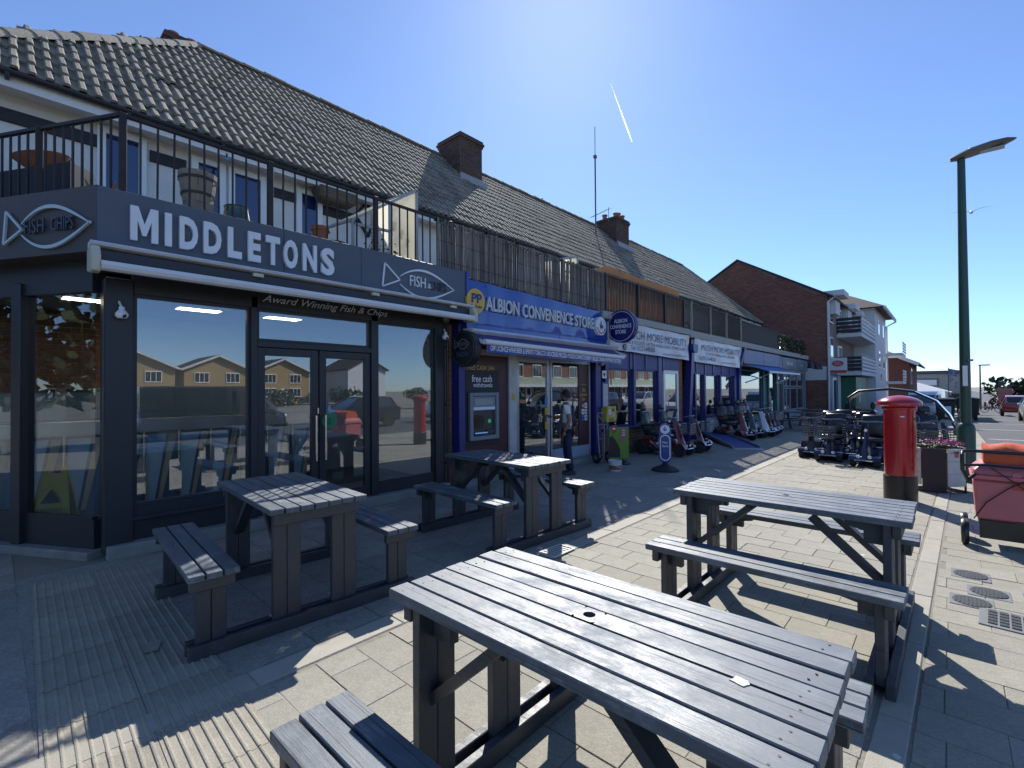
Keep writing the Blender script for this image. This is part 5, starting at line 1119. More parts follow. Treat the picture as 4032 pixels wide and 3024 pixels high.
# ------------------------------------------------------------------ mobility scooters
m_tyre = M('tyre_rubber', (.022,.022,.024), .75, var=.2); m_alloy = M('alloy_rim', (.45,.46,.48), .3, metal=.8, var=.1); m_seat = M('black_vinyl_seat', (.022,.024,.03), .32, var=.12, bump=.2, bscale=12); m_headl = M('headlamp', (.75,.78,.8), .08, var=.05, coat=.5)
m_tubd = M('dark_steel_tube', (.18,.18,.19), .25, metal=.8, var=.1)
PAINT = {'red': (.17,.014,.011), 'blue': (.010,.015,.055), 'silver': (.42,.44,.47), 'black': (.02,.021,.026), 'maroon': (.10,.010,.013), 'white': (.55,.57,.6)}
def scooter(label, x, y, rz, col, group, big=True, basket=True, head=True, seat=True, cover=None, s=1.0):
    """front towards local +x"""
    t = thing('mobility_scooter', label, 'mobility scooter', (x,y,0), rz, group); t.scale = (s,s,s)
    pm = M('scooter_'+col, PAINT[col], .25, var=.06, coat=.6); L_ = .46 if big else .38; wr = .135 if big else .095; tw = .24 if big else .19
    def wheel(cx, cy, r, w_):
        q = MB(); q.lathe([(r*.58,-w_),(r*.9,-w_),(r,-w_*.55),(r,w_*.55),(r*.9,w_),(r*.58,w_)], 18, (cx,cy,r), 'y'); o = q.build('wheel', m_tyre, t, smooth=True, angle=35)
        q = MB(); q.lathe([(r*.6,-w_*.8),(r*.5,-w_*.5),(r*.18,-w_*.6),(0,-w_*.9)], 14, (cx,cy,r), 'y'); q.lathe([(r*.6,w_*.8),(r*.5,w_*.5),(r*.18,w_*.6),(0,w_*.9)], 14, (cx,cy,r), 'y'); q.build('rim', m_alloy, o, smooth=True)
    for sy in (-1,1): wheel(L_, sy*tw, wr, .045); wheel(-L_, sy*(tw+.01), wr*1.02, .05)
    z0 = wr*.9
    q = MB(); q.loft([[(xx,-w_,z),(xx,w_,z),(xx,w_,z+h_),(xx,-w_,z+h_)] for xx,w_,z,h_ in ((-L_-.12,.20,z0+.06,.14),(-L_+.18,.23,z0-.02,.20),(-.10,.22,z0-.03,.08),(.22,.21,z0-.03,.07),(.32,.17,z0,.12))]); q.build('deck', m_seat, t, bevel=.012)
    q = MB(); q.loft([[(xx,-w_,z0+.05),(xx,w_,z0+.05),(xx,w_*.85,z0+.05+h_),(xx,-w_*.85,z0+.05+h_)] for xx,w_,h_ in ((-L_-.14,.19,.12),(-L_,.25,.20),(-L_+.2,.24,.19),(-.12,.18,.06))]); q.build('rear_cover', pm, t, bevel=.02)
    for sy in (-1,1):
        q = MB(); q.loft([[(L_+(wr+.035)*math.cos(a),sy*tw-.06,wr+(wr+.035)*math.sin(a)),(L_+(wr+.035)*math.cos(a),sy*tw+.06,wr+(wr+.035)*math.sin(a)),(L_+(wr+.018)*math.cos(a),sy*tw+.06,wr+(wr+.018)*math.sin(a)),(L_+(wr+.018)*math.cos(a),sy*tw-.06,wr+(wr+.018)*math.sin(a))] for a in [R(20+140*i/8) for i in range(9)]]); q.build('mudguard', pm, t)
    ck = 1 if big else .5
    q = MB(); q.loft([[(xx-.03,-w_*ck,z),(xx+.05,-w_*ck*.6,z),(xx+.07*ck,0,z),(xx+.05,w_*ck*.6,z),(xx-.03,w_*ck,z)] for xx,w_,z in ((L_+.0,.17,z0+.06),(L_-.06,.14,z0+.22),(L_-.13,.085,.55),(L_-.18,.075,.72),(L_-.22,.06,.80))]); q.build('front_cowl', pm, t, smooth=True, angle=50)
    q = MB(); q.tube([(L_-.16,0,.50),(L_-.24,0,.84)], .03, 8); q.build('tiller', m_seat, t); MB().tube([(L_-.36,-.25,.84),(L_-.25,-.17,.87),(L_-.22,0,.86),(L_-.25,.17,.87),(L_-.36,.25,.84)], .016, 7).build('handlebar', m_tubd, t, smooth=True)
    MB().tube([(L_+.02,-.2,z0+.05),(L_+.16,-.14,z0+.06),(L_+.16,.14,z0+.06),(L_+.02,.2,z0+.05)], .012, 6).build('front_bumper', m_chrome, t, smooth=True)
    for sy in (-1,1): q = MB(); q.lathe([(.035,0),(.03,.02),(0,.028)], 12, (L_+.10,sy*.09,z0+.12), 'x'); q.build('headlamp', m_headl, t, smooth=True)
    q = MB(); q.lathe([(.03,0),(.026,.02),(0,.026)], 12, (L_-.10,0,.70), 'x'); q.build('headlamp', m_headl, t, smooth=True)
    if big: MB().tube([(L_-.32,.24,.85),(L_-.30,.30,1.0)], .006, 5).build('mirror_stem', m_seat, t); MB().ball((L_-.30,.31,1.03),.045,(.35,1,.8)).build('mirror', m_seat, t, smooth=True)
    if seat:
        sx = -.24; MB().cyl((sx+.04,0,z0+.15),(sx+.04,0,.44),.035,n=10).build('seat_post', m_seat, t)
        MB().box(sx-.20,sx+.22,-.21,.21,.44,.53).build('seat', m_seat, t, smooth=True, bevel=.035, angle=60)
        q = MB(); q.box(-.045,.045,-.205,.205,0,.46); q.xf(Matrix.Translation((sx-.20,0,.52)) @ Matrix.Rotation(R(-10),4,'Y')); q.build('backrest', m_seat, t, smooth=True, bevel=.04, angle=60)
        if head: q = MB(); q.box(-.04,.04,-.11,.11,0,.15); q.xf(Matrix.Translation((sx-.30,0,1.0)) @ Matrix.Rotation(R(-8),4,'Y')); q.build('headrest', m_seat, t, smooth=True, bevel=.035, angle=60)
        for sy in (-1,1): q = MB(); q.tube([(sx-.18,sy*.24,.60),(sx-.16,sy*.25,.68),(sx+.14,sy*.25,.69)], .022, 7); q.build('armrest', m_seat, t, smooth=True)
    if basket:
        bx = L_+.10; zt = .74; zb = .50; bk = MB()
        for k in range(6):
            u = k/5; e = .02*(1-u); z = zb+(zt-zb)*u; bk.tube([(bx-.10+e,-.15+e,z),(bx+.12-e,-.15+e,z),(bx+.12-e,.15-e,z),(bx-.10+e,.15-e,z),(bx-.10+e,-.15+e,z)], .007 if k < 5 else .011, 5)
        for k in range(7):
            yy = -.15+.05*k; bk.tube([(bx+.10,yy*.88,zb),(bx+.12,yy,zt)], .005, 4); bk.tube([(bx-.08,yy*.88,zb),(bx-.10,yy,zt)], .005, 4)
        o = bk.build('basket', m_tubd, t); MB().box(bx-.085,bx+.105,-.135,.135,zb-.004,zb+.006).build('basket_floor', m_bk, o)
    if cover: MB().ball((-.05,0,.62),.34,(1.1,.9,.9),14,10).build('cover', M('cover_'+cover,PAINT[cover],.5,var=.1), t, smooth=True)
    return t
G1 = 'mobility scooters lined up outside the mobility shop'
scooter('red mobility scooter nearest the store, parked nose out behind the lottery sign', 10.68,4.93,R(-91),'red',G1)
scooter('maroon mobility scooter with basket second in line by the white door', 11.62,4.88,R(-86),'maroon',G1)
scooter('red mobility scooter just right of the ramp, first of the row', 15.15,4.80,R(-118),'red',G1,basket=False)
scooter('black mobility scooter second from the ramp with high headrest', 15.95,4.80,R(-112),'black',G1,basket=False)
scooter('silver mobility scooter with pale fairing in the middle of the row past the ramp', 16.55,4.65,R(-105),'white',G1,basket=False)
scooter('maroon mobility scooter second from the bakery', 17.15,4.70,R(-100),'maroon',G1)
scooter('black mobility scooter with basket, last of the row by the bakery', 17.75,4.75,R(-98),'black',G1)
G2 = 'small travel scooters parked by the pillar box'
for i, (x,y,a,c,bs,st) in enumerate(((12.15,1.86,180,'blue',True,True),(11.75,1.18,176,'blue',False,True),(12.55,2.30,188,'black',True,False),(12.75,1.45,172,'blue',True,True),(13.25,2.05,185,'black',True,True),(13.4,1.55,178,'blue',False,True),(14.85,2.35,180,'blue',True,False),(14.2,1.9,186,'silver',True,True))):
    scooter(['blue travel scooter with empty basket at the front left of the cluster','low blue travel scooter with pale footboard left of the pillar box','black folded travel scooter with a wire basket behind the front one','blue travel scooter half hidden behind the pillar box','black travel scooter in the middle of the cluster','blue travel scooter without basket deep in the cluster','blue travel scooter standing farthest back on the pale edging','silver travel scooter at the back of the cluster'][i], x,y,R(a),c,G2,big=False,basket=bs,head=False,seat=st)
scooter('black travel scooter with basket right of the pillar box', 11.9,.45,R(200),'black',G2,big=False,head=False); scooter('silver travel scooter with blue trim behind the flower planter', 12.4,.75,R(195),'silver',G2,big=False,head=True); scooter('blue travel scooter beside the canopied one', 12.5,.15,R(205),'blue',G2,big=False,head=True)
# canopied cabin scooter
t = thing('cabin_scooter', 'black four wheel scooter under a long arched canopy with clear windscreen', 'cabin scooter', (13.6,.75,0), R(-92))
m_clear = glass('windscreen', (.7,.76,.8), .08)
q = MB(); top = [(-.95,1.30),(-.75,1.46),(-.2,1.50),(.2,1.44),(.55,1.24),(.75,.95),(.88,.62),(.92,.35)]
q.loft([[(xx,-.30,zz),(xx,-.10,zz+.03),(xx,.10,zz+.03),(xx,.30,zz),(xx,.30,zz-.03),(xx,-.30,zz-.03)] for xx,zz in top[:4]]); q.build('roof', m_bk, t, smooth=True)
for sy in (-1,1): MB().tube([(xx,sy*.31,zz) for xx,zz in top], .022, 8).build('side_rail', m_bk, t, smooth=True); MB().tube([(-.95,sy*.31,1.30),(-.80,sy*.30,.35)], .018, 7).build('rear_post', m_bk, t)
q = MB(); q.loft([[(xx,-.29,zz),(xx+.03,0,zz+.01),(xx,.29,zz)] for xx,zz in top[3:]], caps=False, closed=False); q.build('windscreen', m_clear, t, smooth=True)
q = MB(); q.loft([[(xx,-w_,.14),(xx,w_,.14),(xx,w_*.9,.14+h_),(xx,-w_*.9,.14+h_)] for xx,w_,h_ in ((-.85,.25,.25),(-.4,.29,.30),(0,.27,.10),(.4,.27,.12),(.75,.28,.30),(.98,.2,.15))]); q.build('body', M('scooter_black'), t, bevel=.02)
for cx in (.62,-.6):
    for sy in (-1,1): q = MB(); q.lathe([(.09,-.05),(.145,-.05),(.16,-.02),(.16,.02),(.145,.05),(.09,.05)], 18, (cx,sy*.29,.16), 'y'); o = q.build('wheel', m_tyre, t, smooth=True, angle=35); q = MB(); q.lathe([(.09,-.04),(.02,-.05)], 12, (cx,sy*.29,.16), 'y'); q.lathe([(.09,.04),(.02,.05)], 12, (cx,sy*.29,.16), 'y'); q.build('rim', m_alloy, o)
MB().box(-.5,-.05,-.21,.21,.46,.56).build('seat', m_seat, t, bevel=.03); MB().box(-.56,-.46,-.21,.21,.52,1.02).build('backrest', m_seat, t, bevel=.04); MB().box(-.57,-.48,-.1,.1,1.04,1.2).build('headrest', m_seat, t, bevel=.03); MB().tube([(.5,0,.3),(.35,0,.85)], .03).build('tiller', m_seat, t)
MB().ball((.86,-.36,.62),.09,(.5,1,.8)).build('mirror', m_bk, t, smooth=True)
# ------------------------------------------------------------------ people
def skin(name, joints, edges, mat, parent, sub=1, root=0):
    """continuous limbs grown round a skeleton: joints = [(x,y,z,rx,ry)]"""
    me = bpy.data.meshes.new(name); me.from_pydata([j[:3] for j in joints], edges, [])
    o = bpy.data.objects.new(name, me); COL.objects.link(o)
    o.modifiers.new('skin', 'SKIN'); o.modifiers.new('sub', 'SUBSURF').levels = sub
    for i, j in enumerate(joints):
        sv = me.skin_vertices[0].data[i]; sv.radius = (j[3], j[4] if len(j) > 4 else j[3]); sv.use_root = (i == root)
    dg = bpy.context.evaluated_depsgraph_get(); out = bpy.data.meshes.new_from_object(o.evaluated_get(dg))
    bpy.data.objects.remove(o); bpy.data.meshes.remove(me)
    out.name = name; out.materials.clear(); out.materials.append(mat); out.shade_smooth()
    return link(name, out, parent)
m_skin = M('skin_tone', (.24,.12,.075), .55, var=.08); m_skin2 = M('skin_tone_pale', (.42,.25,.18), .55, var=.08)
m_hair = M('black_hair', (.012,.01,.009), .6, var=.3, bump=.5, bscale=90); m_hairb = M('brown_hair', (.10,.045,.02), .6, var=.3, bump=.5, bscale=90)
m_tee = M('grey_tshirt', (.66,.64,.62), .85, var=.07, bump=.3, bscale=14); m_jean = M('dark_jeans', (.018,.025,.06), .85, var=.15, bump=.3, bscale=30)
def head(parent, c, r, face, skinm, hairm, beard=None):
    """face: unit vector the person looks along"""
    f = Vector(face).normalized(); u = Vector((0,0,1)); sd = f.cross(u).normalized(); c = Vector(c)
    def P(a, b, d): return c + f*a*r + sd*b*r + u*d*r
    q = MB(); q.ball(c, r, (.86,.86,1.12), 16, 12); 
    q.ball(P(.22,0,-.52), r*.62, (1,.9,.85), 12, 8)              # jaw
    q.tube([P(.82,0,.12),P(1.0,0,-.18),P(.84,0,-.26)], [r*.08,r*.15,r*.08], 8)   # nose
    for s_ in (-1,1): q.ball(P(-.02,s_*.86,-.08), r*.2, (.5,.4,1), 8, 6)           # ears
    q.build('head', skinm, parent, smooth=True)
    h_ = MB(); h_.ball(P(-.12,0,.22), r*1.04, (.92,.92,1.02), 14, 10)
    h_.v = [p if ((Vector(p)-c).dot(f) < r*.62 or (Vector(p)-c).z > r*.45) and (Vector(p)-c).z > -r*.55 else tuple(c+(Vector(p)-c)*.72) for p in h_.v]; h_.build('hair', hairm, parent, smooth=True)
    for s_ in (-1,1): e = MB(); e.ball(P(.80,s_*.33,.10), r*.10, nu=8, nv=6); e.build('eye', m_bk, parent); e = MB(); e.bar(P(.86,s_*.18,.28),P(.78,s_*.52,.28),r*.08,r*.06); e.build('eyebrow', hairm, parent)
    e = MB(); e.bar(P(.82,-.22,-.52),P(.82,.22,-.52),r*.08,r*.08); e.build('mouth', M('lip',(.22,.09,.07),.5,var=0), parent)
    if beard: e = MB(); e.ball(P(.30,0,-.70), r*.56, (1,1.05,.72), 12, 8); e.build('beard', beard, parent, smooth=True)
def hand(parent, w, d, up, s, mat):
    """palm at w, fingers along d, curled towards up"""
    w, d, up = Vector(w), Vector(d).normalized(), Vector(up).normalized(); sd = d.cross(up).normalized(); q = MB()
    q.tube([w, w+d*.035*s, w+d*.075*s], [.018*s,.034*s,.032*s], 8)
    for k, ln in enumerate((.055,.066,.062,.048)):
        b = w+d*.075*s+sd*(k-1.5)*.018*s; q.tube([b, b+d*ln*.5*s+up*.006*s, b+d*ln*.85*s+up*.022*s, b+d*ln*.9*s+up*.036*s], [.0095*s,.009*s,.008*s,.006*s], 6)
    b = w+d*.02*s-sd*.03*s; q.tube([b, b+d*.03*s-sd*.022*s+up*.008*s, b+d*.06*s-sd*.022*s+up*.022*s], [.011*s,.010*s,.007*s], 6)
    q.build('hand', mat, parent, smooth=True)
# standing man at the store door: faces -X, right arm pushing the door
t = thing('person', 'person in grey t-shirt and dark jeans reaching for the store door', 'person', (7.08,5.13,0), R(-54))
H = .86   # height scale
J = lambda x,y,z,a,b=None: (x*H,y*H,z*H,a*H,(b or a)*H)
fx = -1
body = [J(0,0,.95,.13,.10),J(-.01,0,1.12,.12,.095),J(-.02,0,1.32,.145,.10),J(-.01,0,1.46,.07,.06),J(-.02,0,1.54,.055,.055),
        J(-.01,.17,1.42,.058),J(-.10,.25,1.18,.045),J(-.33,.27,1.20,.035),J(-.01,-.17,1.42,.058),J(.05,-.22,1.14,.045),J(-.06,-.24,.92,.034),
        J(0,.09,.90,.095),J(-.03,.10,.50,.062),J(.02,.10,.09,.04),J(0,-.09,.90,.095),J(.02,-.10,.50,.062),J(.08,-.10,.09,.04)]
ed = [(0,1),(1,2),(2,3),(3,4),(2,5),(5,6),(6,7),(2,8),(8,9),(9,10),(0,11),(11,12),(12,13),(0,14),(14,15),(15,16)]
skin('body', body, ed, m_skin, t)
tee = [J(0,0,.90,.145,.115),J(-.01,0,1.12,.137,.11),J(-.02,0,1.33,.155,.115),J(-.01,0,1.45,.085,.075),J(-.01,.17,1.42,.072),J(-.06,.225,1.27,.066),J(-.01,-.17,1.42,.072),J(.025,-.20,1.25,.066)]
skin('t_shirt', tee, [(0,1),(1,2),(2,3),(2,4),(4,5),(2,6),(6,7)], m_tee, t)
jn = [J(0,0,.95,.135,.108),J(0,.09,.88,.105),J(-.03,.10,.50,.075),J(.02,.10,.08,.062),J(0,-.09,.88,.105),J(.02,-.10,.50,.075),J(.08,-.10,.08,.062)]
skin('jeans', jn, [(0,1),(1,2),(2,3),(0,4),(4,5),(5,6)], m_jean, t)
head(t, (-.035*H,0,1.655*H), .105*H, (-1,.1,-.05), m_skin, m_hair, m_hair)
hand(t, (-.33*H,.27*H,1.20*H), (-1,.05,.1), (0,0,1), H*1.05, m_skin); hand(t, (-.06*H,-.24*H,.92*H), (-.15,0,-1), (-1,0,0), H*1.05, m_skin)
for yy, xx in ((.10,.0),(-.10,.06)): q = MB(); q.loft([[((xx+a)*H,(yy-w_)*H,0),((xx+a)*H,(yy+w_)*H,0),((xx+a)*H,(yy+w_*.8)*H,z*H),((xx+a)*H,(yy-w_*.8)*H,z*H)] for a,w_,z in ((.10,.035,.07),(.03,.045,.10),(-.08,.05,.06),(-.16,.035,.035))]); q.build('shoe', M('dark_shoe',(.03,.03,.035),.6,var=.1), t, smooth=True)
# seated man at the far table
t = thing('person', 'seated person in dark striped top at the far picnic table', 'person', (24.2,3.15,0), R(-60))
bd_ = [J(0,0,.52,.14,.11),J(.02,0,.75,.125,.10),J(.06,0,.98,.145,.10),J(.09,0,1.10,.065),J(.11,0,1.17,.055),J(.07,.17,1.05,.055),J(.16,.22,.82,.044),J(.38,.12,.80,.034),J(.07,-.17,1.05,.055),J(.16,-.22,.82,.044),J(.38,-.12,.80,.034),J(.05,.09,.50,.09),J(.42,.10,.50,.065),J(.42,.10,.08,.042),J(.05,-.09,.50,.09),J(.42,-.10,.50,.065),J(.42,-.10,.08,.042)]
skin('body', bd_, ed, m_skin2, t)
tp_ = [J(0,0,.52,.15,.12),J(.02,0,.75,.14,.115),J(.06,0,.99,.155,.115),J(.09,0,1.09,.08),J(.07,.17,1.05,.07),J(.16,.22,.82,.058),J(.34,.13,.80,.05),J(.07,-.17,1.05,.07),J(.16,-.22,.82,.058),J(.34,-.13,.80,.05)]
skin('striped_top', tp_, [(0,1),(1,2),(2,3),(2,4),(4,5),(5,6),(2,7),(7,8),(8,9)], M('dark_striped_top',(.03,.03,.022),.85,var=.2), t)
skin('trousers', [J(0,0,.52,.145,.118),J(.05,.09,.50,.10),J(.42,.10,.50,.075),J(.42,.10,.09,.06),J(.05,-.09,.50,.10),J(.42,-.10,.50,.075),J(.42,-.10,.09,.06)], [(0,1),(1,2),(2,3),(0,4),(4,5),(5,6)], m_jean, t)
head(t, (.15*H,0,1.27*H), .105*H, (1,.1,-.35), m_skin2, m_hairb); hand(t, (.38*H,.12*H,.80*H), (1,-.3,0), (0,0,-1), H, m_skin2); hand(t, (.38*H,-.12*H,.80*H), (1,.3,0), (0,0,-1), H, m_skin2)
for yy in (.10,-.10): q = MB(); q.loft([[((.42+a)*H,(yy-w_)*H,0),((.42+a)*H,(yy+w_)*H,0),((.42+a)*H,(yy+w_*.8)*H,z*H),((.42+a)*H,(yy-w_*.8)*H,z*H)] for a,w_,z in ((-.08,.035,.08),(.0,.045,.10),(.10,.045,.06),(.18,.03,.03))]); q.build('shoe', M('dark_shoe'), t)
def far_table(label, x, y, rz):
    t = thing('picnic_table', label, 'picnic table', (x,y,0), rz, 'weathered picnic tables outside the cafe'); mw_ = M('grey_weathered_wood',(.11,.10,.09),.8,var=.2,scale=8)
    for i in range(4): MB().box(-.75,.75,-.28+.145*i,-.15+.145*i,.62,.65).build('plank', mw_, t)
    for s_ in (-1,1): MB().box(-.75,.75,s_*.58-.10,s_*.58+.10,.36,.39).build('bench_plank', mw_, t)
    for e in (-.5,.5):
        MB().box(e-.02,e+.02,-.62,.62,.30,.36).build('crossbar', mw_, t); MB().box(e-.02,e+.02,-.28,.28,.56,.62).build('batten', mw_, t)
        for s_ in (-1,1): MB().bar((e,s_*.18,.62),(e,s_*.52,0),.04,.08,up=(1,0,0)).build('leg', mw_, t)
far_table('weathered picnic table nearest the bakery door', 20.0,4.0,R(85)); far_table('weathered picnic table in front of the end cafe window', 22.6,3.9,R(80)); far_table('weathered picnic table where the man sits', 24.55,2.75,R(30))
# ------------------------------------------------------------------ vehicles
m_wind = M('car_glass', (.02,.025,.03), .05, var=0, coat=.8); m_trim = M('car_trim', (.015,.015,.017), .6, var=.1); m_tail = M('tail_lamp', (.35,.01,.01), .15, var=.1, coat=.5)
def car(name, label, cat, x, y, z, rz, col, kind='hatch', s=1.0, group=None):
    t = thing(name, label, cat, (x,y,z), rz, group); t.scale = (s,s,s); pm = M('paint_'+'_'.join('%.3f' % c for c in col), col, .25, var=.04, coat=.8)
    if kind == 'van':
        low = [(-2.45,.85,.35,1.05),(-2.4,.95,.3,1.1),(-1.0,.97,.3,1.1),(1.2,.97,.3,1.08),(1.9,.95,.3,1.02),(2.35,.85,.32,.85),(2.45,.7,.4,.7)]
        cab = [(-2.42,.86,1.10,.80,1.92),(-2.2,.93,1.10,.84,1.95),(.9,.95,1.10,.86,1.95),(1.35,.94,1.08,.80,1.72),(2.05,.86,1.0,.78,1.10)]; wz, wb, wr = (1.2,1.75), (-1.6,1.55), .33; wins = [(.35,1.5)]
    else:
        hh = 1.47 if kind == 'hatch' else 1.62
        low = [(-2.0,.70,.45,.80),(-1.93,.84,.30,.95),(-1.2,.88,.25,.97),(.0,.88,.24,.95),(1.1,.87,.24,.90),(1.75,.82,.28,.74),(2.0,.62,.38,.62)]
        cab = [(-1.92,.70,.95,.55,.99),(-1.55,.78,.96,.60,hh-.05),(-.6,.82,.96,.62,hh),(.15,.82,.95,.60,hh-.04),(.95,.80,.90,.66,.93)]; wz, wb, wr = (.98,hh-.1), (-1.25,1.3), .31; wins = [(-1.5,-.55),(-.5,.35)]
    q = MB(); q.loft([[(xx,-w_*.9,z0),(xx,w_*.9,z0),(xx,w_,z0+(z1-z0)*.45),(xx,w_*.93,z1),(xx,-w_*.93,z1),(xx,-w_,z0+(z1-z0)*.45)] for xx,w_,z0,z1 in low]); q.build('body', pm, t, smooth=True, angle=50)
    q = MB(); q.loft([[(xx,-w0,z0),(xx,w0,z0),(xx,w1,z1),(xx,-w1,z1)] for xx,w0,z0,w1,z1 in cab]); q.build('cabin', pm if kind == 'van' else m_wind, t, smooth=True, angle=30)
    if kind != 'van':
        q = MB(); q.loft([[(xx,-w_,zz),(xx,w_,zz),(xx,w_*.96,zz+.035),(xx,-w_*.96,zz+.035)] for xx,w_,zz in ((-1.58,.61,hh-.09),(-1.3,.62,hh-.03),(-.6,.63,hh-.01),(.15,.61,hh-.05))]); q.build('roof', pm, t, smooth=True)
        for sy in (-1,1):
            for (xa,za,xb,zb) in ((-1.50,hh-.08,-1.75,.96),(-.52,hh-.02,-.50,.95),(.18,hh-.06,.95,.92)): MB().bar((xa,sy*.625,za),(xb,sy*.80,zb),.05,.06).build('pillar', pm, t)
    else:
        for sy in (-1,1): MB().prism([(.45,1.15),(1.75,1.12),(1.25,1.70),(.45,1.75)], 'xz', sy*.93-.012, sy*.93+.012).build('window', m_wind, t)
        q = MB(); q._add([(1.40,-.78,1.70),(1.40,.78,1.70),(2.08,.80,1.12),(2.08,-.80,1.12)], [(0,1,2,3)]); q.build('windscreen', m_wind, t)
    for cx in wb:
        for sy in (-1,1):
            q = MB(); q.lathe([(wr*.62,-.09),(wr*.95,-.09),(wr,-.05),(wr,.05),(wr*.95,.09),(wr*.62,.09)], 20, (cx,sy*.80,wr), 'y'); o = q.build('wheel', m_tyre, t, smooth=True, angle=35)
            q = MB(); q.lathe([(wr*.62,sy*.085),(wr*.5,sy*.06),(wr*.15,sy*.075),(0,sy*.08)], 14, (cx,sy*.80,wr), 'y'); q.build('rim', m_alloy, o)
            q = MB(); q.lathe([(wr*1.12,-.02),(wr*1.12,.02)], 22, (cx,sy*.865,wr+.02), 'y'); q.build('wheel_arch', m_trim, t)
    rx, fxx = low[1][0]-.02, low[-2][0]
    for sy in (-1,1):
        MB().box(rx-.01,rx+.10,sy*.74-.10,sy*.74+.10,.72,.95).build('tail_lamp', m_tail, t, bevel=.02); MB().ball((fxx+.06,sy*.62,low[-2][3]-.10),.13,(.7,1,.55)).build('headlamp', m_headl, t, smooth=True); MB().ball((.75 if kind != 'van' else 1.5,sy*.98,1.0 if kind != 'van' else 1.2),.11,(.6,1,.7)).build('door_mirror', pm, t, smooth=True)
    MB().box(rx-.03,rx+.05,-.78,.78,.32,.48).build('bumper', m_trim, t, bevel=.03); MB().box(fxx+.05,fxx+.20,-.62,.62,.30,.46).build('bumper', m_trim, t, bevel=.03); MB().box(rx-.025,rx,-.26,.26,.60,.71).build('number_plate', M('yellow_plate',(.5,.38,.04),.4,var=0), t)
    return t
def far(X, Y):
    k = 1.24/(1.54-.0167*X); return k*X, k*Y, gz(k*X)
fx_, fy_, fz_ = far(34.9,-2.55); car('parked_car', 'red hatchback parked with its rear to the camera at the right edge', 'car', fx_+1.6,fy_-.1,fz_,R(-2),(.30,.012,.015),'hatch',.92)
fx_, fy_, fz_ = far(29.3,-2.75); car('parked_car', 'white car cut by the right edge of the picture, facing the camera', 'car', fx_+.6,fy_-.25,fz_,R(180),(.6,.62,.6),'hatch',.92)
fx_, fy_, fz_ = far(30,.35); car('parked_van', 'white van parked beyond the canopied scooter', 'van', fx_+3,fy_+.6,fz_,R(170),(.6,.62,.65),'van',.8)
# bins, bollards, far lamp, flags, cyclist
m_bin = M('black_bin_plastic', (.018,.019,.022), .5, var=.15)
def wheelie(label, x, y, z, rz, w_, d_, h_):
    t = thing('waste_bin', label, 'bin', (x,y,z), rz, 'black bins on the far pavement')
    q = MB(); q.loft([[(-w_*k,-d_*k,zz),(w_*k,-d_*k,zz),(w_*k,d_*k,zz),(-w_*k,d_*k,zz)] for k,zz in ((.40,.12),(.5,h_*.9))]); q.build('body', m_bin, t, bevel=.03)
    q = MB(); q.loft([[(-w_*k,-d_*k,zz),(w_*k,-d_*k,zz),(w_*k,d_*k,zz),(-w_*k,d_*k,zz)] for k,zz in ((.53,h_*.9),(.52,h_*.95),(.40,h_))]); q.build('lid', m_bin, t, bevel=.02)
    for a in (-1,1):
        for b in (-1,1): q = MB(); q.lathe([(.09,-.03),(.09,.03)], 12, (a*w_*.34,b*d_*.34,.09), 'x'); q.build('castor', m_tyre, t)
    return t
X_, Y_, Z_ = far(30.3,-.62); wheelie('large black waste bin right behind the lamp post', X_,Y_,Z_,0,1.0,.95,1.25)
X_, Y_, Z_ = far(28.6,.12); tb = wheelie('black waste bin with pale panel between canopy and lamp post', X_,Y_,Z_,0,.9,.8,1.22); MB().box(-.52,-.46,-.22,.02,.25,.8).build('pale_panel', m_letw, tb)
X_, Y_, Z_ = far(36,-1.0); wheelie('small dark bin farthest along the pavement', X_,Y_,Z_,0,.6,.6,1.1)
for lab, (X0,Y0) in (('wooden bollard left of the lamp post base', (23.7,-.34)),('thin wooden bollard far along the kerb', (44,-1.75))):
    X_, Y_, Z_ = far(X0,Y0); t = thing('bollard', lab, 'bollard', (X_,Y_,Z_)); q = MB(); q.lathe([(.095,0),(.095,.72),(.07,.80),(0,.82)], 14); q.build('post', M('weathered_bollard_wood',(.15,.11,.075),.85,var=.2,scale=6,stretch=(1,1,.2)), t, smooth=True, angle=35); q = MB(); q.lathe([(.098,.60),(.098,.66)], 14, caps=False); q.build('reflector', m_lan, t)
t = thing('lamp_post', 'distant slim grey street lamp against the sky', 'street lamp', (70,-2.45,gz(70))); MB().cyl((0,0,0),(0,0,4.6),.09,.06,10).build('column', m_lan, t); MB().box(-.12,.12,-.75,.12,4.58,4.70).build('lantern', m_lan, t, bevel=.03)
def flag(label, x, y, z, h_, cols, L_=.6):
    t = thing('flag', label, 'flag', (x,y,z)); MB().cyl((0,0,0),(0,0,h_),.025,.018,8).build('pole', m_lan, t)
    for k, c in enumerate(cols):
        q = MB(); q.loft([[(.05*math.sin(i*1.2)*L_,-L_*i/8*(.6+.1*k),h_-.05-L_*.55*k-.05*i*k-.1*i/8),(.06*math.sin(i*1.2+.6)*L_,-L_*i/8*(.6-.1*k),h_-.05-L_*.55*(k+1)-.04*i*k-.02*i)] for i in range(9)], caps=False, closed=False); q.build('cloth', c, t, smooth=True)
X_, Y_, Z_ = far(30,0); m_fl1 = M('grey_flag',(.28,.27,.36),.8,var=.3,scale=6); m_fl2 = M('pale_flag',(.5,.42,.40),.8,var=.4,scale=9)
flag('tattered pale flag on a pole left of the lamp post', X_,Y_,Z_,2.9,(m_fl1,m_fl2)); flag('small dark flag on a thin far pole', 80,-4.35,gz(80),3.2,(M('dark_flag',(.08,.09,.1),.8,var=.2),),.8)
X_, Y_, Z_ = far(39.5,-1.84)
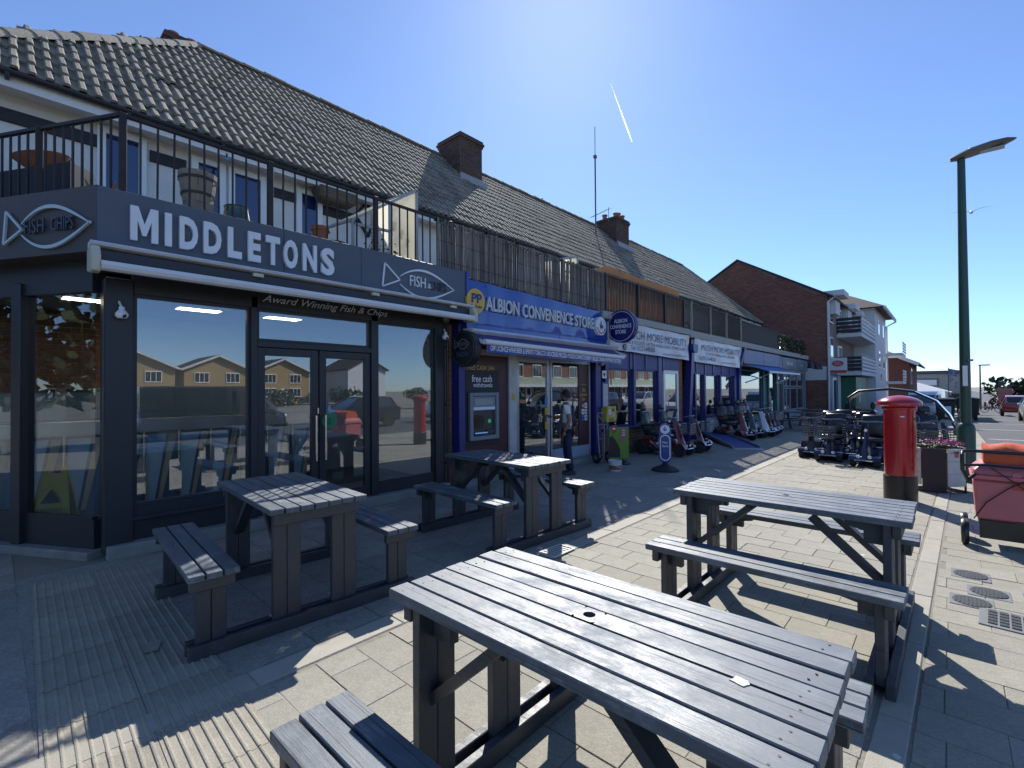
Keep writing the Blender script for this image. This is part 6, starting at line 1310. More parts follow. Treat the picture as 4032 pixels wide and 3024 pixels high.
t = thing('bicycle', 'bicycle with a rider far along the kerb beside the red car', 'bicycle', (X_,Y_,Z_), R(-60))
for cx in (-.5,.5):
    q = MB(); q.tube([(cx+.31*math.cos(a),0,.33+.31*math.sin(a)) for a in [2*math.pi*i/20 for i in range(20)]], .022, 6, closed=True); o = q.build('wheel', m_tyre, t)
    q = MB()
    for i in range(8): a = 2*math.pi*i/8; q.tube([(cx,0,.33),(cx+.3*math.cos(a),0,.33+.3*math.sin(a))], .004, 4)
    stuff(q.build('spokes', m_alloy, o))
q = MB(); 
for a, b in (((-.5,.33),(-.08,.30)),((-.5,.33),(-.18,.75)),((-.08,.30),(-.2,.85)),((-.08,.30),(.36,.78)),((-.18,.75),(.36,.80)),((.5,.33),(.34,.95))): q.tube([(a[0],0,a[1]),(b[0],0,b[1])], .018, 6)
q.tube([(.34,-.25,.97),(.34,.25,.97)], .014, 6); q.build('frame', m_bk, t); MB().box(-.32,-.08,-.07,.07,.85,.90).build('saddle', m_bk, t, bevel=.02)
t = thing('person', 'far cyclist in dark red and navy bent over a bicycle', 'person', (X_,Y_,Z_), R(-60))
rb = [J(-.2,0,1.05,.13,.11),J(-.02,0,1.25,.12,.10),J(.16,0,1.42,.14,.10),J(.24,0,1.50,.06),J(.18,.17,1.38,.055),J(.30,.20,1.18,.042),J(.40,.22,1.10,.035),J(.18,-.17,1.38,.055),J(.30,-.20,1.18,.042),J(.40,-.22,1.10,.035),J(-.15,.09,1.0,.09),J(.10,.10,.75,.06),J(-.05,.10,.32,.042),J(-.15,-.09,1.0,.09),J(.05,-.10,.62,.06),J(-.10,-.10,.22,.042)]
skin('body', rb, [(0,1),(1,2),(2,3),(2,4),(4,5),(5,6),(2,7),(7,8),(8,9),(0,10),(10,11),(11,12),(0,13),(13,14),(14,15)], M('dark_red_clothes',(.10,.02,.025),.85,var=.4,scale=4), t); head(t, (.30*H,0,1.62*H), .105*H, (1,0,-.2), m_skin2, m_hair)
# ------------------------------------------------------------------ three-storey brick block beyond the parade
m_brickb = M('dark_red_brick', (.19,.082,.058), .9, var=.2, scale=20, bump=.3, attr=.24)
m_mortb = M('grey_mortar', (.24,.19,.165), .95, var=.1)
m_wh = M('white_masonry', (.62,.63,.64), .8, var=.05, dirt=.06); m_rt = M('brown_roof_tile', (.05,.034,.032), .85, var=.25, scale=3, bump=.5, bscale=8)
bb = thing('brick_flats', 'three storey dark brick flats with gable wall facing the parade', 'building', (34,9,0), world=True)
GX = 30.42; gp = [(4.80,-.3),(13.8,-.3),(13.8,6.55),(9.30,9.22),(4.80,6.55)]
MB().prism(gp, 'yz', GX+.012, 44).build('wall', m_mortb, bb)
def inside(y, z): return z < 6.5+ (min(y-4.80, 13.8-y))*.593-.06
cells = []
bricks(None, 4.80, 13.8, 0, 9.2, lambda a,b,v0,v1,t: cells.append((a,b,v0,v1,t)), clip=inside)
cells.sort(key=lambda c: math.hypot(c[0]-5.5, (c[2]-2.5)*1.0))
q = MB(); q.has_t = True; pb = {}
for i, c in enumerate(cells):
    if i < 290:
        k = round(c[1]-c[0],3)
        if k not in pb: z_ = MB(); z_.has_t = True; z_.box(0,.03,-k/2,k/2,-.032,.032,.5); pb[k] = z_.mesh('brick', M('dark_red_brick_near',(.19,.082,.058),.9,var=.2,scale=20,bump=.3,orand=.24))
        link('brick', pb[k], bb, (GX-34, (c[0]+c[1])/2-9, (c[2]+c[3])/2))
    else: q.box(GX,GX+.03,c[0],c[1],c[2],c[3],c[4])
stuff(q.build('bricks', m_brickb, bb))
q = MB(); q.loft([[(GX-.12,4.45,6.45),(GX-.12,9.3,9.32),(GX-.12,14.1,6.45),(GX-.12,14.1,6.33),(GX-.12,9.3,9.20),(GX-.12,4.45,6.33)],[(44,4.45,6.45),(44,9.3,9.32),(44,14.1,6.45),(44,14.1,6.33),(44,9.3,9.20),(44,4.45,6.33)]]); q.build('roof', m_rt, bb)
MB().box(GX-.014,GX+.02,4.84,5.95,1.95,2.68).build('white_band', m_wh, bb)
for x, z0, z1 in ((31.1,5.15,6.1),(31.1,3.2,4.35)):
    f = MB(); f.box(x,x+.9,4.76,4.80,z0,z1); o = f.build('window', m_upvc, bb); MB().box(x+.08,x+.82,4.752,4.76,z0+.08,z1-.08).build('pane', m_wind, o); MB().box(x-.05,x+.95,4.70,4.76,z0-.06,z0).build('sill', m_upvc, o)
for x, z in ((30.2,6.5),(34.6,6.3),(37.6,6.2)):
    d = MB(); d.box(x+.8,x+2.6,4.1,6.5,z+.05,z+.35); o = d.build('dormer_roof', m_wh, bb); MB().box(x+1.0,x+2.4,4.5,6.5,z-.9,z+.05).build('dormer_face', m_wh, o)
q = MB(); q.tube([(GX-.06,4.42,6.4),(GX-.06,4.72,6.15),(GX-.06,4.74,0)], .05, 8); q.build('downpipe', m_wh, bb, smooth=True)
MB().box(30.8,33.2,4.74,4.80,0,2.3).build('post_office_front', m_navy, bb)
f = MB(); f.box(31.4,32.6,4.70,4.74,0,2.1); o = f.build('shop_door', m_upvc, bb); MB().box(31.55,32.45,4.69,4.70,.2,1.95).build('pane', m_wind, o)
m_dgr = M('green_panel', (.012,.11,.06), .5, var=.1)
MB().box(34.2,39.0,4.0,4.78,0,2.15).build('green_kiosk', m_dgr, bb); MB().box(33.3,34.1,4.72,4.80,0,2.2).build('white_pier', m_wh, bb)
q = MB(); disc(q,(35.6,3.98,.85),.28,20,.015); q.build('kiosk_roundel', m_wh, bb)
for z in (1.3,1.45,1.6): MB().box(35.0,36.4,3.985,3.999,z,z+.06).build('kiosk_print', M('pale_green_print',(.2,.35,.28),.6,var=0), bb)
m_blk = M('dark_board', (.022,.022,.028), .6, var=.15)
def balcony(x0, x1, zb, zt):
    o = MB().box(x0,x1,3.6,4.78,zb-.22,zb).build('balcony', m_wh, bb)
    for k in range(4):
        z = zb+.05+(zt-zb-.05)*k/4; hgt = (zt-zb)/4*.72
        MB().box(x0-.03,x0,3.62,4.78,z,z+hgt).build('dark_board', m_blk, o); MB().box(x0,x1,3.57,3.60,z,z+hgt).build('white_slat', m_wh, o)
    MB().tube([(x0,3.6,zt+.06),(x1,3.6,zt+.06)], .025, 6).build('rail', m_wh, o)
balcony(33.3,40.1,4.66,5.62); balcony(33.3,40.1,2.46,3.36)
for z0 in (4.7,2.5): f = MB(); f.box(33.6,34.8,4.73,4.80,z0,z0+1.5); o = f.build('patio_door', m_upvc, bb); MB().box(33.75,34.65,4.72,4.73,z0+.1,z0+1.4).build('pane', m_wind, o)
tw_ = thing('white_stair_tower', 'white rendered block with brown hipped roof beside the balconies', 'building', (44,6,0), world=True)
MB().box(40.2,47.6,3.6,9.5,-.7,6.95).build('wall', m_wh, tw_); q = MB(); q.loft([[(39.6,3.0,6.9),(48.4,3.0,6.9),(48.4,10,6.9),(39.6,10,6.9)],[(43.5,6.4,8.9),(44.5,6.4,8.9),(44.5,6.6,8.9),(43.5,6.6,8.9)]]); q.build('roof', m_rt, tw_); MB().box(39.6,48.4,2.98,3.1,6.72,6.9).build('eaves_board', m_wh, tw_)
for x, z0, z1 in ((41.6,5.2,6.2),(44.6,5.2,6.2),(41.8,2.9,4.1),(44.8,2.9,4.0),(42.8,1.9,2.6)):
    f = MB(); f.box(x,x+.9,3.56,3.60,z0,z1); o = f.build('window', m_upvc, tw_); MB().box(x+.08,x+.82,3.55,3.56,z0+.08,z1-.08).build('pane', m_wind, o)
for zb in (4.2,2.0):
    o = MB().box(47.6,51.5,2.6,3.8,zb-.2,zb).build('balcony', m_wh, tw_)
    for k in range(4): MB().box(47.6,51.5,2.57,2.60,zb+.05+.22*k,zb+.21+.22*k).build('white_slat', m_wh, o)
MB().tube([(48.3,3.0,6.7),(47.7,3.55,6.3),(47.7,3.55,0)], .06, 6).build('downpipe', m_wh, tw_)
hs_ = thing('brick_house', 'red brick house with shallow gable beyond the white block', 'building', (62,6,0), world=True)
MB().prism([(2.6,-1.2),(12,-1.2),(12,4.3),(7,6.2),(2.6,3.9)], 'yz', 56, 70).build('wall', M('red_brick_far',(.14,.055,.042),.9,var=.15,scale=4), hs_)
q = MB(); q.loft([[(x,1.9,3.7),(x,7,6.4),(x,12.4,4.2),(x,12.4,4.05),(x,7,6.25),(x,1.9,3.52)] for x in (55.6,70.4)]); q.build('roof', m_rt, hs_); MB().bar((55.55,1.9,3.55),(55.55,7,6.22),.12,.3).build('barge_board', m_wh, hs_)
o = MB().box(55.9,56.0,5.6,7.0,1.9,3.0).build('window', m_upvc, hs_); MB().box(55.86,55.9,5.75,6.85,2.0,2.9).build('pane', m_wind, o); o = MB().box(58,59,2.55,2.6,1.8,3.3).build('window', m_upvc, hs_); MB().box(58.1,58.9,2.53,2.55,1.9,3.2).build('pane', m_wind, o)
gb = thing('flat_roofed_building', 'pale grey flat roofed building far down the street', 'building', (95,2,0), world=True)
MB().box(88,104,-1.2,9,-1.7,3.3).build('wall', M('pale_grey_render',(.34,.33,.32),.85,var=.05), gb); MB().box(87.6,104.4,-1.5,9.4,3.3,3.75).build('roof_edge', M('dark_fascia',(.06,.06,.085),.6,var=.05), gb)
o = MB().box(87.85,88.0,1.0,3.8,1.6,2.7).build('window', M('grey_window_frame',(.12,.13,.14),.5,var=0), gb); MB().box(87.8,87.85,1.2,3.6,1.75,2.5).build('pane', m_letw, o); MB().box(87.7,88,-1.2,9,-.2,.6).build('lower_band', M('brown_band',(.07,.055,.05),.8,var=.1), gb)
mq = thing('marquee', 'pale tent roof in front of the far grey building', 'tent', (80,2.4,0), world=True)
q = MB(); q.loft([[(76,-.3,.9),(84,-.3,.9),(84,5.8,.9),(76,5.8,.9)],[(79.5,4.6,2.7),(80.5,4.6,2.7),(80.5,4.9,2.7),(79.5,4.9,2.7)]]); q.build('canopy', m_wh, mq); MB().box(76.1,83.9,-.2,5.7,-1.4,.9).build('side_wall', M('tent_side',(.4,.42,.45),.8,var=.05), mq)
m_bush = M('dark_bush', (.035,.06,.025), .8, var=.4, scale=2)
def bush(label, x, y, z, rx, rz_, n, seed, mat=m_bush, s0=.12, s1=.28, trunk=0, name='shrub', cat='shrub'):
    t = thing(name, label, cat, (x,y,z)); rr = np.random.default_rng(seed); q = MB()
    lob = [(rr.normal(0,.35),rr.normal(0,.35),rr.uniform(.3,.8),rr.uniform(.35,.6)) for _ in range(9)]
    for _ in range(n):
        l = lob[rr.integers(9)]; d = Vector((rr.normal(),rr.normal(),rr.normal())).normalized()*l[3]*rr.uniform(.7,1.05)
        c = Vector(((l[0]+d.x)*rx, (l[1]+d.y)*rx, trunk+max(.05,(l[2]+d.z))*rz_)); s_ = rr.uniform(s0,s1); d1 = Vector((rr.normal(),rr.normal(),rr.normal())).normalized()*s_; d2 = d1.cross(Vector((rr.normal(),rr.normal(),rr.normal()))).normalized()*s_*.6
        q._add([c-d1,c+d2,c+d1,c-d2],[(0,1,2,3)])
    stuff(q.build('crown', mat, t)); q = MB(); q.tube([(0,0,0),(.05*rx,0,trunk*.6+.1*rz_),(0,.05*rx,trunk+.5*rz_)], [.09*rx*.5+.04,.06*rx*.5+.03,.03], 8)
    for k in range(4): a = k*1.6; q.tube([(0,0,trunk*.8+.1*rz_),(.3*rx*math.cos(a),.3*rx*math.sin(a),trunk+.55*rz_)], [.04,.015], 6)
    q.build('trunk', M('bark',(.06,.045,.035),.9,var=.2), t)
bush('dark evergreen shrub beside the far brick house', 60,1.5,gz(60),1.6,1.4,900,4); bush('round dark tree far right on the skyline', 88,-8.2,gz(88),3.5,2.6,1200,9,s0=.2,s1=.5,trunk=.5,name='tree',cat='tree'); bush('low pale green bush at the far right edge', 80,-5.6,gz(80),2.2,1.0,700,19)
sg = thing('board_sign', 'small red and white notice board far along the kerb', 'sign', (75,-4.55,gz(75))); MB().box(-.05,.05,-.55,.55,1.0,2.3).build('board', M('red_white_board',(.4,.15,.14),.6,var=.3,scale=1.5), sg)
for y in (-.45,.45): MB().box(-.04,.04,y-.05,y+.05,0,1.0).build('leg', m_lan, sg)
ps = thing('post_office_sign', 'square white projecting sign with red oval on the brick corner', 'sign', (30.6,4.3,2.5), world=True)
MB().box(30.5,30.62,3.95,4.75,2.30,3.12).build('case', m_wh, ps); q = MB(); q.lathe([(.26,0),(.26,.02)], 24, (30.48,4.35,2.82), 'x'); q.v = [(p[0],p[1],2.82+(p[2]-2.82)*.62) for p in q.v]; q.build('red_oval', m_tro2, ps); MB().box(30.485,30.5,3.95,4.75,2.32,2.46).build('red_stripe', m_tro2, ps)
text('lettering', 'POST', m_wh, ps, (30.475,4.35,2.87), fitw=.26, fith=.08, rot=rX); text('lettering', 'OFFICE', m_wh, ps, (30.475,4.35,2.77), fitw=.32, fith=.08, rot=rX)
# ------------------------------------------------------------------ on the roof and in the sky
an = thing('radio_mast', 'tall thin radio mast rising in front of the second chimney', 'mast', (16.65,10.55,8.0), world=True)
MB().cyl((16.65,10.55,7.75),(16.65,10.55,11.1),.032,n=8).build('lower_pole', m_lan, an); MB().cyl((16.65,10.55,11.05),(16.65,10.55,12.3),.016,n=6).build('upper_pole', m_lan, an); MB().box(16.59,16.71,10.5,10.6,11.0,11.12).build('clamp', m_lan, an)
ae = thing('tv_aerial', 'rooftop television aerial pointing left beside the second chimney', 'aerial', (17.1,10.6,8.6), world=True)
MB().tube([(16.4,10.6,8.52),(17.8,10.6,9.25)], .014, 5).build('boom', m_lan, ae); MB().cyl((17.75,10.6,8.7),(17.75,10.6,9.3),.014,n=5).build('mast', m_lan, ae)
for k in range(9): u = k/8; MB().tube([(16.4+1.4*u,10.45,8.52+.73*u),(16.4+1.4*u,10.75,8.52+.73*u)], .006, 4).build('element', m_lan, ae)
def bird(name, label, x, y, z, mat, s, fly=False):
    t = thing(name, label, 'bird', (x,y,z)); q = MB(); q.loft([[(a*s,w_*s*math.cos(b),(h_+w_*1.1*math.sin(b))*s) for b in [2*math.pi*i/8 for i in range(8)]] for a,w_,h_ in ((-.5,.02,.12),(-.25,.08,.14),(.0,.14,.18),(.2,.12,.26),(.3,.08,.36),(.40,.06,.38),(.5,.01,.35))]); q.build('body', mat, t, smooth=True)
    if fly:
        for sy in (-1,1): q = MB(); q.loft([[(.12*s,sy*.1*s,.25*s),(-.15*s,sy*.1*s,.22*s)],[(.2*s,sy*.7*s,.45*s),(-.05*s,sy*.7*s,.42*s)],[(.0,sy*1.3*s,.38*s),(-.06*s,sy*1.3*s,.37*s)]], caps=False, closed=False); q.build('wing', mat, t)
    else: q = MB(); q.cyl((0,.03*s,0),(0,.03*s,.1*s),.012*s); q.build('leg', mat, t); q = MB(); q.cyl((0,-.03*s,0),(0,-.03*s,.1*s),.012*s); q.build('leg', mat, t)
m_pig = M('dark_feathers', (.04,.04,.05), .7, var=.2)
bird('pigeon', 'left of the two birds on the ridge', 14.28,11.5,8.84,m_pig,.28); bird('pigeon', 'right of the two birds on the ridge, lower', 14.72,11.5,8.82,m_pig,.26)
bird('gull', 'white gull flying low right of the lamp post', 55.5,-1.6,16.0,m_wh,1.0,True)
m_con = bpy.data.materials.new('contrail_vapour'); m_con.use_nodes = True; nt_ = m_con.node_tree; nt_.nodes.clear()
ou_ = nt_.nodes.new('ShaderNodeOutputMaterial'); pv_ = nt_.nodes.new('ShaderNodeVolumePrincipled'); pv_.inputs['Density'].default_value = .035; pv_.inputs['Anisotropy'].default_value = .55; pv_.inputs['Color'].default_value = (.96,.97,1,1); nt_.links.new(pv_.outputs[0], ou_.inputs['Volume'])
c0 = Vector((.87469417,.51418093,.64076702)).normalized()*9000; c1 = Vector((.90509347,.48319772,.51945008)).normalized()*9000
q = MB(); q.tube([c0.lerp(c1, u) for u in (0,.2,.4,.6,.8,1)], [3,6,9,11,12,9], 8); o = q.build('contrail', m_con, smooth=True); tag(o, 'short white aeroplane vapour trail in the blue sky', 'contrail')
# ------------------------------------------------------------------ things standing on the terrace
def pot(name, label, x, y, z, prof, mat, cat='plant pot', n=20):
    t = thing(name, label, cat, (x,y,z)); q = MB(); q.lathe(prof, n); q.build('pot', mat, t, smooth=True, angle=40); return t
DZ = 3.36
bt = thing('barrel_planter', 'half barrel planter raised on a wooden stand behind the railing', 'planter', (1.58,6.3,DZ)); m_stave = M('weathered_stave', (.30,.25,.19), .85, var=.2, scale=8, stretch=(1,1,.15))
for k in range(14):
    a0, a1 = 2*math.pi*k/14, 2*math.pi*(k+.94)/14
    q = MB(); q.loft([[(r*math.cos(a0),r*math.sin(a0),z),(r*math.cos(a1),r*math.sin(a1),z),((r-.02)*math.cos(a1),(r-.02)*math.sin(a1),z),((r-.02)*math.cos(a0),(r-.02)*math.sin(a0),z)] for r,z in ((.145,.32),(.175,.50),(.195,.66))]); q.build('stave', m_stave, bt)
for z, r in ((.40,.166),(.57,.192)): q = MB(); q.lathe([(r,z),(r+.004,z+.03)], 20, caps=False); q.build('hoop', m_bk, bt)
q = MB(); q.lathe([(.165,.60),(0,.62)], 16); q.build('soil', M('dark_soil'), bt); q = MB(); q.box(-.13,.13,-.13,.13,.24,.32); q.build('stand_top', m_stave, bt)
for a in (-.1,.1):
    for b in (-.1,.1): MB().box(a-.025,a+.025,b-.025,b+.025,0,.24).build('stand_leg', m_stave, bt)
stuff(leafcloud(60, lambda r_: (r_.normal()*.06,r_.normal()*.06,.64+r_.uniform(0,.05)), .012,.025,31).build('seedlings', m_green, bt))
m_glz = M('green_glaze', (.02,.06,.045), .12, var=.2, coat=.6)
pot('glazed_pot', 'round dark green glazed pot behind the railing', 1.95,6.2,DZ, [(.08,0),(.13,.10),(.145,.22),(.125,.33),(.135,.36),(.12,.36),(.10,.3)], m_glz)
pot('pot_saucer', 'shallow dark glazed dish beside the green pot', 1.72,6.05,DZ, [(.06,0),(.13,.08),(.14,.13),(.12,.13)], M('brown_glaze',(.05,.02,.015),.2,var=.2,coat=.4), 'dish')
pot('terracotta_pot', 'terracotta pot lying beside the railing foot', 2.88,6.0,DZ, [(.075,0),(.105,.26),(.12,.26),(.12,.31),(.10,.31)], m_terra); pot('terracotta_pot', 'low brown pot right of the terracotta one', 3.08,5.98,DZ, [(.08,0),(.12,.10),(.13,.15),(.11,.15)], M('brown_glaze'))
pot('planter_tub', 'dark metal tub near the glass porch', 3.20,6.02,DZ, [(.11,0),(.13,.13),(.14,.13),(.12,.10)], m_bk)
bw = thing('clay_bowl', 'wide clay bowl tilted on the planted corner of the terrace', 'bowl', (.40,7.15,DZ+.50)); q = MB(); q.lathe([(.05,0),(.13,.08),(.23,.20),(.245,.215),(.22,.2),(.1,.08),(0,.05)], 24); q.xf(Matrix.Rotation(R(-14),4,'Y')); q.build('bowl', m_terra, bw, smooth=True)
dk = thing('planting_box', 'dark box planter filling the left corner of the terrace', 'planter', (.2,7.2,DZ)); q = MB(); q.loft([[(.32,-.75,z),(.52,-.55,z),(.45,.35,z),(-.45,.85,z),(-.42,.55,z)] for z in (0,.50)]); q.build('box', m_blk, dk)
al = thing('succulent_plant', 'green and orange succulent with upright leaves in the terrace corner', 'plant', (.74,6.12,DZ)); m_succ = M('succulent_green', (.16,.20,.06), .5, var=.3, scale=5); m_succo = M('succulent_orange', (.35,.13,.05), .5, var=.3)
for k in range(16):
    a = random.uniform(0,6.28); r = random.uniform(.02,.12); ln = random.uniform(.14,.26); q = MB(); q.tube([(r*math.cos(a),r*math.sin(a),0),(r*1.4*math.cos(a),r*1.4*math.sin(a),ln*.6),(r*1.9*math.cos(a),r*1.9*math.sin(a),ln)], [.022,.024,.004], 6); q.build('leaf', m_succo if k % 3 == 0 else m_succ, al, smooth=True)
q = MB(); q.lathe([(.12,0),(.15,.06),(0,.06)], 14); q.build('pot', m_blk, al)
hb = thing('hanging_basket', 'brown wicker trough fixed to the wall under the eaves', 'basket', (4.18,8.1,4.9)); m_wick = M('wicker', (.13,.10,.065), .9, var=.35, scale=14, stretch=(1,1,3), bump=.6, bscale=30)
q = MB(); q.loft([[(-.32,-.16,0),(.30,-.16,0),(.30,.16,0),(-.32,.16,0)],[(-.40,-.20,.22),(.36,-.20,.22),(.36,.20,.22),(-.40,.20,.22)]]); q.build('basket', m_wick, hb, bevel=.04)
for x in (-.3,.3): MB().tube([(x,0,.2),(x,.1,.34)], .006, 5).build('hook', m_bk, hb)
bx = thing('storage_box', 'low black trough behind the railing post', 'box', (2.35,6.3,DZ)); MB().box(-.28,.28,-.12,.12,0,.20).build('box', m_blk, bx, bevel=.01); MB().obox((0,.02,.23),(.56,.24,.02),(R(8),0,0)).build('lid', m_blk, bx)
cr_ = thing('wooden_crate', 'shallow pale wooden tray on the terrace floor', 'tray', (2.72,6.15,DZ)); MB().box(-.2,.2,-.1,.1,0,.02).build('floor', m_stave, cr_)
for y in (-.1,.09): MB().box(-.2,.2,y,y+.012,.02,.12).build('side', m_stave, cr_)
# glazed porches over the doors
m_frost = leafy(M('frosted_sheet', (.62,.60,.50), .35, var=.06, scale=3, alpha=.7), (.95,.90,.72), .6); m_pfr = M('porch_frame', (.40,.40,.40), .5, var=.08)
def porch(label, x0, x1, y0, y1, zb, ze, zr, sides=True):
    t = thing('glass_porch', label, 'porch', ((x0+x1)/2,(y0+y1)/2,zb), world=True); xm = x1
    P = lambda *a: Vector(a)
    MB().poly(P(x0,y0,ze),P(x1,y0,zr),P(x1,y1,zr+.1),P(x0,y1,ze+.1)).build('roof_sheet', m_frost, t)
    if sides: MB().poly(P(x1,y0,zb),P(x1,y1,zb),P(x1,y1,zr+.1),P(x1,y0,zr)).build('side_sheet', m_frost, t); MB().poly(P(x0+(x1-x0)*.55,y0,zb),P(x1,y0,zb),P(x1,y0,zr),P(x0+(x1-x0)*.55,y0,ze+(zr-ze)*.55)).build('front_sheet', m_frost, t)
    for a, b in (((x0,y0,ze),(x1,y0,zr)),((x1,y0,zr),(x1,y1,zr+.1)),((x0,y0,ze),(x0,y1,ze+.1)),((x1,y0,zb),(x1,y0,zr)),((x0,y0,zb),(x0,y0,ze)),((x1,y1,zb),(x1,y1,zr+.1)),((x0+(x1-x0)*.55,y0,zb),(x0+(x1-x0)*.55,y0,ze+(zr-ze)*.55)),((x0,y0,(zb+ze)/2+.25),(x0+(x1-x0)*.55,y0,(zb+ze)/2+.28))): MB().bar(a,b,.035,.035).build('frame_bar', m_pfr, t)
    return t
porch('lean to porch of frosted sheets on the terrace above the fish logo', 3.45,4.55,6.2,7.5,DZ,3.98,4.72); porch('second frosted porch peeping over the grey bamboo screen', 8.4,9.0,6.2,7.2,DZ,4.40,4.56)
for i in range(3):
    t = thing('hanging_lantern', ['left','middle','right'][i]+' little dark wind chime hanging inside the porch', 'lantern', (4.2+.12*i,6.3,4.05-.1*i), 0, 'lanterns in the porch'); q = MB(); q.lathe([(.0,.12),(.03,.10),(.045,.06),(.02,.04),(.02,0),(.035,-.03),(.0,-.05)], 10); q.build('body', m_bk, t); MB().cyl((0,0,.1),(0,0,.4),.003,n=4).build('cord', m_bk, t)
hc = thing('heather_plant', 'dry bushy plant at the foot of the glass porch', 'plant', (3.75,6.0,DZ)); stuff(leafcloud(220, lambda r_: (r_.normal()*.14,r_.normal()*.06,.06+abs(r_.normal())*.12), .01,.03,41).build('stems', M('dry_green',(.10,.09,.04),.8,var=.4,scale=8), hc)); q = MB(); q.lathe([(.07,0),(.1,.1),(.08,.1)], 12); q.build('pot', m_terra, hc)
bl = thing('blue_lamp', 'tiny blue light clipped under the eaves', 'lamp', (2.38,7.98,5.05)); MB().ball((0,0,0),.03).build('globe', M('blue_plastic',(.1,.35,.6),.3,var=.05), bl, smooth=True); MB().box(-.01,.01,0,.03,.02,.09).build('clip', m_bk, bl)
ch = thing('red_chair', 'rust red folding chair on the terrace behind the open slats', 'chair', (14.4,6.3,3.24)); m_rch = M('rust_red', (.28,.07,.04), .7, var=.12)
MB().box(-.28,.28,-.02,.02,.35,.85).build('backrest', m_rch, ch); MB().box(-.28,.28,-.4,.0,.30,.35).build('seat', m_rch, ch)
for a in (-.25,.25):
    for b in (-.38,-.02): MB().box(a-.02,a+.02,b-.02,b+.02,0,.30).build('leg', m_rch, ch)
gn = thing('green_parasol', 'folded bright green striped parasol leaning behind the slats', 'parasol', (17.6,6.0,3.24)); q = MB(); q.tube([(-.2,0,.1),(.0,0,.5),(.5,0,1.0)], [.10,.06,.02], 8); q.build('canopy', M('bright_green',(.03,.30,.14),.6,var=.4,scale=14), gn); MB().cyl((-.3,0,0),(.55,0,1.06),.012).build('pole', m_lan, gn)
# ------------------------------------------------------------------ the far side of the street, seen in the shop glass
m_yb = M('yellow_brick', (.36,.24,.11), .9, var=.15, scale=4); m_rb = M('plain_red_brick', (.22,.10,.07), .9, var=.15, scale=4); m_clad = M('green_cladding', (.34,.38,.28), .7, var=.06)
def house(label, x, w_, y, h_, wall, gable=True, clad=False):
    t = thing('terraced_house', label, 'house', (x,y,-.1), R(0), 'houses across the street'); d = 8
    if gable:
        MB().prism([(-w_/2,0),(w_/2,0),(w_/2,h_),(0,h_+1.5),(-w_/2,h_)], 'xz', -d, 0).build('wall', wall, t)
        q = MB(); q.loft([[(-w_/2-.4,yy,h_-.25),(0,yy,h_+1.55),(w_/2+.4,yy,h_-.25),(w_/2+.4,yy,h_-.1),(0,yy,h_+1.72),(-w_/2-.4,yy,h_-.1)] for yy in (-d-.3,.4)]); q.build('roof', m_rt, t)
        for s_ in (-1,1): MB().bar((0,.42,h_+1.6),(s_*(w_/2+.4),.42,h_-.2),.05,.24).build('barge_board', m_wh, t)
    else:
        MB().box(-w_/2,w_/2,-d,0,0,h_).build('wall', wall, t); q = MB(); q.loft([[(-w_/2-.2,-d-.3,h_),(w_/2+.2,-d-.3,h_),(w_/2+.2,.4,h_),(-w_/2-.2,.4,h_)],[(-w_/2-.2,-d/2-.1,h_+1.8),(w_/2+.2,-d/2-.1,h_+1.8),(w_/2+.2,-d/2+.1,h_+1.8),(-w_/2-.2,-d/2+.1,h_+1.8)]]); q.build('roof', m_rt, t)
    if clad: MB().box(-w_/2+.1,w_/2-.1,.0,.06,h_*.46,h_*.62).build('cladding', m_clad, t); MB().box(-w_/2,w_/2,.0,.9,h_*.40,h_*.46).build('porch_roof', m_wh, t)
    for z0, z1 in ((.9,2.1),(h_*.62,h_*.9)):
        for xx in (-w_*.25,w_*.22):
            o = MB().box(xx-.75,xx+.75,.0,.07,z0,z1).build('window', m_upvc, t)
            for k in (-1,0,1): MB().box(xx+.48*k-.21,xx+.48*k+.21,.07,.075,z0+.1,z1-.1).build('pane', m_wind, o)
    o = MB().box(-.45,.45,0,.06,0,2.0).build('door', m_upvc, t); MB().box(-.3,.3,.06,.065,1.1,1.8).build('pane', m_wind, o)
for i in range(4): house(['yellow brick gabled house leftmost across the street','yellow brick gabled house second from the left across the street','yellow brick gabled house third from the left across the street','yellow brick gabled house before the white end wall across the street'][i], 2.0+8.2*i, 7.0, -50-1.5*i, 4.4, m_yb)
t = thing('white_house', 'white rendered gable end house opposite the fish shop doors', 'house', (36.5,-50,-.1)); MB().prism([(-3,0),(3,0),(3,4.8),(0,6.3),(-3,4.8)], 'xz', -8, 0).build('wall', m_wh, t); q = MB(); q.loft([[(-3.4,yy,4.55),(0,yy,6.35),(3.4,yy,4.55),(3.4,yy,4.7),(0,yy,6.52),(-3.4,yy,4.7)] for yy in (-8.3,.4)]); q.build('roof', m_rt, t)
for i in range(5): house(['red brick house with green cladding opposite the store','red brick house with green cladding opposite the first mobility unit','red brick house with green cladding opposite the second mobility unit','red brick house with green cladding opposite the bakery','red brick house with green cladding opposite the cafe'][i], 38+6.6*i, 6.5, -21, 4.8, m_rb, False, True)
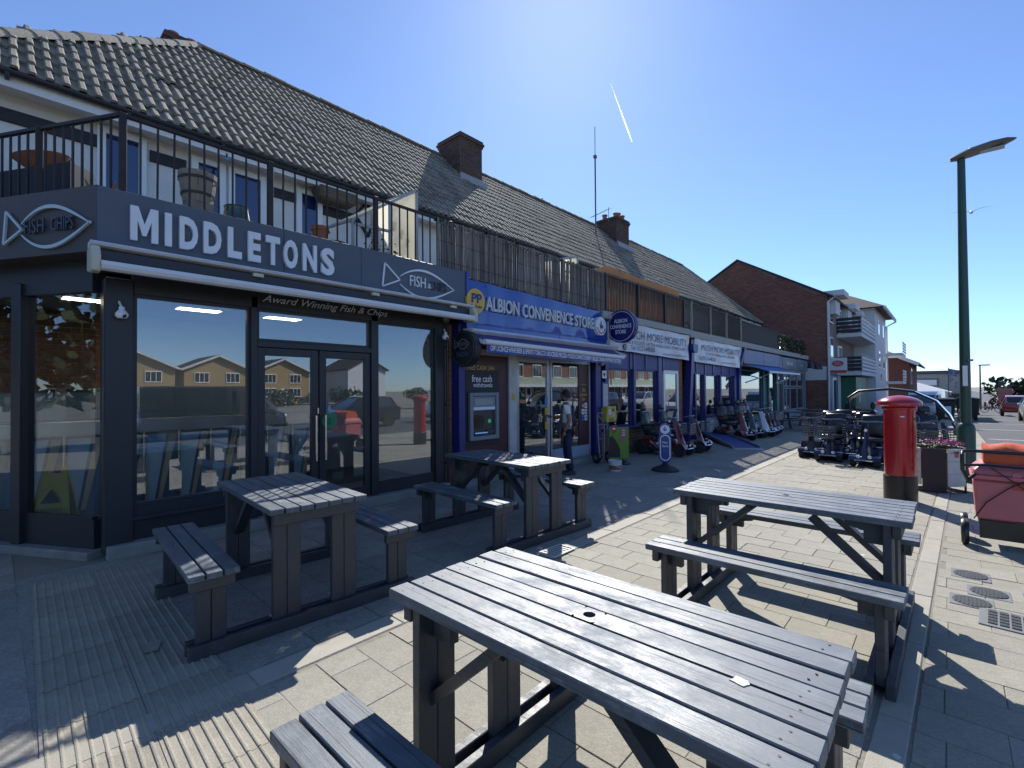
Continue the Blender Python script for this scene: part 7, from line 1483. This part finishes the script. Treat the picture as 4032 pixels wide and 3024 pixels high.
wb_ = thing('white_flats', 'long white three storey flats far across the street on the left', 'building', (-14,-60,-.1)); MB().box(-9,4,-8,0,0,6.6).build('wall', m_wh, wb_)
for k in range(3):
    for i in range(5): o = MB().box(-8.2+2.4*i,-6.6+2.4*i,0,.06,.7+2.1*k,1.8+2.1*k).build('window', m_upvc, wb_); MB().box(-8.1+2.4*i,-6.7+2.4*i,.06,.07,.8+2.1*k,1.7+2.1*k).build('pane', m_wind, o)
MB().box(-9.3,4.3,-8.3,.4,6.6,6.9).build('roof', m_wh, wb_)
for i, (x, y) in enumerate(((22,-44),(30,-44.5),(41,-44),(46,-43),(31,-17.5))): bush(['hedge bush opposite the near table','hedge bush left of the white gable house','hedge bush right of the yellow houses','tall bush between the white house and the brick houses','round bush in front of the brick houses'][i], x,y,-.1,2.4,1.7,500,50+i,s0=.12,s1=.3)
car('parked_van', 'dark van parked across the street opposite the fish shop', 'van', 5.5,-8.2,-.11,R(0),(.02,.022,.026),'van',.95); car('parked_car', 'dark saloon parked behind the dark van across the street', 'car', 11.3,-8.3,-.11,R(180),(.03,.033,.04),'hatch',.95)
car('parked_van', 'white van parked across the street opposite the store door', 'van', 17.2,-7.5,-.11,R(180),(.6,.6,.6),'van',.9); car('parked_car', 'silver sport utility car reflected in the first violet window', 'car', 24.5,-7.0,-.11,R(0),(.5,.5,.48),'suv',.95); car('parked_car', 'dark hatchback next to the silver one across the street', 'car', 30,-7.2,-.11,R(180),(.03,.03,.035),'hatch',.95); car('parked_car', 'white hatchback reflected in the second mobility window', 'car', 36,-7.2,-.11,R(180),(.6,.6,.6),'hatch',.95); car('parked_car', 'red hatchback reflected in the bakery window', 'car', 44,-7.0,-.11,R(180),(.28,.02,.02),'hatch',.95)
for i, (x, y) in enumerate(((-9,4),(-10.5,8.5),(-9.5,13))): bush(['leafy tree left of the shops nearest the road','leafy tree in the middle of the side street trees','leafy tree at the back of the side street'][i], x,y,-.1,3.2,3.4,1500,70+i,s0=.15,s1=.35,trunk=1.2,name='tree',cat='tree')  # trees added out of view so the splayed glass reflects something dark
for o in bpy.data.objects:
    if '_w' in o: del o['_w']
